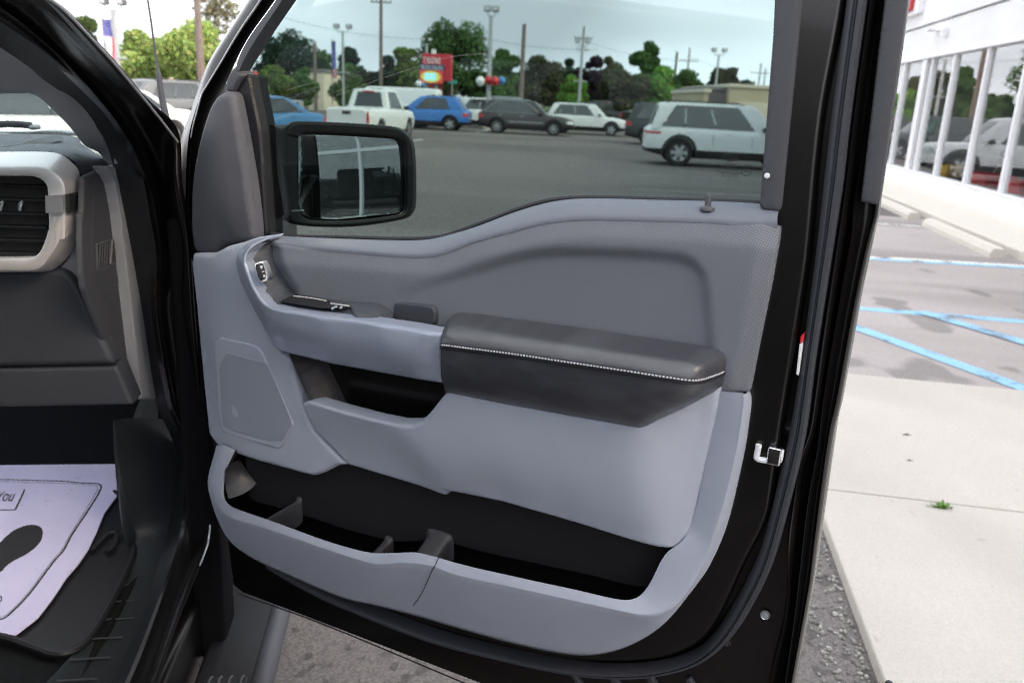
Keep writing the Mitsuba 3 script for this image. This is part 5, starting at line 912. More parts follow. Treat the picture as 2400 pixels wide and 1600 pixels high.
vpart('dashboard__dark_strip', loft([np.array([[-0.2982, 0.33, 1.52], [-0.276, 0.33, 1.5226], [-0.2582, 0.38, 1.5271], [-0.2537, 0.47, 1.5342], [-0.2428, 0.52, 1.5368], [-0.2106, 0.47, 1.5351]]) + [0, 0, .003], np.array([[-0.2851, 0.3, 1.5157], [-0.2633, 0.3, 1.518], [-0.2513, 0.31, 1.5199], [-0.224, 0.31, 1.521], [-0.2155, 0.33, 1.5238], [-0.2068, 0.46, 1.5355]]) + [0, 0, .001]], 40), 'dark_plastic')  # dark strip laid on the pad where its groove runs
cw_ = np.array([[-0.5109, 0.8, 1.5245], [-0.4833, 0.8, 1.5257], [-0.4277, 0.8, 1.528], [-0.3855, 0.8, 1.5333], [-0.3435, 0.8, 1.5344], [-0.3297, 0.8, 1.5321], [-0.3099, 0.8, 1.5329], [-0.308, 0.8, 1.5235], [-0.3447, 0.8, 1.522], [-0.3865, 0.8, 1.5232], [-0.4836, 0.8, 1.5228], [-0.5112, 0.8, 1.5224]])
xpart('cowl', relief(xz(cw_), r=.006, t=.05, ds=.01, res=.03), 'car_grey')
vpart('wiper', tube(np.array([[-0.4994, 0.78, 1.5449], [-0.4721, 0.78, 1.5454], [-0.4514, 0.78, 1.5472], [-0.4309, 0.78, 1.5471], [-0.4009, 0.78, 1.5456]]), .008, 8, 20), 'dark_plastic')
vpart('wiper__pivot', box(*[f(np.array([[-0.4009, 0.78, 1.5456], [-0.3852, 0.78, 1.5384]])[:, 0]) for f in (min, max)], .76, .80, *[f(np.array([[-0.4007, 0.78, 1.5477], [-0.3854, 0.78, 1.5363]])[:, 2]) for f in (min, max)], .008), 'car_grey')
an = np.array([[-0.1711, 1, 1.9146], [-0.1685, 1, 1.8672], [-0.1641, 1, 1.8153], [-0.1602, 1, 1.7544], [-0.1574, 1, 1.7174], [-0.155, 1, 1.6926], [-0.1517, 1, 1.6381], [-0.1449, 1, 1.583], [-0.1391, 1, 1.5423], [-0.1365, 1, 1.5185]])
vpart('antenna', tube(an, np.interp(np.arange(40), [0, 21, 23, 26, 39], [.0022, .003, .007, .008, .011]), 10, 40), 'grey_trim')

# --- sill, mats, running board
sA = np.array([[-0.16, 0.4663, 0.9072], [-0.16, 0.4559, 0.8456], [-0.16, 0.4605, 0.7892], [-0.15, 0.4427, 0.7256], [-0.14, 0.4572, 0.6661], [-0.135, 0.4689, 0.6067], [-0.13, 0.3991, 0.5676], [-0.13, 0.3312, 0.5535], [-0.13, 0.179, 0.5516], [-0.13, 0.0119, 0.5817], [-0.13, -0.0726, 0.6018], [-0.13, -0.1555, 0.6176]])
sB = np.array([[-0.062, 0.6388, 0.8386], [-0.062, 0.6059, 0.7575], [-0.062, 0.5646, 0.6859], [-0.062, 0.5059, 0.6027], [-0.062, 0.4233, 0.5602], [-0.062, 0.2444, 0.5115], [-0.062, 0.058, 0.4936], [-0.062, -0.0654, 0.4937]])
s1, s2 = resample(sA, 90), resample(sB, 90)
vpart('sill_cover', loft([s1 - [.006, 0, .12], s1 - [.004, 0, .01], s1, s1 * .85 + s2 * .15 + [0, 0, .006], s1 * .4 + s2 * .6 + [0, 0, .004], s2], 90, cross=3, blur=2), 'scuff_plastic')
for s in ('752,978,-.12 940,968,-.075', '683,1080,-.12 884,1072,-.075', '618,1192,-.12 820,1182,-.075', '542,1310,-.12 750,1299,-.075', '432,1438,-.12 676,1422,-.075', '350,1568,-.12 595,1553,-.075'):
    p = surveyed(12) + [0, 0, .005]
    vpart('sill_cover__rib', tube(p, .0022, 8, 6), 'seal_rubber')
MZ = .575
rm = np.array([[-0.4889, 0.1373, 0.575], [-0.9384, 0.97, 0.575], [-0.6622, 0.9484, 0.575], [-0.3296, 0.9031, 0.575], [-0.2059, 0.6485, 0.575], [-0.182, 0.6075, 0.575], [-0.1635, 0.5596, 0.575], [-0.1493, 0.5096, 0.575], [-0.1234, 0.3795, 0.575], [-0.1171, 0.2904, 0.575], [-0.1134, 0.185, 0.575], [-0.1159, 0.1066, 0.575], [-0.1227, 0.0728, 0.575], [-0.1345, 0.0546, 0.575], [-0.1496, 0.0464, 0.575], [-0.1651, 0.0473, 0.575], [-0.1987, 0.0632, 0.575], [-0.2907, 0.1076, 0.575], [-0.359, 0.1224, 0.575]])
kf = add('floor_mat', relief(soft(rm, 1), r=.008, t=.012, ds=.008, res=.04), 'mat_rubber', 40, truck_w)
tag(kf, 'black rubber floor mat with raised rim lying on the truck cab floor', 'floor mat')
rim = np.array([[-0.2739, 0.733, 0.581], [-0.1991, 0.6279, 0.581], [-0.1781, 0.5936, 0.581], [-0.1593, 0.5444, 0.581], [-0.1459, 0.4973, 0.581], [-0.1206, 0.3695, 0.581], [-0.1143, 0.2809, 0.581], [-0.1106, 0.1761, 0.581], [-0.113, 0.0982, 0.581], [-0.1197, 0.0645, 0.581], [-0.1318, 0.0474, 0.581], [-0.1465, 0.0397, 0.581], [-0.1619, 0.0406, 0.581], [-0.1955, 0.057, 0.581], [-0.2872, 0.1012, 0.581], [-0.355, 0.1154, 0.581]])
add('floor_mat__rim', tube(rim, .008, 8, 90), 'mat_rubber', 40, truck_w)
add('floor_mat__ridge', tube(np.array([[-0.2232, 0.4178, 0.585], [-0.219, 0.4708, 0.585], [-0.2103, 0.5021, 0.585], [-0.198, 0.5057, 0.585], [-0.1852, 0.4695, 0.585], [-0.182, 0.4387, 0.585], [-0.1852, 0.4089, 0.585]]), .006, 8, 40), 'mat_rubber', 40, truck_w)
pp = np.array([[-0.9722, 0.9556, 0.587], [-0.6562, 0.938, 0.587], [-0.585, 0.9278, 0.587], [-0.4935, 0.9228, 0.587], [-0.423, 0.9149, 0.587], [-0.315, 0.9006, 0.587], [-0.2871, 0.8227, 0.587], [-0.2568, 0.7354, 0.587], [-0.2566, 0.6684, 0.587], [-0.257, 0.6077, 0.587], [-0.2428, 0.5078, 0.587], [-0.2319, 0.4222, 0.587], [-0.2305, 0.3573, 0.587], [-0.2352, 0.3031, 0.587], [-0.2343, 0.2208, 0.587], [-0.237, 0.1538, 0.587], [-0.2488, 0.1212, 0.587], [-0.2573, 0.0961, 0.587], [-0.2842, 0.0959, 0.587], [-0.4967, 0.1001, 0.587]])
v, f = relief(pp, r=.001, t=.003, ds=.01, res=.02)
v[:, 2] += .004 * (meshkit.noise(np.c_[v[:, 0] * 9, v[:, 1] * 6, v[:, 0] * 0], 3) - .5)
kp = add('paper_mat', (v, f), 'paper', 50, truck_w)
tag(kp, 'white printed paper mat protector lying on the black rubber floor mat', 'paper mat')


def ppart(name, mesh, bsdf):
    v, f = mesh
    v = np.array(v); v[:, 2] += .004 * (meshkit.noise(np.c_[v[:, 0] * 9, v[:, 1] * 6, v[:, 0] * 0], 3) - .5) + .0012
    return add(f'paper_mat__{name}', (v, f), bsdf, False, truck_w)


def ribbon(p, w, n):
    p = resample(p, n)
    t = np.gradient(p, axis=0); t /= np.linalg.norm(t, axis=1, keepdims=True)
    s = np.c_[-t[:, 1], t[:, 0], t[:, 0] * 0] * w / 2
    return loft([p - s, p + s], n)


PZ = MZ + .012
ppart('border', ribbon(np.array([[-0.8954, 0.8174, 0.587], [-0.5968, 0.8036, 0.587], [-0.4867, 0.794, 0.587], [-0.421, 0.7894, 0.587], [-0.3827, 0.7783, 0.587], [-0.3341, 0.7742, 0.587], [-0.3222, 0.7668, 0.587], [-0.3129, 0.7496, 0.587], [-0.3081, 0.7104, 0.587], [-0.2999, 0.5933, 0.587], [-0.2929, 0.4778, 0.587], [-0.2854, 0.4132, 0.587], [-0.2874, 0.3666, 0.587], [-0.2871, 0.2782, 0.587], [-0.2998, 0.1598, 0.587], [-0.3032, 0.1533, 0.587], [-0.3084, 0.1507, 0.587], [-0.5256, 0.152, 0.587]]), .004, 160), 'ink')
ppart('border', ribbon(np.array([[-0.8886, 0.8051, 0.587], [-0.5909, 0.7903, 0.587], [-0.4814, 0.7807, 0.587], [-0.416, 0.7761, 0.587], [-0.379, 0.7682, 0.587], [-0.3346, 0.7631, 0.587], [-0.3237, 0.7538, 0.587], [-0.3188, 0.7418, 0.587], [-0.3155, 0.7077, 0.587], [-0.306, 0.5935, 0.587], [-0.2971, 0.4741, 0.587], [-0.2905, 0.4171, 0.587], [-0.2924, 0.3704, 0.587], [-0.2918, 0.2829, 0.587], [-0.3039, 0.1657, 0.587], [-0.3114, 0.1576, 0.587], [-0.5303, 0.1605, 0.587]]), .0015, 160), 'ink_grey')
ppart('title_box', join(ribbon(np.array([[-0.7919, 0.6312, 0.587], [-0.5177, 0.6245, 0.587], [-0.481, 0.6252, 0.587]]), .004, 20), ribbon(np.array([[-0.4806, 0.6243, 0.587], [-0.5054, 0.7387, 0.587]]), .004, 10)), 'ink')
fp = np.array([[-0.4435, 0.4566, 0.587], [-0.4433, 0.4896, 0.587], [-0.4371, 0.5186, 0.587], [-0.4259, 0.5369, 0.587], [-0.4099, 0.5445, 0.587], [-0.3934, 0.5415, 0.587], [-0.3791, 0.5287, 0.587], [-0.3675, 0.5082, 0.587], [-0.3582, 0.4802, 0.587], [-0.3539, 0.4555, 0.587], [-0.3557, 0.4255, 0.587], [-0.363, 0.4039, 0.587], [-0.3733, 0.3857, 0.587], [-0.3821, 0.3692, 0.587], [-0.3863, 0.3466, 0.587], [-0.3842, 0.3364, 0.587], [-0.3875, 0.3298, 0.587], [-0.414, 0.2981, 0.587], [-0.4472, 0.3258, 0.587], [-0.4587, 0.3949, 0.587]])
ppart('footprint', moved(relief(soft(fp, 1), r=.0002, t=.0006, ds=.005, res=.03), [0, 0, .0002]), 'ink')
ring_ = np.array([[-0.3572, 0.2389, 0.587], [-0.346, 0.2359, 0.587], [-0.3386, 0.2259, 0.587], [-0.3354, 0.2149, 0.587], [-0.3382, 0.2109, 0.587], [-0.3481, 0.2114, 0.587]])
ppart('ring_mark', ribbon(ring_, .002, 30), 'ink')
bl = np.array([[-0.5493, 0.6743, 0.587], [-0.5095, 0.6732, 0.587], [-0.5551, 0.7315, 0.587], [-0.5396, 0.674, 0.587]])
tm = meshkit.text_mesh('Thank You', 1.0, .0004)
tv = np.array(tm.vertices); tv[:, 0] /= tv[:, 0].max()
ex = (bl[1] - bl[0]) * 3.1; o_ = bl[1] - ex; ey = (np.array([[-0.5393, 0.7292, 0.587]])[0] - np.array([[-0.5266, 0.6736, 0.587]])[0])
tw = o_ + tv[:, :1] * ex + tv[:, 1:2] * ey * 1.0; tw[:, 2] = PZ + tv[:, 2]
ppart('lettering', (tw, np.array(tm.faces)), 'ink')

rbz = .42
vpart('running_board', box(.06, .195, -1.6, .9, rbz - .05, rbz - .012, .012), 'dark_plastic')
vpart('running_board__tread', box(.085, .178, -1.6, .165, rbz - .014, rbz - .004, .004), 'rubber')
vpart('running_board__tube', tube(np.array([[.205, -1.6, rbz - .025], [.205, .0, rbz - .025], [.205, .6, rbz - .03], [.17, .95, rbz - .06]]), .026, 16, 40), 'grey_trim')
for x in (.098, .118, .140, .165):
    vpart('running_board__rib', tube(np.array([[x, -1.6, rbz - .0005], [x, .155, rbz - .0005], [x + .002, .168, rbz - .006]]), .003, 8), 'grey_trim')
vpart('frame_rail', box(-.35, -.12, -2.0, 1.6, .38, .52, .02), 'dark_gap')

# ================================================================ THE LOT
def flat(pts, z, t=.02):
    p = np.asarray(pts, float)[:, :2]
    vv, ff = trimesh.creation.triangulate_polygon(Polygon(p), engine='earcut')
    return np.c_[vv, np.full(len(vv), z)], ff


k = add('asphalt_lot', (np.array([[-260, -160, 0], [260, -160, 0], [260, 320, 0], [-260, 320, 0.0]]), np.array([[0, 1, 2], [0, 2, 3]])), 'asphalt')
tag(k, 'worn grey asphalt of the sales lot', kind='structure')
k = add('grass_verge', (np.array([[-200, 84, .05], [200, 84, .05], [200, 240, .05], [-200, 240, .05]]), np.array([[0, 1, 2], [0, 2, 3]])), 'grass')
tag(k, 'grass verge under the trees beyond the lot', kind='structure')


def in_lot(a, b):       # from the kerb line near the truck: along the shop front, to its right
    o = np.array([1.17, 2.15, 0])
    return o + a * FT - b * FN


def slab(a0, a1, b0, b1, z):
    p = [in_lot(a0, b0), in_lot(a0, b1), in_lot(a1, b1), in_lot(a1, b0)]
    c = sum(p) / 4
    top = np.array([[*q[:2], z] for q in p]); bot = top * [1, 1, 0] - [0, 0, .05]
    ins = c + (top - c) * .998; ins[:, 2] = z; top2 = top.copy(); top2[:, 2] -= .006
    v = np.vstack([ins, top2, bot])
    f = [[0, 1, 2, 3]]
    for i in range(4):
        j = (i + 1) % 4
        f += [[i, 4 + i, 4 + j, j], [4 + i, 8 + i, 8 + j, 4 + j]]
    return v, np.array(f)


ZS = .05
for i, (a0, a1, b0, b1) in enumerate(((1.28, 3.13, 0, 4.2), (1.28, 3.13, 4.21, 8), (-1.2, 1.272, 0, 4.2), (-1.2, 1.272, 4.21, 8), (-4.0, -1.208, 0, 4.2), (-4.0, -1.208, 4.21, 8))):
    k = add('concrete_slab', slab(a0, a1, b0, b1, ZS), 'concrete')
    tag(k, kind='structure')
k = add('slab_joint', slab(-4, 3.1, .05, 7.9, ZS - .012), 'kerb_concrete')
tag(k, kind='structure')
# crumbled asphalt along the slab edge
gp = []
for _ in range(1500):
    a = RNG.uniform(-2.5, 3.2); b = -abs(RNG.normal(0, .055)) - .012
    if RNG.random() < .35:
        b = -.10 + RNG.normal(0, .02) - .03
    s = RNG.uniform(.003, .010)
    h = trimesh.creation.icosahedron().vertices * s * RNG.uniform(.6, 1.3, 3)
    gp.append((h + in_lot(a, b) + [0, 0, s * .4], trimesh.creation.icosahedron().faces))
k = add('gravel', join(*gp), 'gravel')
tag(k, 'loose crumbled gravel strip along the concrete slab edge', 'gravel', kind='stuff')
wd = []
wc = np.array([[1.898, 3.27, 0.05]])[0]
for i in range(46):
    a, l = RNG.uniform(0, 6.28), RNG.uniform(.012, .034)
    c = wc + [RNG.normal(0, .02), RNG.normal(0, .008), 0]
    d = np.array([math.cos(a), math.sin(a), RNG.uniform(.3, 1.1)]) * l
    s = np.cross(d, [0, 0, 1]); s = s / np.linalg.norm(s) * .006
    wd.append((np.array([c, c + d * .5 + s, c + d, c + d * .5 - s]), np.array([[0, 1, 2], [0, 2, 3]])))
tag(add('weed', join(*wd), 'weed'), 'small green weed growing from the joint of the concrete slab', 'weed')
for s, sz in (('1372,48', .028), ('1390,205', .02)):
    c = surveyed(13)[0]
    tag(add('dead_leaf', moved((np.array([[-1, 0, 0], [0, .3, .15], [1, .1, 0], [0, -.3, .05]]) * sz, np.array([[0, 2, 1], [0, 3, 2]])), c), 'bark'), 'small dark dead leaf, ' + ('farther' if sz > .025 else 'nearer') + ' of two on the concrete slab', 'dead leaf')


def line(p, q, w, bsdf, name, z=.004, label=None):
    p, q = np.array(p[:2], float), np.array(q[:2], float)
    d = (q - p) / np.linalg.norm(q - p); s = np.array([-d[1], d[0]]) * w / 2
    k = add(name, flat([p - s, q - s, q + s, p + s], z), bsdf)
    tag(k, label, kind='structure')


bl_ = [surveyed(14) for s in ('1990,604 2400,628', '1970,720 2400,754', '1955,750 2400,912', '2155,732 2400,805')]
for (p, q), z in zip(bl_, (.004, .004, .008, .012)):
    line(p, p + (q - p) * 1.6, .15, 'blue_line', 'blue_parking_line', z)
p, q = bl_[0]
line(p + [0, .14, 0], q + [0, .14, 0] + (q - p) * .6, .13, 'white_line', 'white_parking_line', .004)
p, q = np.array([[5.747, 13.555, 0], [7.063, 13.36, 0]]); line(p, q, .13, 'white_line', 'white_parking_line')
p, q = np.array([[7.104, 16.919, 0], [7.597, 16.967, 0]]); line(p, q, .11, 'white_line', 'white_parking_line')
for s in ('1000,1240 2400,1285', '1000,1336 2400,1412', '900,1045 1400,1060'):
    p, q = surveyed(15); line(p, q, .11, 'faded_line', 'faded_parking_line')
for s in ('1380,1026 1645,968', '100,1200 400,1155'):
    p, q = surveyed(16); line(p, q, .12, 'white_line', 'white_parking_line')

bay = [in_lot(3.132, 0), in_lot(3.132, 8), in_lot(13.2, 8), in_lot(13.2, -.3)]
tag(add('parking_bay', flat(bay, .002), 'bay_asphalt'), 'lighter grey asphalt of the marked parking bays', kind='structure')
# sidewalk in front of the shop, kerb, wheel stops
k = add('sidewalk', facade_w(np.array([[-30, .12, 1.15], [16, .12, 1.15], [16, .12, -.2], [-30, .12, -.2], [-30, 0, 1.16], [16, 0, 1.16]])) , 'cream_concrete') if False else add('sidewalk', (facade_w(np.array([[-30, .12, 1.12], [16, .12, 1.12], [16, .12, -.2], [-30, .12, -.2], [-30, .105, 1.15], [16, .105, 1.15], [-30, -.05, 1.16], [16, -.05, 1.16]])), np.array([[0, 1, 2, 3], [4, 5, 1, 0], [6, 7, 5, 4]])), 'cream_concrete')
tag(k, 'pale concrete sidewalk along the shop front', kind='structure')


def wheel_stop(t0, t1, w):
    prof = np.array([[-.10, 0], [-.10, .07], [-.06, .13], [.06, .13], [.10, .07], [.10, 0]])
    n = len(prof)
    rows = [np.c_[np.full(n, t), prof[:, 1], prof[:, 0] + w] for t in (t0, t0 + .03, t1 - .03, t1)]
    rows[0][:, 1] *= .9; rows[3][:, 1] *= .9
    v = np.vstack(rows); f = []
    for r in range(3):
        for i in range(n - 1):
            f.append([r * n + i, r * n + i + 1, r * n + n + i + 1, r * n + n + i])
    f += [[0, 1, 2, 3], [0, 3, 4, 5], [3 * n, 3 * n + 2, 3 * n + 1, 3 * n], ]
    tri = []
    for q in f:
        tri += [[q[0], q[1], q[2]], [q[0], q[2], q[3]]]
    tri += [[3 * n, 3 * n + i, 3 * n + i + 1] for i in range(1, n - 1)]
    return facade_w(v), np.array(tri)


for t0, t1, lab in ((-6.35, -3.0, 'pale concrete wheel stop in the middle of the row along the sidewalk'), (-10.2, -7.2, 'nearest pale concrete wheel stop in the row along the sidewalk'), (-2.3, .6, 'farthest pale concrete wheel stop, half hidden by the open door')):
    tag(add('wheel_stop', wheel_stop(t0, t1, 1.42), 'cream_concrete'), lab, 'wheel stop', 'wheel stops along the sidewalk')

# ---------------------------------------------------------------- the shop
SH = 'shop_building'
tag(SH, 'white shop building with a long row of tall windows at the right', 'building')


def spart(name, mesh, bsdf, smooth=False):
    return add(f'{SH}__{name}', mesh, bsdf, smooth, facade_w)


T0, T1 = -30.0, 13.0
spart('knee_wall', box(-12.6, T1, .0, .47, -.25, 0), 'white_wall')
spart('sill', box(-12.6, T1, .472, .50, -.25, .03, .008), 'white_metal')
spart('threshold', box(T0, -12.603, .0, .16, -.2, .02), 'white_metal')
spart('transom_bar', box(T0, -12.603, 2.15, 2.24, -.1, .01, .01), 'white_metal')
spart('fascia', box(T0, T1, 3.06, 3.74, -.25, .02), 'white_wall')
spart('head_trim', box(T0, T1, 3.0, 3.058, -.25, .05, .008), 'white_metal')
spart('shadow_gap', box(T0, T1, 3.742, 3.775, -.25, -.03), 'lamp_grey')
spart('parapet', box(T0, T1, 3.777, 5.6, -.25, .06), 'white_wall')
spart('coping', box(T0, T1, 5.602, 5.7, -.35, .12), 'white_metal')
spart('end_wall', box(T1, T1 + .25, 0, 5.6, -14, .06), 'white_wall')
spart('back_wall', box(T0, T1, 0, 5.0, -12.2, -12), 'shop_wall')
spart('ceiling', box(T0, T1, 3.2, 3.3, -12, -.26), 'shop_wall')
spart('roof', box(T0, T1, 5.0, 5.1, -12, -.26), 'grey_roof')
spart('showroom_floor', box(T0, T1, 0, .13, -12, -.26), 'shop_floor')
mul = [1.80, .10, -.515, -2.06, -3.99, -5.84]
edges = [12.9, 11.0, 9.1, 7.2, 5.4, 3.6] + mul + [-5.84 - 1.9 * i for i in range(1, 13)]
edges = sorted(edges)
for e in edges:
    w = .19 if abs(e - .10) < .01 else .055
    lo_z = .502 if e > -12.6 else .162
    spart('mullion', box(e - w, e + w * .6, lo_z, 2.998, -.12, .0, .01), 'white_metal')
    spart('mullion', box(e + w * .6 + .003, e + w * .6 + .05, .502, 2.998, -.10, -.02, .008), 'galv')
for a, b in zip(edges[:-1], edges[1:]):
    if b - a > .3:
        spart('window', box(a, b, .502, 2.998, -.075, -.072) if False else (np.array([[a + .05, .5 if a > -12.7 else .16, -.07], [b - .05, .5 if a > -12.7 else .16, -.07], [b - .05, 3.0, -.07], [a + .05, 3.0, -.07]]), np.array([[0, 1, 2], [0, 2, 3]])), 'shop_glass')
# wall lamp and the corner of a red sign above
lp_ = np.array([[-0.636, 3.592], [-1.357, 3.519], [-1.288, 3.479]])
spart('wall_lamp', join(box(lp_[0][0] - .12, lp_[0][0] + .1, lp_[0][1] - .05, lp_[0][1] + .05, .06, .26, .03), tube(np.array([[lp_[0][0], lp_[0][1], .14], [lp_[1][0], lp_[1][1], .14]]), .025), box(lp_[1][0] - .08, lp_[1][0] + .08, lp_[2][1] - .1, lp_[1][1] + .06, .0201, .14, .02)), 'white_metal')
sg = 'wall_sign'
tag(sg, 'red lettered sign on a white box, high on the shop fascia', 'sign')
add(sg + '__box', box(.66, 3.6, 4.06, 5.2, .062, .2, .02), 'white_metal', False, facade_w)
add(sg + '__letter', box(1.03, 2.7, 4.16, 5.1, .202, .30, .03), 'sign_red', False, facade_w)
# things behind the windows
bf = 'balloon_figure'
tag(bf, 'green tangled balloon figure standing behind the farthest visible shop window', 'figure')
parts = []
for i in range(9):
    a = i * .7
    c = np.array([.75 + .22 * math.sin(a * 1.7), .55 + .17 * i, -.55 + .18 * math.cos(a * 2.3)])
    s = trimesh.creation.icosphere(subdivisions=2, radius=1.0)
    parts.append((s.vertices * np.array([.10, .13, .10]) * (1 + .5 * (i % 3 == 1)) + c, s.faces))
    parts.append(tube(np.array([c, c + [.16 * math.cos(a), .14, .12 * math.sin(a)], c + [.26 * math.cos(a + .8), .05, .2 * math.sin(a)]]), [.05, .06, .04], 8))
add(bf + '__body', join(*parts), 'teal_plastic', 40, facade_w)
add(bf + '__base', box(.55, .95, .13, .42, -.75, -.35, .03), 'lamp_grey', False, facade_w)


def cart(t, w, col, lab):
    k = key_for('garden_cart'); tag(k, lab, 'garden cart')
    add(k + '__tray', join(box(t, t + .9, .45, .70, w - .6, w, .04)), col, False, facade_w)
    add(k + '__handle', tube(np.array([[t, .68, w - .3], [t - .35, .95, w - .3], [t - .4, 1.0, w - .1], [t - .4, 1.0, w - .5]]), .018), 'galv', 40, facade_w)
    for a, b in ((.15, 0), (.75, 0), (.15, -.6), (.75, -.6)):
        r = revolve([[.0, -.04], [.10, -.04], [.17, -.03], [.17, .03], [.10, .04], [0, .04]], 20)
        add(k + '__wheel', (r[0][:, [0, 1, 2]] + [t + a, .30, w + b], r[1]), 'tyre', 40, facade_w)


cart(-4.1, -.35, 'cart_red', 'red garden cart behind the second shop window from the right')
cart(-5.75, -.35, 'cart_red', 'red garden cart in the right-hand corner behind the nearest shop window')
cart(-1.6, -.4, 'cart_yellow', 'small yellow garden cart behind the third shop window')
cart(-3.2, -.5, 'lamp_grey', 'black garden cart behind the shop window left of the red cart')

# ---------------------------------------------------------------- cars
def man(m):
    m = trimesh.Trimesh(*m, process=True)
    trimesh.repair.fix_normals(m)
    return m3.Manifold(m3.Mesh(vert_properties=np.asarray(m.vertices, np.float32), tri_verts=np.asarray(m.faces, np.uint32)))


def unman(m):
    q = m.to_mesh()
    return np.array(q.vert_properties[:, :3], float), np.array(q.tri_verts)


def mbox(x0, x1, y0, y1, z0, z1):
    return m3.Manifold.cube([x1 - x0, y1 - y0, z1 - z0]).translate([x0, y0, z0])


KINDS = {
    # top: shoulder height along the body (front positive, in halves of the length); cab: rear base, front base, rear roof, front roof (x/half), glass: side windows as fractions
    'suv': dict(top=[(-1, .98), (-.94, 1.06), (-.5, 1.05), (0, 1.02), (.42, 1.0), (.60, .98), (.85, .88), (.97, .76), (1, .62)], cab=(-.95, .47, -.80, .16), win=[(.10, .205), (.214, .478), (.488, .79)], H=1.68, slope=.06),
    'wagon': dict(slope=.085, top=[(-1, 1.02), (-.95, 1.10), (-.5, 1.10), (0, 1.08), (.42, 1.06), (.60, 1.05), (.90, .98), (.98, .85), (1, .66)], cab=(-.95, .48, -.86, .20), win=[(.085, .262), (.270, .512), (.522, .815)], H=1.80),
    'hatch': dict(top=[(-1, .92), (-.92, 1.04), (-.5, 1.02), (0, .98), (.45, .96), (.62, .94), (.86, .82), (.97, .70), (1, .56)], cab=(-.93, .55, -.70, .12), win=[(.235, .505), (.514, .81)], H=1.65, slope=.05),
    'sedan': dict(top=[(-1, .82), (-.95, .95), (-.62, 1.0), (0, .93), (.40, .92), (.60, .88), (.86, .76), (.97, .64), (1, .52)], cab=(-.70, .48, -.34, .05), win=[(.14, .425), (.434, .78)], H=1.44, slope=.05),
    'pickup': dict(top=[(-1, 1.06), (-.97, 1.10), (-.2, 1.10), (0, 1.06), (.42, 1.06), (.60, 1.05), (.88, 1.0), (.97, .86), (1, .64)], cab=(-.20, .50, -.15, .28), win=[(.06, .44), (.46, .80)], H=1.78),
    'van': dict(top=[(-1, 1.20), (-.96, 1.25), (0, 1.22), (.60, 1.18), (.75, 1.10), (.92, .98), (1, .7)], cab=(-.985, .78, -.955, .52), win=[(.74, .93)], H=2.05),
}


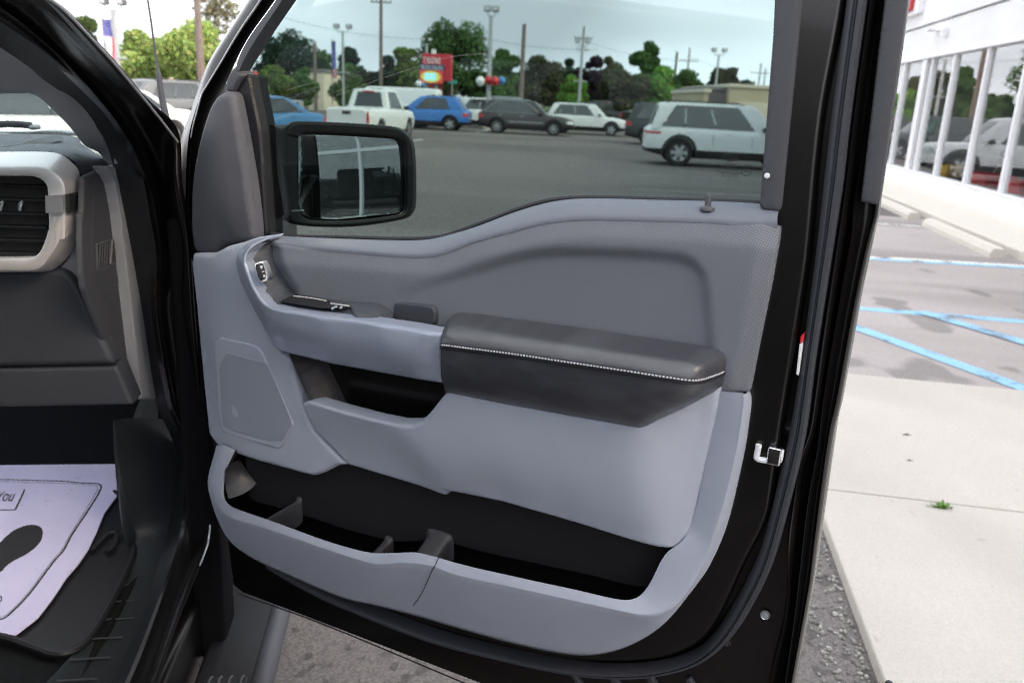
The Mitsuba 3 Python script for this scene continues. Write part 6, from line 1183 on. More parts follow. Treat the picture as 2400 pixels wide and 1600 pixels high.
def car(pos, az, kind, paint, label, L=4.6, W=1.85, H=None, wb=2.75, r=.34, shift=0., spokes=5, clad=True, orange=None, stripe=None, group=None, seams=False, tail=None, cat=None, extra=None):
    K = KINDS[kind]; H = H or K['H']; hl = L / 2
    name = {'pickup': 'parked_pickup', 'van': 'parked_van', 'sedan': 'parked_car', 'hatch': 'parked_car'}.get(kind, 'parked_suv')
    key = key_for(name)
    tag(key, label, cat or {'pickup': 'pickup truck', 'van': 'van', 'sedan': 'car', 'hatch': 'car'}.get(kind, 'suv'), group)
    fr = turned(pos[0], pos[1], az)
    sc_ = H / K['H']
    tx, tz = np.array(K['top']).T
    tz = tz * sc_
    zt = PchipInterpolator(tx, tz)
    zc = r * .62
    half = W / 2

    def section(x, grow=0.0):
        s = abs(x)
        w = half * (1 - .17 * max(0, (s - .62) / .38) ** 2.2)
        t = float(zt(x))
        lo = zc + (.14 * max(0, (s - .72) / .28) if s > .72 else 0)
        return [(0, lo), (.78 * w, lo), (.95 * w, lo + .06), (1.0 * w, lo + .24), (1.0 * w, lo + (t - lo) * .62), (.975 * w, t - .12), (.93 * w, t - .035), (.86 * w, t), (.4 * w, t + .012), (0, t + .016)]

    xs = np.concatenate([[-1, -.985, -.95, -.9], np.linspace(-.82, .82, 19), [.88, .93, .97, .99, 1]])
    ring = []
    for x in xs:
        h = section(x)
        pts = h + [(-y, z) for y, z in h[-2:0:-1]]
        sh = .965 if abs(x) > .995 else 1.0
        ring.append([(x * hl, y * sh, z) for y, z in pts])
    n = len(ring[0]); v = np.array(ring).reshape(-1, 3); f = []
    for i in range(len(xs) - 1):
        for j in range(n):
            a, b = i * n + j, i * n + (j + 1) % n
            f += [[a, b, b + n], [a, b + n, a + n]]
    c0, c1 = len(v), len(v) + 1
    v = np.vstack([v, v[:n].mean(0), v[-n:].mean(0)])
    for j in range(n):
        f += [[c0, (j + 1) % n, j], [c1, c0 - n + j, c0 - n + (j + 1) % n]]
    solid = man((v, np.array(f)))
    axles = (wb / 2 + shift, -wb / 2 + shift)
    cut = solid
    R_ = r + .075
    for ax in axles:
        for s in (-1, 1):
            cyl = m3.Manifold.cylinder(.34, R_, R_, 36, True).rotate([90, 0, 0]).translate([ax, s * (half - .14), r])
            cut = cut - cyl
    if kind == 'pickup':
        cut = cut - mbox(-hl + .10, K['cab'][0] * hl - .08, -half + .17, half - .17, .62, 2)
    lowz = zc + .30
    P = lambda nm, m, b, sm=40: add(f'{key}__{nm}', m, b, sm, fr)
    if clad:
        P('cladding', unman(cut ^ mbox(-9, 9, -3, 3, 0, lowz - .06)), 'car_trim')
        P('body', unman(cut ^ mbox(-9, 9, -3, 3, lowz - .06, 3)), paint)
        for ax in axles:
            for s in (-1, 1):
                a = np.linspace(-.12, math.pi + .12, 20)
                o = np.c_[ax + (R_ + .045) * np.cos(a), np.full(20, s * (half + .004)), r + (R_ + .045) * np.sin(a)]
                i_ = np.c_[ax + (R_ - .012) * np.cos(a), np.full(20, s * (half + .012)), r + (R_ - .012) * np.sin(a)]
                P('arch_trim', loft([o - [0, s * .05, 0], o, i_, i_ - [0, s * .08, 0]], 20), 'car_trim')
    else:
        P('body', unman(cut), paint)
    big = solid.scale([1.004, 1.006, 1.002])
    # cabin
    xb0, xf0, xr, xw = [q * hl for q in K['cab']]
    wbm, wt = half * .90, half * .70
    zb0, zb1 = float(zt(K['cab'][0])), float(zt(K['cab'][1]))

    def loop(x0, x1, w, z0, z1, rad):
        pts = []
        for (cx, cy, a0) in ((x1 - rad, w - rad, 0), (x0 + rad, w - rad, 90), (x0 + rad, -w + rad, 180), (x1 - rad, -w + rad, 270)):
            for a in np.radians(np.linspace(a0, a0 + 90, 6)):
                x = cx + rad * math.cos(a)
                pts.append((x, cy + rad * math.sin(a), z0 + (z1 - z0) * (x - x0) / (x1 - x0)))
        return pts

    def at(t):
        return (xb0 + (xr - xb0) * t, xf0 + (xw - xf0) * t, wbm + (wt - wbm) * t ** 1.25)

    rows = []
    for t in (0, .25, .5, .75, .93):
        x0, x1, w = at(t)
        rows.append(loop(x0, x1, w, zb0 + (H - zb0) * t - (.05 if t == 0 else 0), zb1 + (H - zb1) * t - (.05 if t == 0 else 0), .10))
    x0, x1, w = at(1)
    rows.append(loop(x0 + .05, x1 - .07, w - .05, H - .008, H - .008, .10))
    rows.append(loop(x0 + .25, x1 - .3, w - .2, H + .018, H + .012, .10))
    n = len(rows[0]); v = np.array(rows).reshape(-1, 3); f = []
    for i in range(len(rows) - 1):
        for j in range(n):
            a, b = i * n + j, i * n + (j + 1) % n
            f += [[a, b, b + n], [a, b + n, a + n]]
    v = np.vstack([v, v[-n:].mean(0)])
    f += [[len(v) - 1, len(v) - 1 - n + j, len(v) - 1 - n + (j + 1) % n] for j in range(n)]
    P('cabin', (v, np.array(f)), paint, 50)

    def sidepoint(a, t, s, off=.007):
        x0, x1, w = at(t)
        zz = (zb0 + (H - zb0) * t) * (1 - a) + (zb1 + (H - zb1) * t) * a
        return [x0 + (x1 - x0) * a, s * (w + off), zz]

    for s in (-1, 1):
        wf0, wf1 = K['win'][0][0], K['win'][-1][1]
        sl_ = K.get('slope', .02)
        vv = np.array([sidepoint(a, t, s, .003) for a, t in [(wf0 - .012, .05), (wf1 + .006, .05), (wf1 + .004, .45), (wf1 - .012, .90), (wf0 + sl_ - .006, .90), (wf0 + sl_ * .5 - .01, .5)]])
        P('window_surround', (np.vstack([vv, vv.mean(0)]), np.array([[j, (j + 1) % 6, 6] for j in range(6)])), 'car_trim', 60)
        for i, (a0, a1) in enumerate(K['win']):
            t1, sl0 = .88, (K.get('slope', .02) if i == 0 else .0)
            pts = [(a0, .07), (a1, .07)] + [(a1, t) for t in (.3, .6)] + [(a1 - (.015 if i == len(K['win']) - 1 else 0), t1), (a0 + sl0, t1)] + [(a0 + sl0 * .5, .5)]
            vv = np.array([sidepoint(a, t, s) for a, t in pts])
            m = len(vv)
            P('window', (np.vstack([vv, vv.mean(0)]), np.array([[j, (j + 1) % m, m] for j in range(m)])), 'car_glass', 60)
        if kind in ('suv', 'wagon', 'hatch'):
            P('roof_rail', tube(np.array([[xr + .15, s * (wt - .06), H + .005], [xr + .3, s * (wt - .05), H + .045], [xw - .5, s * (wt - .05), H + .045], [xw - .3, s * (wt - .06), H + .005]]), .018), stripe or 'car_trim')

    def ends(front):
        vv = []
        for t, k_ in ((.08, .86), (.45, .86), (.86, .84)):
            x0, x1, w = at(t)
            zz = (zb1 + (H - zb1) * t) if front else (zb0 + (H - zb0) * t)
            x = x1 + .008 if front else x0 - .008
            vv.append([[x - (.03 if front else -.03), -w * k_ - .02, zz], [x, -w * k_ * .6, zz + .004], [x, w * k_ * .6, zz + .004], [x - (.03 if front else -.03), w * k_ + .02, zz]])
        return loft(vv, 8)
    P('windscreen', ends(True), 'car_glass', 60)
    if kind != 'van':
        P('rear_window', ends(False), 'car_glass', 60)
    # lights, grille
    zf = float(zt(.95))
    for s in (-1, 1):
        y0, y1 = (half * .5, half * 1.1) if s > 0 else (-half * 1.1, -half * .5)
        P('headlight', unman(big ^ mbox(hl * .86, hl * 1.1, y0, y1, zf - .17, zf - .03)), 'head_lens')
        zr_ = float(zt(-.98))
        if kind in ('pickup', 'van'):
            b_ = mbox(-hl * 1.1, -hl * .965, *((half * .80, half * 1.1) if s > 0 else (-half * 1.1, -half * .80)), zr_ - .48, zr_ - .08)
        elif kind == 'sedan':
            b_ = mbox(-hl * 1.1, -hl * .93, y0, y1, zr_ - .18, zr_ - .02)
        else:
            b_ = mbox(-hl * 1.1, -hl * .84, *((half * .2, half * 1.1) if s > 0 else (-half * 1.1, -half * .2)), zr_ - tail[0], zr_ - tail[1]) if tail else mbox(-hl * 1.1, -hl * .89, *((half * .55, half * 1.1) if s > 0 else (-half * 1.1, -half * .55)), zr_ - .24, zr_ - .06)
        P('tail_light', unman(big ^ b_), 'tail_red')
        mx = xf0 - .42
        mz = zb1 + .09
        P('wing_mirror', box(mx - .07, mx + .09, min(s * half * .97, s * (half + .16)), max(s * half * .97, s * (half + .16)), mz - .07, mz + .07, .05), 'car_trim' if paint in ('car_white', 'car_brown', 'car_black') else paint)
        for a in ((.30, .62) if len(K['win']) > 1 else (.80,)):
            p = sidepoint(a, 0, s, .045)
            P('door_handle', box(p[0] - .10, p[0] + .08, min(p[1] - .02, p[1] + .05 * s), max(p[1] + .0201, p[1] + .05 * s), p[2] - .12, p[2] - .085, .012), paint if stripe is None else 'alloy')
        if stripe:
            P('window_trim', tube(np.array([sidepoint(a, t, s, .012) for a, t in ((.04, .03), (.2, .03), (.5, .03), (.84, .03))]), .016, 6), 'alloy')
            P('window_trim', tube(np.array([sidepoint(a, t, s, .014) for a, t in ((.04, .04), (.09, .35), (.16, .75), (.24, .93), (.45, .965), (.65, .95), (.80, .80), (.86, .45), (.885, .05))]), .018, 6, 40), 'alloy')
            P('sill_strip', box(axles[1] + R_ + .15, axles[0] - R_ - .1, *sorted((s * (half - .01), s * (half + .012))), lowz + .06, lowz + .10, .008), 'alloy')
        if seams:
            for a in (.215, .49, .80):
                p = sidepoint(a, 0, s, .0)
                P('door_seam', box(p[0] - .006, p[0] + .006, *sorted((s * (half - .03), s * (half + .003))), lowz + .05, p[2] - .13), 'dark_gap')
    P('grille', unman(big ^ mbox(hl * .93, hl * 1.1, -half * .45, half * .45, zf - .36, zf - .06)), 'car_trim')
    if not clad:
        P('lower_bumper', unman(big ^ mbox(-hl * 1.1, hl * 1.1, -half, half, 0, zc + .12)), 'car_trim')
    if kind == 'pickup':
        zr_ = float(zt(-.98))
        P('tailgate_handle', box(-hl - .02, -hl + .03, -.16, .16, zr_ - .20, zr_ - .08, .02), 'car_trim')
        P('rear_bumper', box(-hl - .12, -hl + .05, -half * .92, half * .92, zc + .10, zc + .28, .03), 'car_trim' if paint != 'car_white' else 'car_grey')
        P('brake_light', box(xb0 - .01, xb0 + .03, -.22, .22, H - .10, H - .05, .01), 'tail_red')
    else:
        P('licence_plate', box(-hl - .012, -hl + .02, -.16, .16, zc + .38, zc + .50, .004), 'sign_white')
    if orange:
        x0, x1, w = at(.80)
        x2, _, w2 = at(.58)
        zt_ = zb1 + (H - zb1) * .80; zb_ = zb1 + (H - zb1) * .60
        x1b = at(.60)[1]
        s = orange
        vv = np.array([[x1 + .016, s * w * .80, zt_], [x1 + .016, s * w * .30, zt_ - .01], [x1b + .016, s * w * .55, zb_], [x1b + .016, s * w * .80, zb_]])
        P('price_sticker', quad(vv, .003), 'sticker_orange' if paint != 'car_grey' else 'sticker_yellow')
    # wheels
    ty_ = revolve([[r * .62, -.10], [r * .93, -.112], [r, -.085], [r, .085], [r * .93, .112], [r * .62, .10]], 32)
    ri = revolve([[r * .66, .085], [r * .64, .10], [r * .60, .098], [r * .575, .05], [r * .57, -.05], [r * .66, -.05]], 28)
    sp_ = []
    for i in range(spokes):
        a = 2 * math.pi * i / spokes
        for off in ((0,) if spokes > 6 else (-.13, .13)):
            b = a + off
            rr = np.linspace(.05, r * .60, 4)
            ww = .030 if spokes <= 6 else .022
            d, e = np.array([math.cos(b), math.sin(b), 0]), np.array([-math.sin(b), math.cos(b), 0])
            hh = np.array([.092, .094, .088, .095])
            up_ = [np.array([d * q_ + e * ww + [0, 0, h_] for q_, h_ in zip(rr, hh)]), np.array([d * q_ - e * ww + [0, 0, h_] for q_, h_ in zip(rr, hh)])]
            sp_.append(loft([up_[0] - [0, 0, .03], up_[0], up_[1], up_[1] - [0, 0, .03]], 4))
    hub = revolve([[.0001, .10], [.06, .098], [.07, .08]], 14)
    dark = revolve([[.0001, .026], [r * .6, .03], [r * .6, .025], [.0001, .02]], 20)
    for ax in axles:
        for s in (-1, 1):
            g_ = lambda m, ax=ax, s=s: (np.c_[np.asarray(m[0])[:, 0] + ax, s * (np.asarray(m[0])[:, 2] + half - .125), np.asarray(m[0])[:, 1] + r], m[1])
            wk = P('wheel', g_(ty_), 'tyre')
            add(wk + '__rim', g_(join(ri, hub, *sp_)), 'alloy', 30, fr)
            add(wk + '__rim_back', g_(dark), 'car_trim', 30, fr)
    return key


def spot(cr, pts, z=0):
    return surveyed(17)[:, :2]


# seen through the door window
car((6.27, 25.72), 94.5, 'wagon', 'car_white', 'large white suv with dark windows, nearest of the cars behind the door window', L=5.1, W=1.96, H=1.80, wb=3.05, r=.40, seams=True, shift=-.05, spokes=6, tail=(.16, .09))
car((7.1, 38.3), 99, 'wagon', 'car_charcoal', 'dark grey suv with a red tail light, half hidden behind the large white suv', L=4.9, W=1.95, H=1.78, wb=2.9, r=.37)
car((.22, 43.7), 95.2, 'suv', 'car_brown', 'dark brown suv with bright roof rails and window trim, standing by the utility pole', L=4.81, W=1.90, H=1.63, wb=2.86, r=.36, stripe='alloy', orange=1, spokes=7)
car((3.6, 47.5), 97, 'suv', 'car_white', 'pale silver suv whose nose shows beyond the dark brown suv', L=4.6, W=1.85, H=1.62, wb=2.7, r=.34, orange=1)
car((3.2, 57.5), 99, 'sedan', 'car_black', 'black car behind the nose of the pale silver suv', L=4.7, H=1.50)
car((6.6, 71.5), -42, 'pickup', 'car_black', 'black pickup parked far off beside the tall light pole', L=5.6, W=1.95, H=1.88, wb=3.5, r=.40, clad=False)
car((-4.85, 44.0), 276, 'hatch', 'car_blue', 'bright blue hatchback right of the white pickup', L=4.28, W=1.77, H=1.65, wb=2.56, r=.345, spokes=5)
car((-3.2, 49.8), 262, 'suv', 'car_white', 'white suv with slanting red tail lights behind the blue hatchback', L=4.3, W=1.8, H=1.66, wb=2.6, r=.34)
car((-2.1, 54.2), 262, 'wagon', 'car_grey', 'grey suv of which only the roof shows above the dark brown suv', L=4.7, W=1.85, H=1.76, wb=2.75, r=.35, stripe='alloy')
car((-5.75, 32.9), 10.5, 'pickup', 'car_white', 'white pickup seen from behind with its tailgate closed', L=5.4, W=1.88, H=1.79, wb=3.26, r=.37, clad=False)
car((-7.0, 46.5), 275, 'van', 'car_white', 'plain white cargo van standing behind the white pickup', L=5.2, W=1.95, H=2.0, wb=3.1, r=.35, clad=False)
car((-8.1, 25.6), 212, 'sedan', 'car_sky_blue', 'light blue sedan with an orange windscreen sticker facing the camera', L=4.63, W=1.80, H=1.43, wb=2.7, r=.33, clad=False, orange=-1)
car((-13.6, 41.5), 278, 'pickup', 'car_silver', 'silver grey pickup behind the light blue sedan', L=5.6, W=1.95, H=1.86, wb=3.5, r=.38, clad=False)
# left of the door, in the open and through the windscreen
car((-10.6, 21.6), 205, 'sedan', 'car_white', 'white sedan facing the camera in the gap between pillar and door', L=4.7, W=1.82, H=1.45, wb=2.75, clad=False)
car((-14.0, 26.5), 282, 'suv', 'car_grey', 'grey suv seen through the gap left of the truck antenna', L=4.6, W=1.85, H=1.66)
car((-15.2, 35.0), 215, 'wagon', 'car_grey', 'grey suv with a yellow windscreen sticker behind the white sedan', L=4.8, W=1.9, H=1.76, orange=-1)
car((-9.2, 13.8), 250, 'suv', 'car_white', 'white suv close in front of the truck, seen through its windscreen', L=4.7, W=1.88, H=1.70)

# ---------------------------------------------------------------- trees
def tree(x, y, h, rx, base, col, label, seed, lobes=14, leaves=5200, leaf=.30, ry=None, trunk=.16, flat_=.5, group=None, name='tree', sparse=False):
    g = np.random.default_rng(seed)
    key = key_for(name); tag(key, label, 'tree', group)
    cz = base + (h - base) / 2; rz = (h - base) / 2
    L_ = []
    for i in range(lobes):
        while True:
            q = g.uniform(-1, 1, 3)
            if (q ** 2).sum() < 1:
                break
        q *= .74
        taper = 1 - .35 * max(0, q[2])
        L_.append(([q[0] * rx * taper, q[1] * rx * taper, cz + q[2] * rz], g.uniform(.26, .48) * min(rx, rz) * (1 - .25 * abs(q[2])), g.uniform(.82, 1.2)))
    reach = max(q[2] + b * .88 for q, b, _ in L_)
    for q, b, _ in L_:
        q[2] = base + (q[2] - base) * (h - base) / (reach - base)
    L_.append(([0, 0, cz - .1 * rz], .55 * min(rx, rz), .9))
    wts = np.array([b ** 2 for _, b, _ in L_]); wts /= wts.sum()
    pick = g.choice(len(L_), leaves, p=wts)
    c = np.array([L_[i][0] for i in pick]); rad = np.array([L_[i][1] for i in pick]); tone = np.array([L_[i][2] for i in pick])
    d = g.normal(size=(leaves, 3)); d /= np.linalg.norm(d, axis=1, keepdims=True)
    rr = rad * g.random(leaves) ** (1 / 4.5) * g.uniform(.85, 1.12, leaves)
    p = c + d * rr[:, None] * np.array([1.15, 1.15, .9])
    nn = d + g.normal(0, .7, (leaves, 3)); nn /= np.linalg.norm(nn, axis=1, keepdims=True)
    a = np.cross(nn, g.normal(size=(leaves, 3))); a /= np.linalg.norm(a, axis=1, keepdims=True)
    b = np.cross(nn, a)
    s = leaf * g.uniform(.5, 1.2, leaves)[:, None]
    v = np.stack([p - a * s * .5, p + b * s * .35, p + a * s * .5, p - b * s * .35], 1).reshape(-1, 3)
    i = np.arange(leaves) * 4
    f = np.vstack([np.c_[i, i + 1, i + 2], np.c_[i, i + 2, i + 3]])
    colr = np.array(col)[None] * (tone * g.uniform(.65, 1.35, leaves))[:, None] * (1 + g.normal(0, .08, (leaves, 3)))
    colr = np.clip(np.repeat(colr, 4, 0), .003, .9)
    add(key + '__crown', (v + [x, y, 0], f), 'leaves', False, color=colr)
    t = [tube(np.array([[x, y, -.1], [x + .05 * h * g.normal() * .2, y, base * .7], [x, y, base + rz * .7]]), np.linspace(trunk, trunk * .5, 8), 8, 8)]
    for q, b_, _ in L_[:8]:
        t.append(tube(np.array([[x, y, base * .85 + .1 * rz], [x + q[0] * .5, y + q[1] * .5, (base + q[2]) / 2], [x + q[0], y + q[1], q[2]]]), np.linspace(trunk * .5, trunk * .12, 6), 6, 6))
    add(key + '__trunk', join(*t), 'bark', 50)


def tree_at(px, top, dist, wpx, base, col, label, seed, **k):
    """px: middle of the crown, top of it, its width; all measured on the photograph, turned into metres at its distance."""
    p = surveyed(18)
    tree(p[0][0], dist, p[0][2], (p[2][0] - p[1][0]) / 2, base, col, label, seed, **k)


DG, MG, OG, BG, LG, PU, BR = (.012, .020, .014), (.030, .050, .018), (.050, .066, .022), (.055, .095, .022), (.36, .46, .16), (.020, .014, .018), (.034, .034, .020)
G_ = 'trees beyond the lot'
for a in ((668, 66, 90, 170, 1.5, DG, 'large dark evergreen mass at the left of the door window', 1), (640, 152, 62, 110, .6, OG, 'olive green bush right of the single red balloon', 2), (705, 158, 66, 70, .6, MG, 'round bush in front of the cream building', 3),
          (745, 118, 95, 110, 1, MG, 'green tree behind the blue feather banner', 4), (822, 110, 100, 70, 1, DG, 'dark conifer right of the light pole with the banner', 5), (820, 148, 70, 110, .6, MG, 'broad green bush at the foot of the banner light pole', 6),
          (905, 130, 95, 60, 1, DG, 'narrow dark tree behind the tall utility pole', 7), (955, 110, 100, 90, 1, OG, 'olive tree left of the red sign', 8), (1062, 42, 85, 150, 1.5, MG, 'tallest full green tree directly behind the red sign', 9),
          (1185, 112, 110, 70, 1, MG, 'green tree right of the balloon cluster', 10), (1150, 170, 90, 120, .6, MG, 'low green tree under the balloon cluster', 11), (1268, 130, 95, 110, 1, BR, 'brownish tree right of the bare utility pole', 12),
          (1330, 138, 120, 40, 1, DG, 'small dark tree top left of the crossarm pole', 13), (1345, 175, 85, 65, .6, BG, 'small bright green tree left of the light pole by the black pickup', 14), (1385, 128, 100, 60, 1, PU, 'dark purple leaved tree right of the light pole by the black pickup', 15),
          (1430, 132, 110, 80, 1, BR, 'grey green tree behind the dark purple tree', 16), (1465, 160, 90, 105, .6, BR, 'brown leaved round tree above the black pickup', 17), (1520, 94, 120, 80, 2, MG, 'tall leaning green tree above the large white suv', 18),
          (1535, 150, 92, 95, .8, BG, 'bright green tree behind the dark grey suv', 19), (1615, 160, 95, 130, .8, MG, 'green tree behind the roof of the large white suv', 20), (1700, 155, 120, 75, 1, BR, 'thin grey tree behind the beige building', 21), (1760, 186, 130, 90, 1, DG, 'low dark tree at the right edge of the door window', 22)):
    px, top, d_, w_, b_, c_l, lab, sd = a
    tree_at(px, top, d_, w_ * 1.12, .2, np.array(c_l) * np.array([3.6, 3.8, 4.0]), lab, sd, leaf=.0048 * d_, lobes=20, leaves=7500, group=G_)
BACK = ('behind the single red balloon', 'behind the small cream building', 'behind the cab of the white pickup', 'behind the posts of the red sign', 'behind the balloon cluster', 'behind the dark brown suv', 'behind the pale silver suv', 'behind the black pickup', 'behind the dark grey suv', 'behind the beige annex')
for i, (px, top, d_, w_) in enumerate(((600, 178, 125, 160), (760, 172, 128, 150), (880, 168, 130, 150), (1000, 165, 126, 150), (1110, 160, 128, 140), (1230, 162, 132, 160), (1340, 168, 130, 130), (1440, 172, 128, 140), (1560, 176, 126, 160), (1680, 190, 135, 160))):
    tree_at(px, top, d_, w_, .2, np.array((MG, DG, BR, OG)[i % 4]) * 2.4, 'low shadowy tree of the back row, ' + BACK[i], 60 + i, leaf=.6, lobes=22, leaves=6000, group='back row of the tree belt')
G3 = 'trees left of the open door'
tree_at(345, 66, 60, 150, .3, LG, 'bright lime green tree behind the truck antenna', 31, leaf=.34, leaves=8000, group=G3)
tree_at(455, 40, 58, 190, .3, LG, 'bright lime green tree right of the antenna, in front of a bare pole', 32, leaf=.34, leaves=9000, group=G3)
tree_at(500, -60, 80, 120, 4, (.26, .25, .16), 'tall thin tree with sparse pinkish leaves left of the door frame', 33, leaf=.4, leaves=1600, group=G3)
tree_at(190, 34, 70, 110, .5, (.09, .13, .05), 'dark green tree above the truck pillar at the far left', 34, leaf=.4, group=G3)
tree_at(-40, 60, 70, 200, .5, (.10, .15, .05), 'wide green tree at the left edge, hidden by the truck pillar', 35, leaf=.4, group=G3)


# ---------------------------------------------------------------- poles, wires
def light_pole(x, y, z, label, r=.09, arm=.45, az=0., brackets=(), grey='galv'):
    key = key_for('light_pole'); tag(key, label, 'light pole')
    add(key + '__pole', tube(np.array([[x, y, 0], [x, y, z - .25]]), [r, r * .8], 12, 2), grey, 40)
    add(key + '__foot', box(x - .22, x + .22, y - .22, y + .22, 0, .5, .03), 'cream_concrete')
    add(key + '__arm', tube(np.array([[x - arm, y, z - .05], [x - arm * .8, y, z - .27], [x + arm * .8, y, z - .27], [x + arm, y, z - .05]]), .035, 8), grey, 40)
    for s in (-1, 1):
        add(key + '__lamp_head', moved(box(-.19, .19, -.24, .24, -.04, .24, .05), [x + s * arm, y, z]), 'lamp_grey')
        add(key + '__lamp_lens', moved(box(-.15, .15, -.255, -.235, .0, .2), [x + s * arm, y, z]), 'lens')
    for h in brackets:
        add(key + '__bracket', tube(np.array([[x - .5, y - .1, h], [x + .5, y - .1, h]]), .05, 8), grey, 40)


def wood_pole(x, y, z, label, cross=(), r=.15, lean=0.):
    key = key_for('utility_pole'); tag(key, label, 'utility pole')
    add(key + '__pole', tube(np.array([[x, y, 0], [x + lean, y, z]]), [r, r * .7], 10, 2), 'pole_wood', 40)
    for h, w in cross:
        add(key + '__crossarm', box(x + lean - w, x + lean + w, y - .06, y + .06, h - .06, h + .06), 'pole_wood')
        for s in (-.9, -.45, .45, .9):
            add(key + '__insulator', moved(revolve([[.0001, .16], [.04, .15], [.05, .05], [.03, 0]], 8), [x + lean + s * w, y, h + .06]), 'lamp_grey')


def at_y(px, py, dist):
    return surveyed(19)[0]


p = at_y(803, 66, 60); light_pole(p[0], 60, p[2], 'white light pole with two round lamp heads beside the blue feather banner', arm=.43, brackets=(2.9,))
p = at_y(1152, 26, 48); light_pole(p[0], 48, p[2], 'tallest light pole with a balloon cluster tied to it', r=.13, arm=.22)
p = at_y(1366, 100, 65); light_pole(p[0], 65, p[2], 'light pole with two lamp heads next to the black pickup', r=.13, arm=.38, brackets=(3.2,))
p = at_y(1686, 121, 70); light_pole(p[0], 70, p[2], 'light pole with two lamp heads in front of the beige building', r=.10, arm=.42, brackets=(3.1,))
p = at_y(1000, 96, 75); light_pole(p[0], 75, p[2], 'short light pole rising behind the red sign', r=.14, arm=.3)
p = at_y(264, 10, 42); light_pole(p[0], 42, p[2], 'light pole with two lamp heads left of the truck antenna', r=.16, arm=.42, brackets=(2.7,))
for px, top, d, cr, lab, r in ((893, -40, 85, ((0, 1.0),), 'tall utility pole with a crossarm above the white pickup', .2), (1229, 57, 80, (), 'bare utility pole standing behind the dark brown suv', .26),
                               (1369, 62, 110, ((-1.4, 1.2), (-2.8, .8)), 'utility pole with crossarms directly behind a light pole', .16), (1587, 122, 95, (), 'bare utility pole left of the far pole with a crossarm', .18),
                               (1617, 113, 140, ((-2.0, 1.5),), 'distant utility pole with one crossarm right of the bare pole', .17), (1784, 149, 150, ((-1.6, 1.6),), 'distant utility pole with a crossarm over the beige building', .17),
                               (1795, 160, 160, (), 'farthest bare utility pole at the right edge of the door window', .16), (737, 100, 70, (), 'short utility pole between the dark trees left of the banner', .16), (458, -60, 40, (), 'bare utility pole in front of the bright trees left of the door', .19)):
    p = at_y(px, top, d)
    wood_pole(p[0], d, p[2], lab, [(p[2] + a if a else at_y(px, 6, d)[2], w) for a, w in cr], r)


def wire(a, b, sag, label, r=.018):
    t = np.linspace(0, 1, 24)[:, None]
    p = np.array(a) * (1 - t) + np.array(b) * t - np.c_[t * 0, t * 0, 4 * sag * t * (1 - t)]
    tag(add('power_line', tube(p, r, 5), 'wire', 40), label, 'power line')


wire(at_y(1040, 66, 80), at_y(1400, 118, 80), .5, 'power line crossing the bare pole behind the dark brown suv')
wire(at_y(620, 28, 85), at_y(1000, 92, 85), .6, 'power line passing the tall utility pole on its left')
wire(at_y(1617, 134, 140), at_y(1900, 206, 140), .8, 'power line running right from the distant pole with one crossarm')
wire(at_y(1360, 92, 110), at_y(1640, 140, 110), .8, 'power line between the crossarm pole and the distant pole')

# ---------------------------------------------------------------- banners, balloons, signs
def banner(px, py0, py1, d, wpx, label, red):
    key = key_for('feather_banner'); tag(key, label, 'banner')
    a, b, c = at_y(px, py0, d), at_y(px, py1, d), at_y(px + wpx, py0, d)
    w, h, x = c[0] - a[0], a[2] - b[2], a[0]
    add(key + '__pole', tube(np.array([[x - w * .55, d, 0], [x - w * .5, d, a[2] + .1], [x, d, a[2] + .15]]), .025, 6), 'lamp_grey', 40)

    def cloth(u0, u1, v0, v1):
        uu, vv = np.meshgrid(np.linspace(u0, u1, 5), np.linspace(v0, v1, 10))
        X = x + (uu - .5) * w; Z = b[2] + vv * h; Y = d + .06 * np.sin(uu * 5 + vv * 7) + .02
        i, j = np.meshgrid(np.arange(9), np.arange(4), indexing='ij'); q = (i * 5 + j).ravel()
        return np.c_[X.ravel(), Y.ravel(), Z.ravel()], np.vstack([np.c_[q, q + 1, q + 6], np.c_[q, q + 6, q + 5]])
    add(key + '__canton', cloth(0, 1, red, 1), 'flag_blue', True)
    for i in range(5):
        add(key + '__stripe', cloth(i / 5, (i + 1) / 5, 0, red), 'flag_red' if i % 2 == 0 and wpx < 20 or i in (4,) else 'flag_white', True)
    st_ = []
    for i in range(3):
        for j in range(5):
            st_.append(moved(revolve([[.0001, .02], [w * .05, .0]], 5), [0, 0, 0]))
            q = st_[-1][0]
            st_[-1] = (np.c_[q[:, 0] + x + (i - 1) * w * .27, d - .08 - q[:, 2], q[:, 1] + b[2] + h * (red + (1 - red) * (j + .7) / 5.6)], st_[-1][1])
    add(key + '__stars', join(*st_), 'flag_white')


banner(782, 97, 184, 58, 9, 'narrow blue feather banner with white stars beside a light pole', .25)
banner(250, 46, 150, 36, 21, 'broad feather banner, purple above and pink below, at the far left', .62)


def balloon(px, py, d, rpx, bs, label, group=None):
    c = at_y(px, py, d); e = at_y(px + rpx, py, d); r_ = e[0] - c[0]
    s = trimesh.creation.icosphere(subdivisions=3, radius=r_)
    v = np.array(s.vertices); v[:, 2] *= 1.08; low = v[:, 2] < 0; v[low, :2] *= (1 - .18 * (-v[low, 2:] / r_))
    k = key_for('balloon'); tag(k, label, 'balloon', group)
    add(k + '__skin', (v + c, np.array(s.faces)), bs, True)
    add(k + '__knot', moved(revolve([[.0001, .03], [.02, 0], [.0001, -.02]], 8), c - [0, 0, r_ * 1.1]), bs)


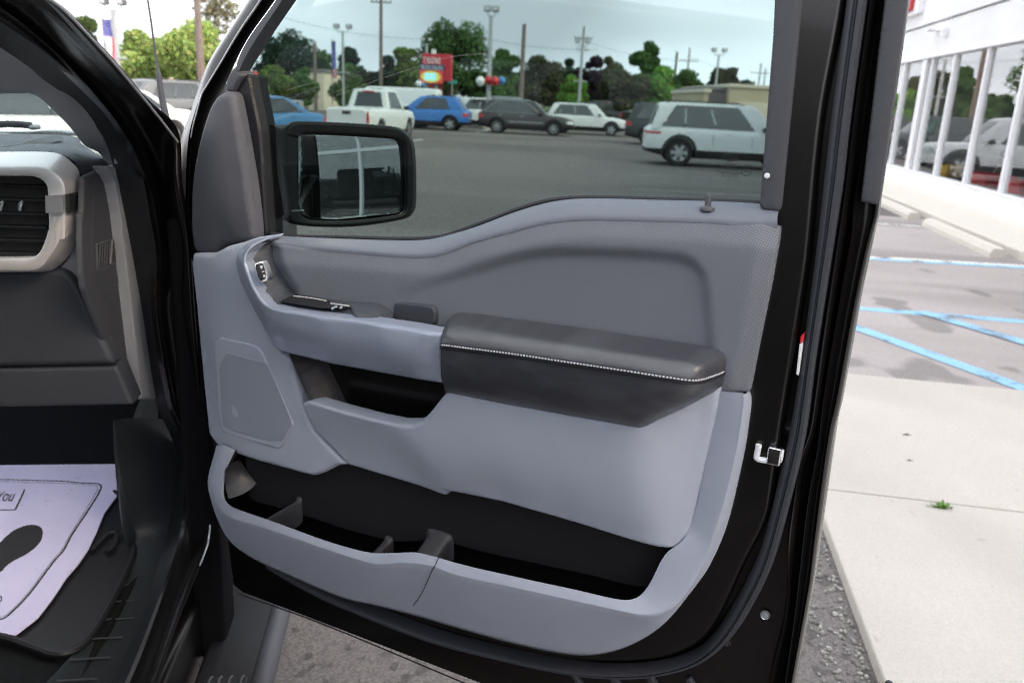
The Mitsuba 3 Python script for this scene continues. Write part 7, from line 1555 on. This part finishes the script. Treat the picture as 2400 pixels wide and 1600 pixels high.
G1 = 'balloons tied to the tallest light pole'
balloon(1126, 191, 47.6, 10.5, 'balloon_white', 'white balloon at the left of the cluster on the tall light pole', G1)
balloon(1145, 189, 47.7, 9.5, 'balloon_red', 'left of the two red balloons on the tall light pole', G1)
balloon(1160, 191, 47.5, 10, 'balloon_red', 'right of the two red balloons on the tall light pole', G1)
balloon(1176, 190, 47.8, 9, 'balloon_blue', 'blue balloon at the right of the cluster on the tall light pole', G1)
G2 = 'balloons under the red sign'
balloon(981, 197, 51.5, 7.5, 'balloon_white', 'white balloon at the lower left corner of the red sign', G2)
balloon(989, 199, 51.8, 6.5, 'balloon_blue', 'blue balloon at the lower left corner of the red sign', G2)
balloon(1011, 201, 52.2, 6.5, 'balloon_red', 'red balloon between the posts of the red sign', G2)
balloon(596, 178, 40, 9.5, 'balloon_red', 'single red balloon at the left edge of the door window')

SG = 'pylon_sign'
tag(SG, 'tall red and blue dealer sign with a glowing starburst screen', 'sign')
d = 52.0
def sq(x0, x1, y0, y1, off=0):
    a, b = at_y(x0, y1, d), at_y(x1, y0, d)
    return a[0], b[0], a[2], b[2]
x0, x1, z0, z1 = sq(988, 1036, 127, 153)
x2 = at_y(1054, 127, d)[0]
zb_ = at_y(1000, 191, d)[2]
add(SG + '__cabinet', box(x0, x2 + .1, d, d + 1.1, zb_ + .05, z1, .04), 'sign_red')
add(SG + '__name_panel', box(x0 + .02, x1, d - .06, d - .002, z0, z1 - .02, .02), 'sign_red')
v, f = words('TWINS', (x0 + x1) / 2, z0 + (z1 - z0) * .42, (z1 - z0) * .50, .03, squeeze=1.0)
wd_ = v[:, 0].max() - v[:, 0].min()
v[:, 0] = (x0 + x1) / 2 + (v[:, 0] - (x0 + x1) / 2) * ((x1 - x0) * .86 / wd_)
add(SG + '__lettering', (np.c_[v[:, 0], d - .062 - v[:, 2], v[:, 1]], f), 'sign_white')
x0, x1, z0, z1 = sq(983, 1042, 153.5, 165)
add(SG + '__lower_panel', box(x0, x1, d - .08, d - .003, z0, z1, .02), 'sign_navy')
v, f = words('AUTO SALES', (x0 + x1) / 2, (z0 + z1) / 2, (z1 - z0) * .62, .03)
wd_ = v[:, 0].max() - v[:, 0].min()
v[:, 0] = (x0 + x1) / 2 + (v[:, 0] - (x0 + x1) / 2) * ((x1 - x0) * .84 / wd_)
add(SG + '__lettering', (np.c_[v[:, 0], d - .082 - v[:, 2], v[:, 1]], f), 'sign_white')
x0, x1, z0, z1 = sq(983, 1040, 166, 195)
add(SG + '__screen', box(x0, x1, d - .12, d - .004, z0, z1, .01), 'dark_gap')
cx, cz_, rx_, rz_ = (x0 + x1) / 2 - .03, (z0 + z1) / 2, (x1 - x0) / 2, (z1 - z0) / 2


def glow(name, pts, off, rad):
    vv, ff = trimesh.creation.triangulate_polygon(Polygon(pts), engine='earcut')
    v3 = np.c_[vv[:, 0], np.full(len(vv), d - off), vv[:, 1]]
    n_ = np.cross(v3[ff[0, 1]] - v3[ff[0, 0]], v3[ff[0, 2]] - v3[ff[0, 0]])
    if n_[1] > 0:
        ff = ff[:, ::-1]
    add(SG + '__screen__' + name, (v3, ff), 'dark_gap', emitter={'type': 'area', 'radiance': {'type': 'rgb', 'value': rad}})


glow('field', [(x0 + .02, z0 + .02), (x1 - .02, z0 + .02), (x1 - .02, z1 - .02), (x0 + .02, z1 - .02)], .124, [.10, .008, .006])
sb = []
for i in range(32):
    a = 2 * math.pi * i / 32; k_ = .92 if i % 2 == 0 else .70
    sb.append((cx + rx_ * k_ * math.cos(a), cz_ + rz_ * k_ * 1.02 * math.sin(a)))
glow('starburst', sb, .128, [.11, .115, .02])
glow('message', [(cx - rx_ * .52, cz_ - rz_ * .52), (cx + rx_ * .42, cz_ - rz_ * .52), (cx + rx_ * .42, cz_ + rz_ * .55), (cx - rx_ * .52, cz_ + rz_ * .55)], .132, [.075, .15, .155])
for px in (1000, 1020):
    p = at_y(px, 195, d)
    add(SG + '__post', tube(np.array([[p[0], d + .3, 0], [p[0], d + .3, zb_ + .1]]), .12, 10), 'galv', 40)
p = at_y(1029, 195, d); add(SG + '__post', tube(np.array([[p[0], d + .8, 0], [p[0], d + .8, zb_ + .1]]), .10, 10), 'sign_red', 40)
p = at_y(1016, 122, d); add(SG + '__emblem', box(p[0] - .12, p[0] + .12, d - .05, d + .3, p[2] - .22, p[2] + .14, .03), 'sign_white')
k = 'street_sign'; tag(k, 'small teal street sign on a thin post right of the red sign', 'street sign')
p = at_y(1060, 193, 60)
add(k + '__post', tube(np.array([[p[0], 60, 0], [p[0], 60, p[2] + .2]]), .04, 8), 'galv', 40)
add(k + '__blade', box(p[0] - .30, p[0] + .35, 59.93, 59.97, p[2] - .1, p[2] + .15, .01), 'teal_sign')

# ---------------------------------------------------------------- far buildings
def building(key, label, x0, x1, y0, y1, h, wall, parts=()):
    tag(key, label, 'building')
    add(key + '__wall', box(x0, x1, y0, y1, 0, h), wall)
    add(key + '__roof', box(x0 - .15, x1 + .15, y0 - .15, y1 + .15, h + .003, h + .25, .03), 'grey_roof' if wall != 'beige_wall' else 'cream_wall')
    for nm, a0, a1, c0, c1, bs in parts:
        add(f'{key}__{nm}', box(a0, a1, y0 - .08, y0 - .003, c0, c1, .01), bs)


p0, p1, p2 = at_y(1712, 205, 62), at_y(1655, 217, 62), at_y(1712, 238, 62)
building('beige_building', 'low beige building behind the large white suv', p0[0], 40, 62, 80, p0[2], 'beige_wall', [('door', p0[0] + 3, p0[0] + 4, 0, 2.1, 'dark_gap'), ('base_band', p0[0] + .7, 39, .02, p2[2], 'cream_wall')])
building('beige_annex', 'small beige annex with a dark door, left of the low beige building', p1[0], p0[0] - 1.4, 62.4, 76, p1[2], 'beige_wall')
building('dark_shed', 'narrow dark shed between the beige building and its annex', p0[0] - 1.39, p0[0] - .02, 63, 76, p1[2] + .2, 'grey_roof')
p = at_y(722, 168, 75); q = at_y(758, 168, 75)
building('cream_house', 'small cream building between the bushes left of the blue banner', p[0], q[0], 75, 82, p[2], 'cream_wall', [('window', q[0] - 1.2, q[0] - .5, 1.0, 2.2, 'car_glass')])
p = at_y(290, 150, 70); q = at_y(375, 150, 70)
building('white_house', 'pale building with a blue panel under the bright trees', p[0], q[0], 70, 80, p[2], 'cream_wall', [('blue_panel', q[0] - 3.0, q[0] - 1.4, 1.6, 2.6, 'balloon_blue'), ('window', p[0] + .5, p[0] + 1.6, 1.0, 2.0, 'car_glass')])
building('orange_building', 'orange walled building reflected in the shop windows', 36, 60, 88, 100, 6.5, 'orange_wall')
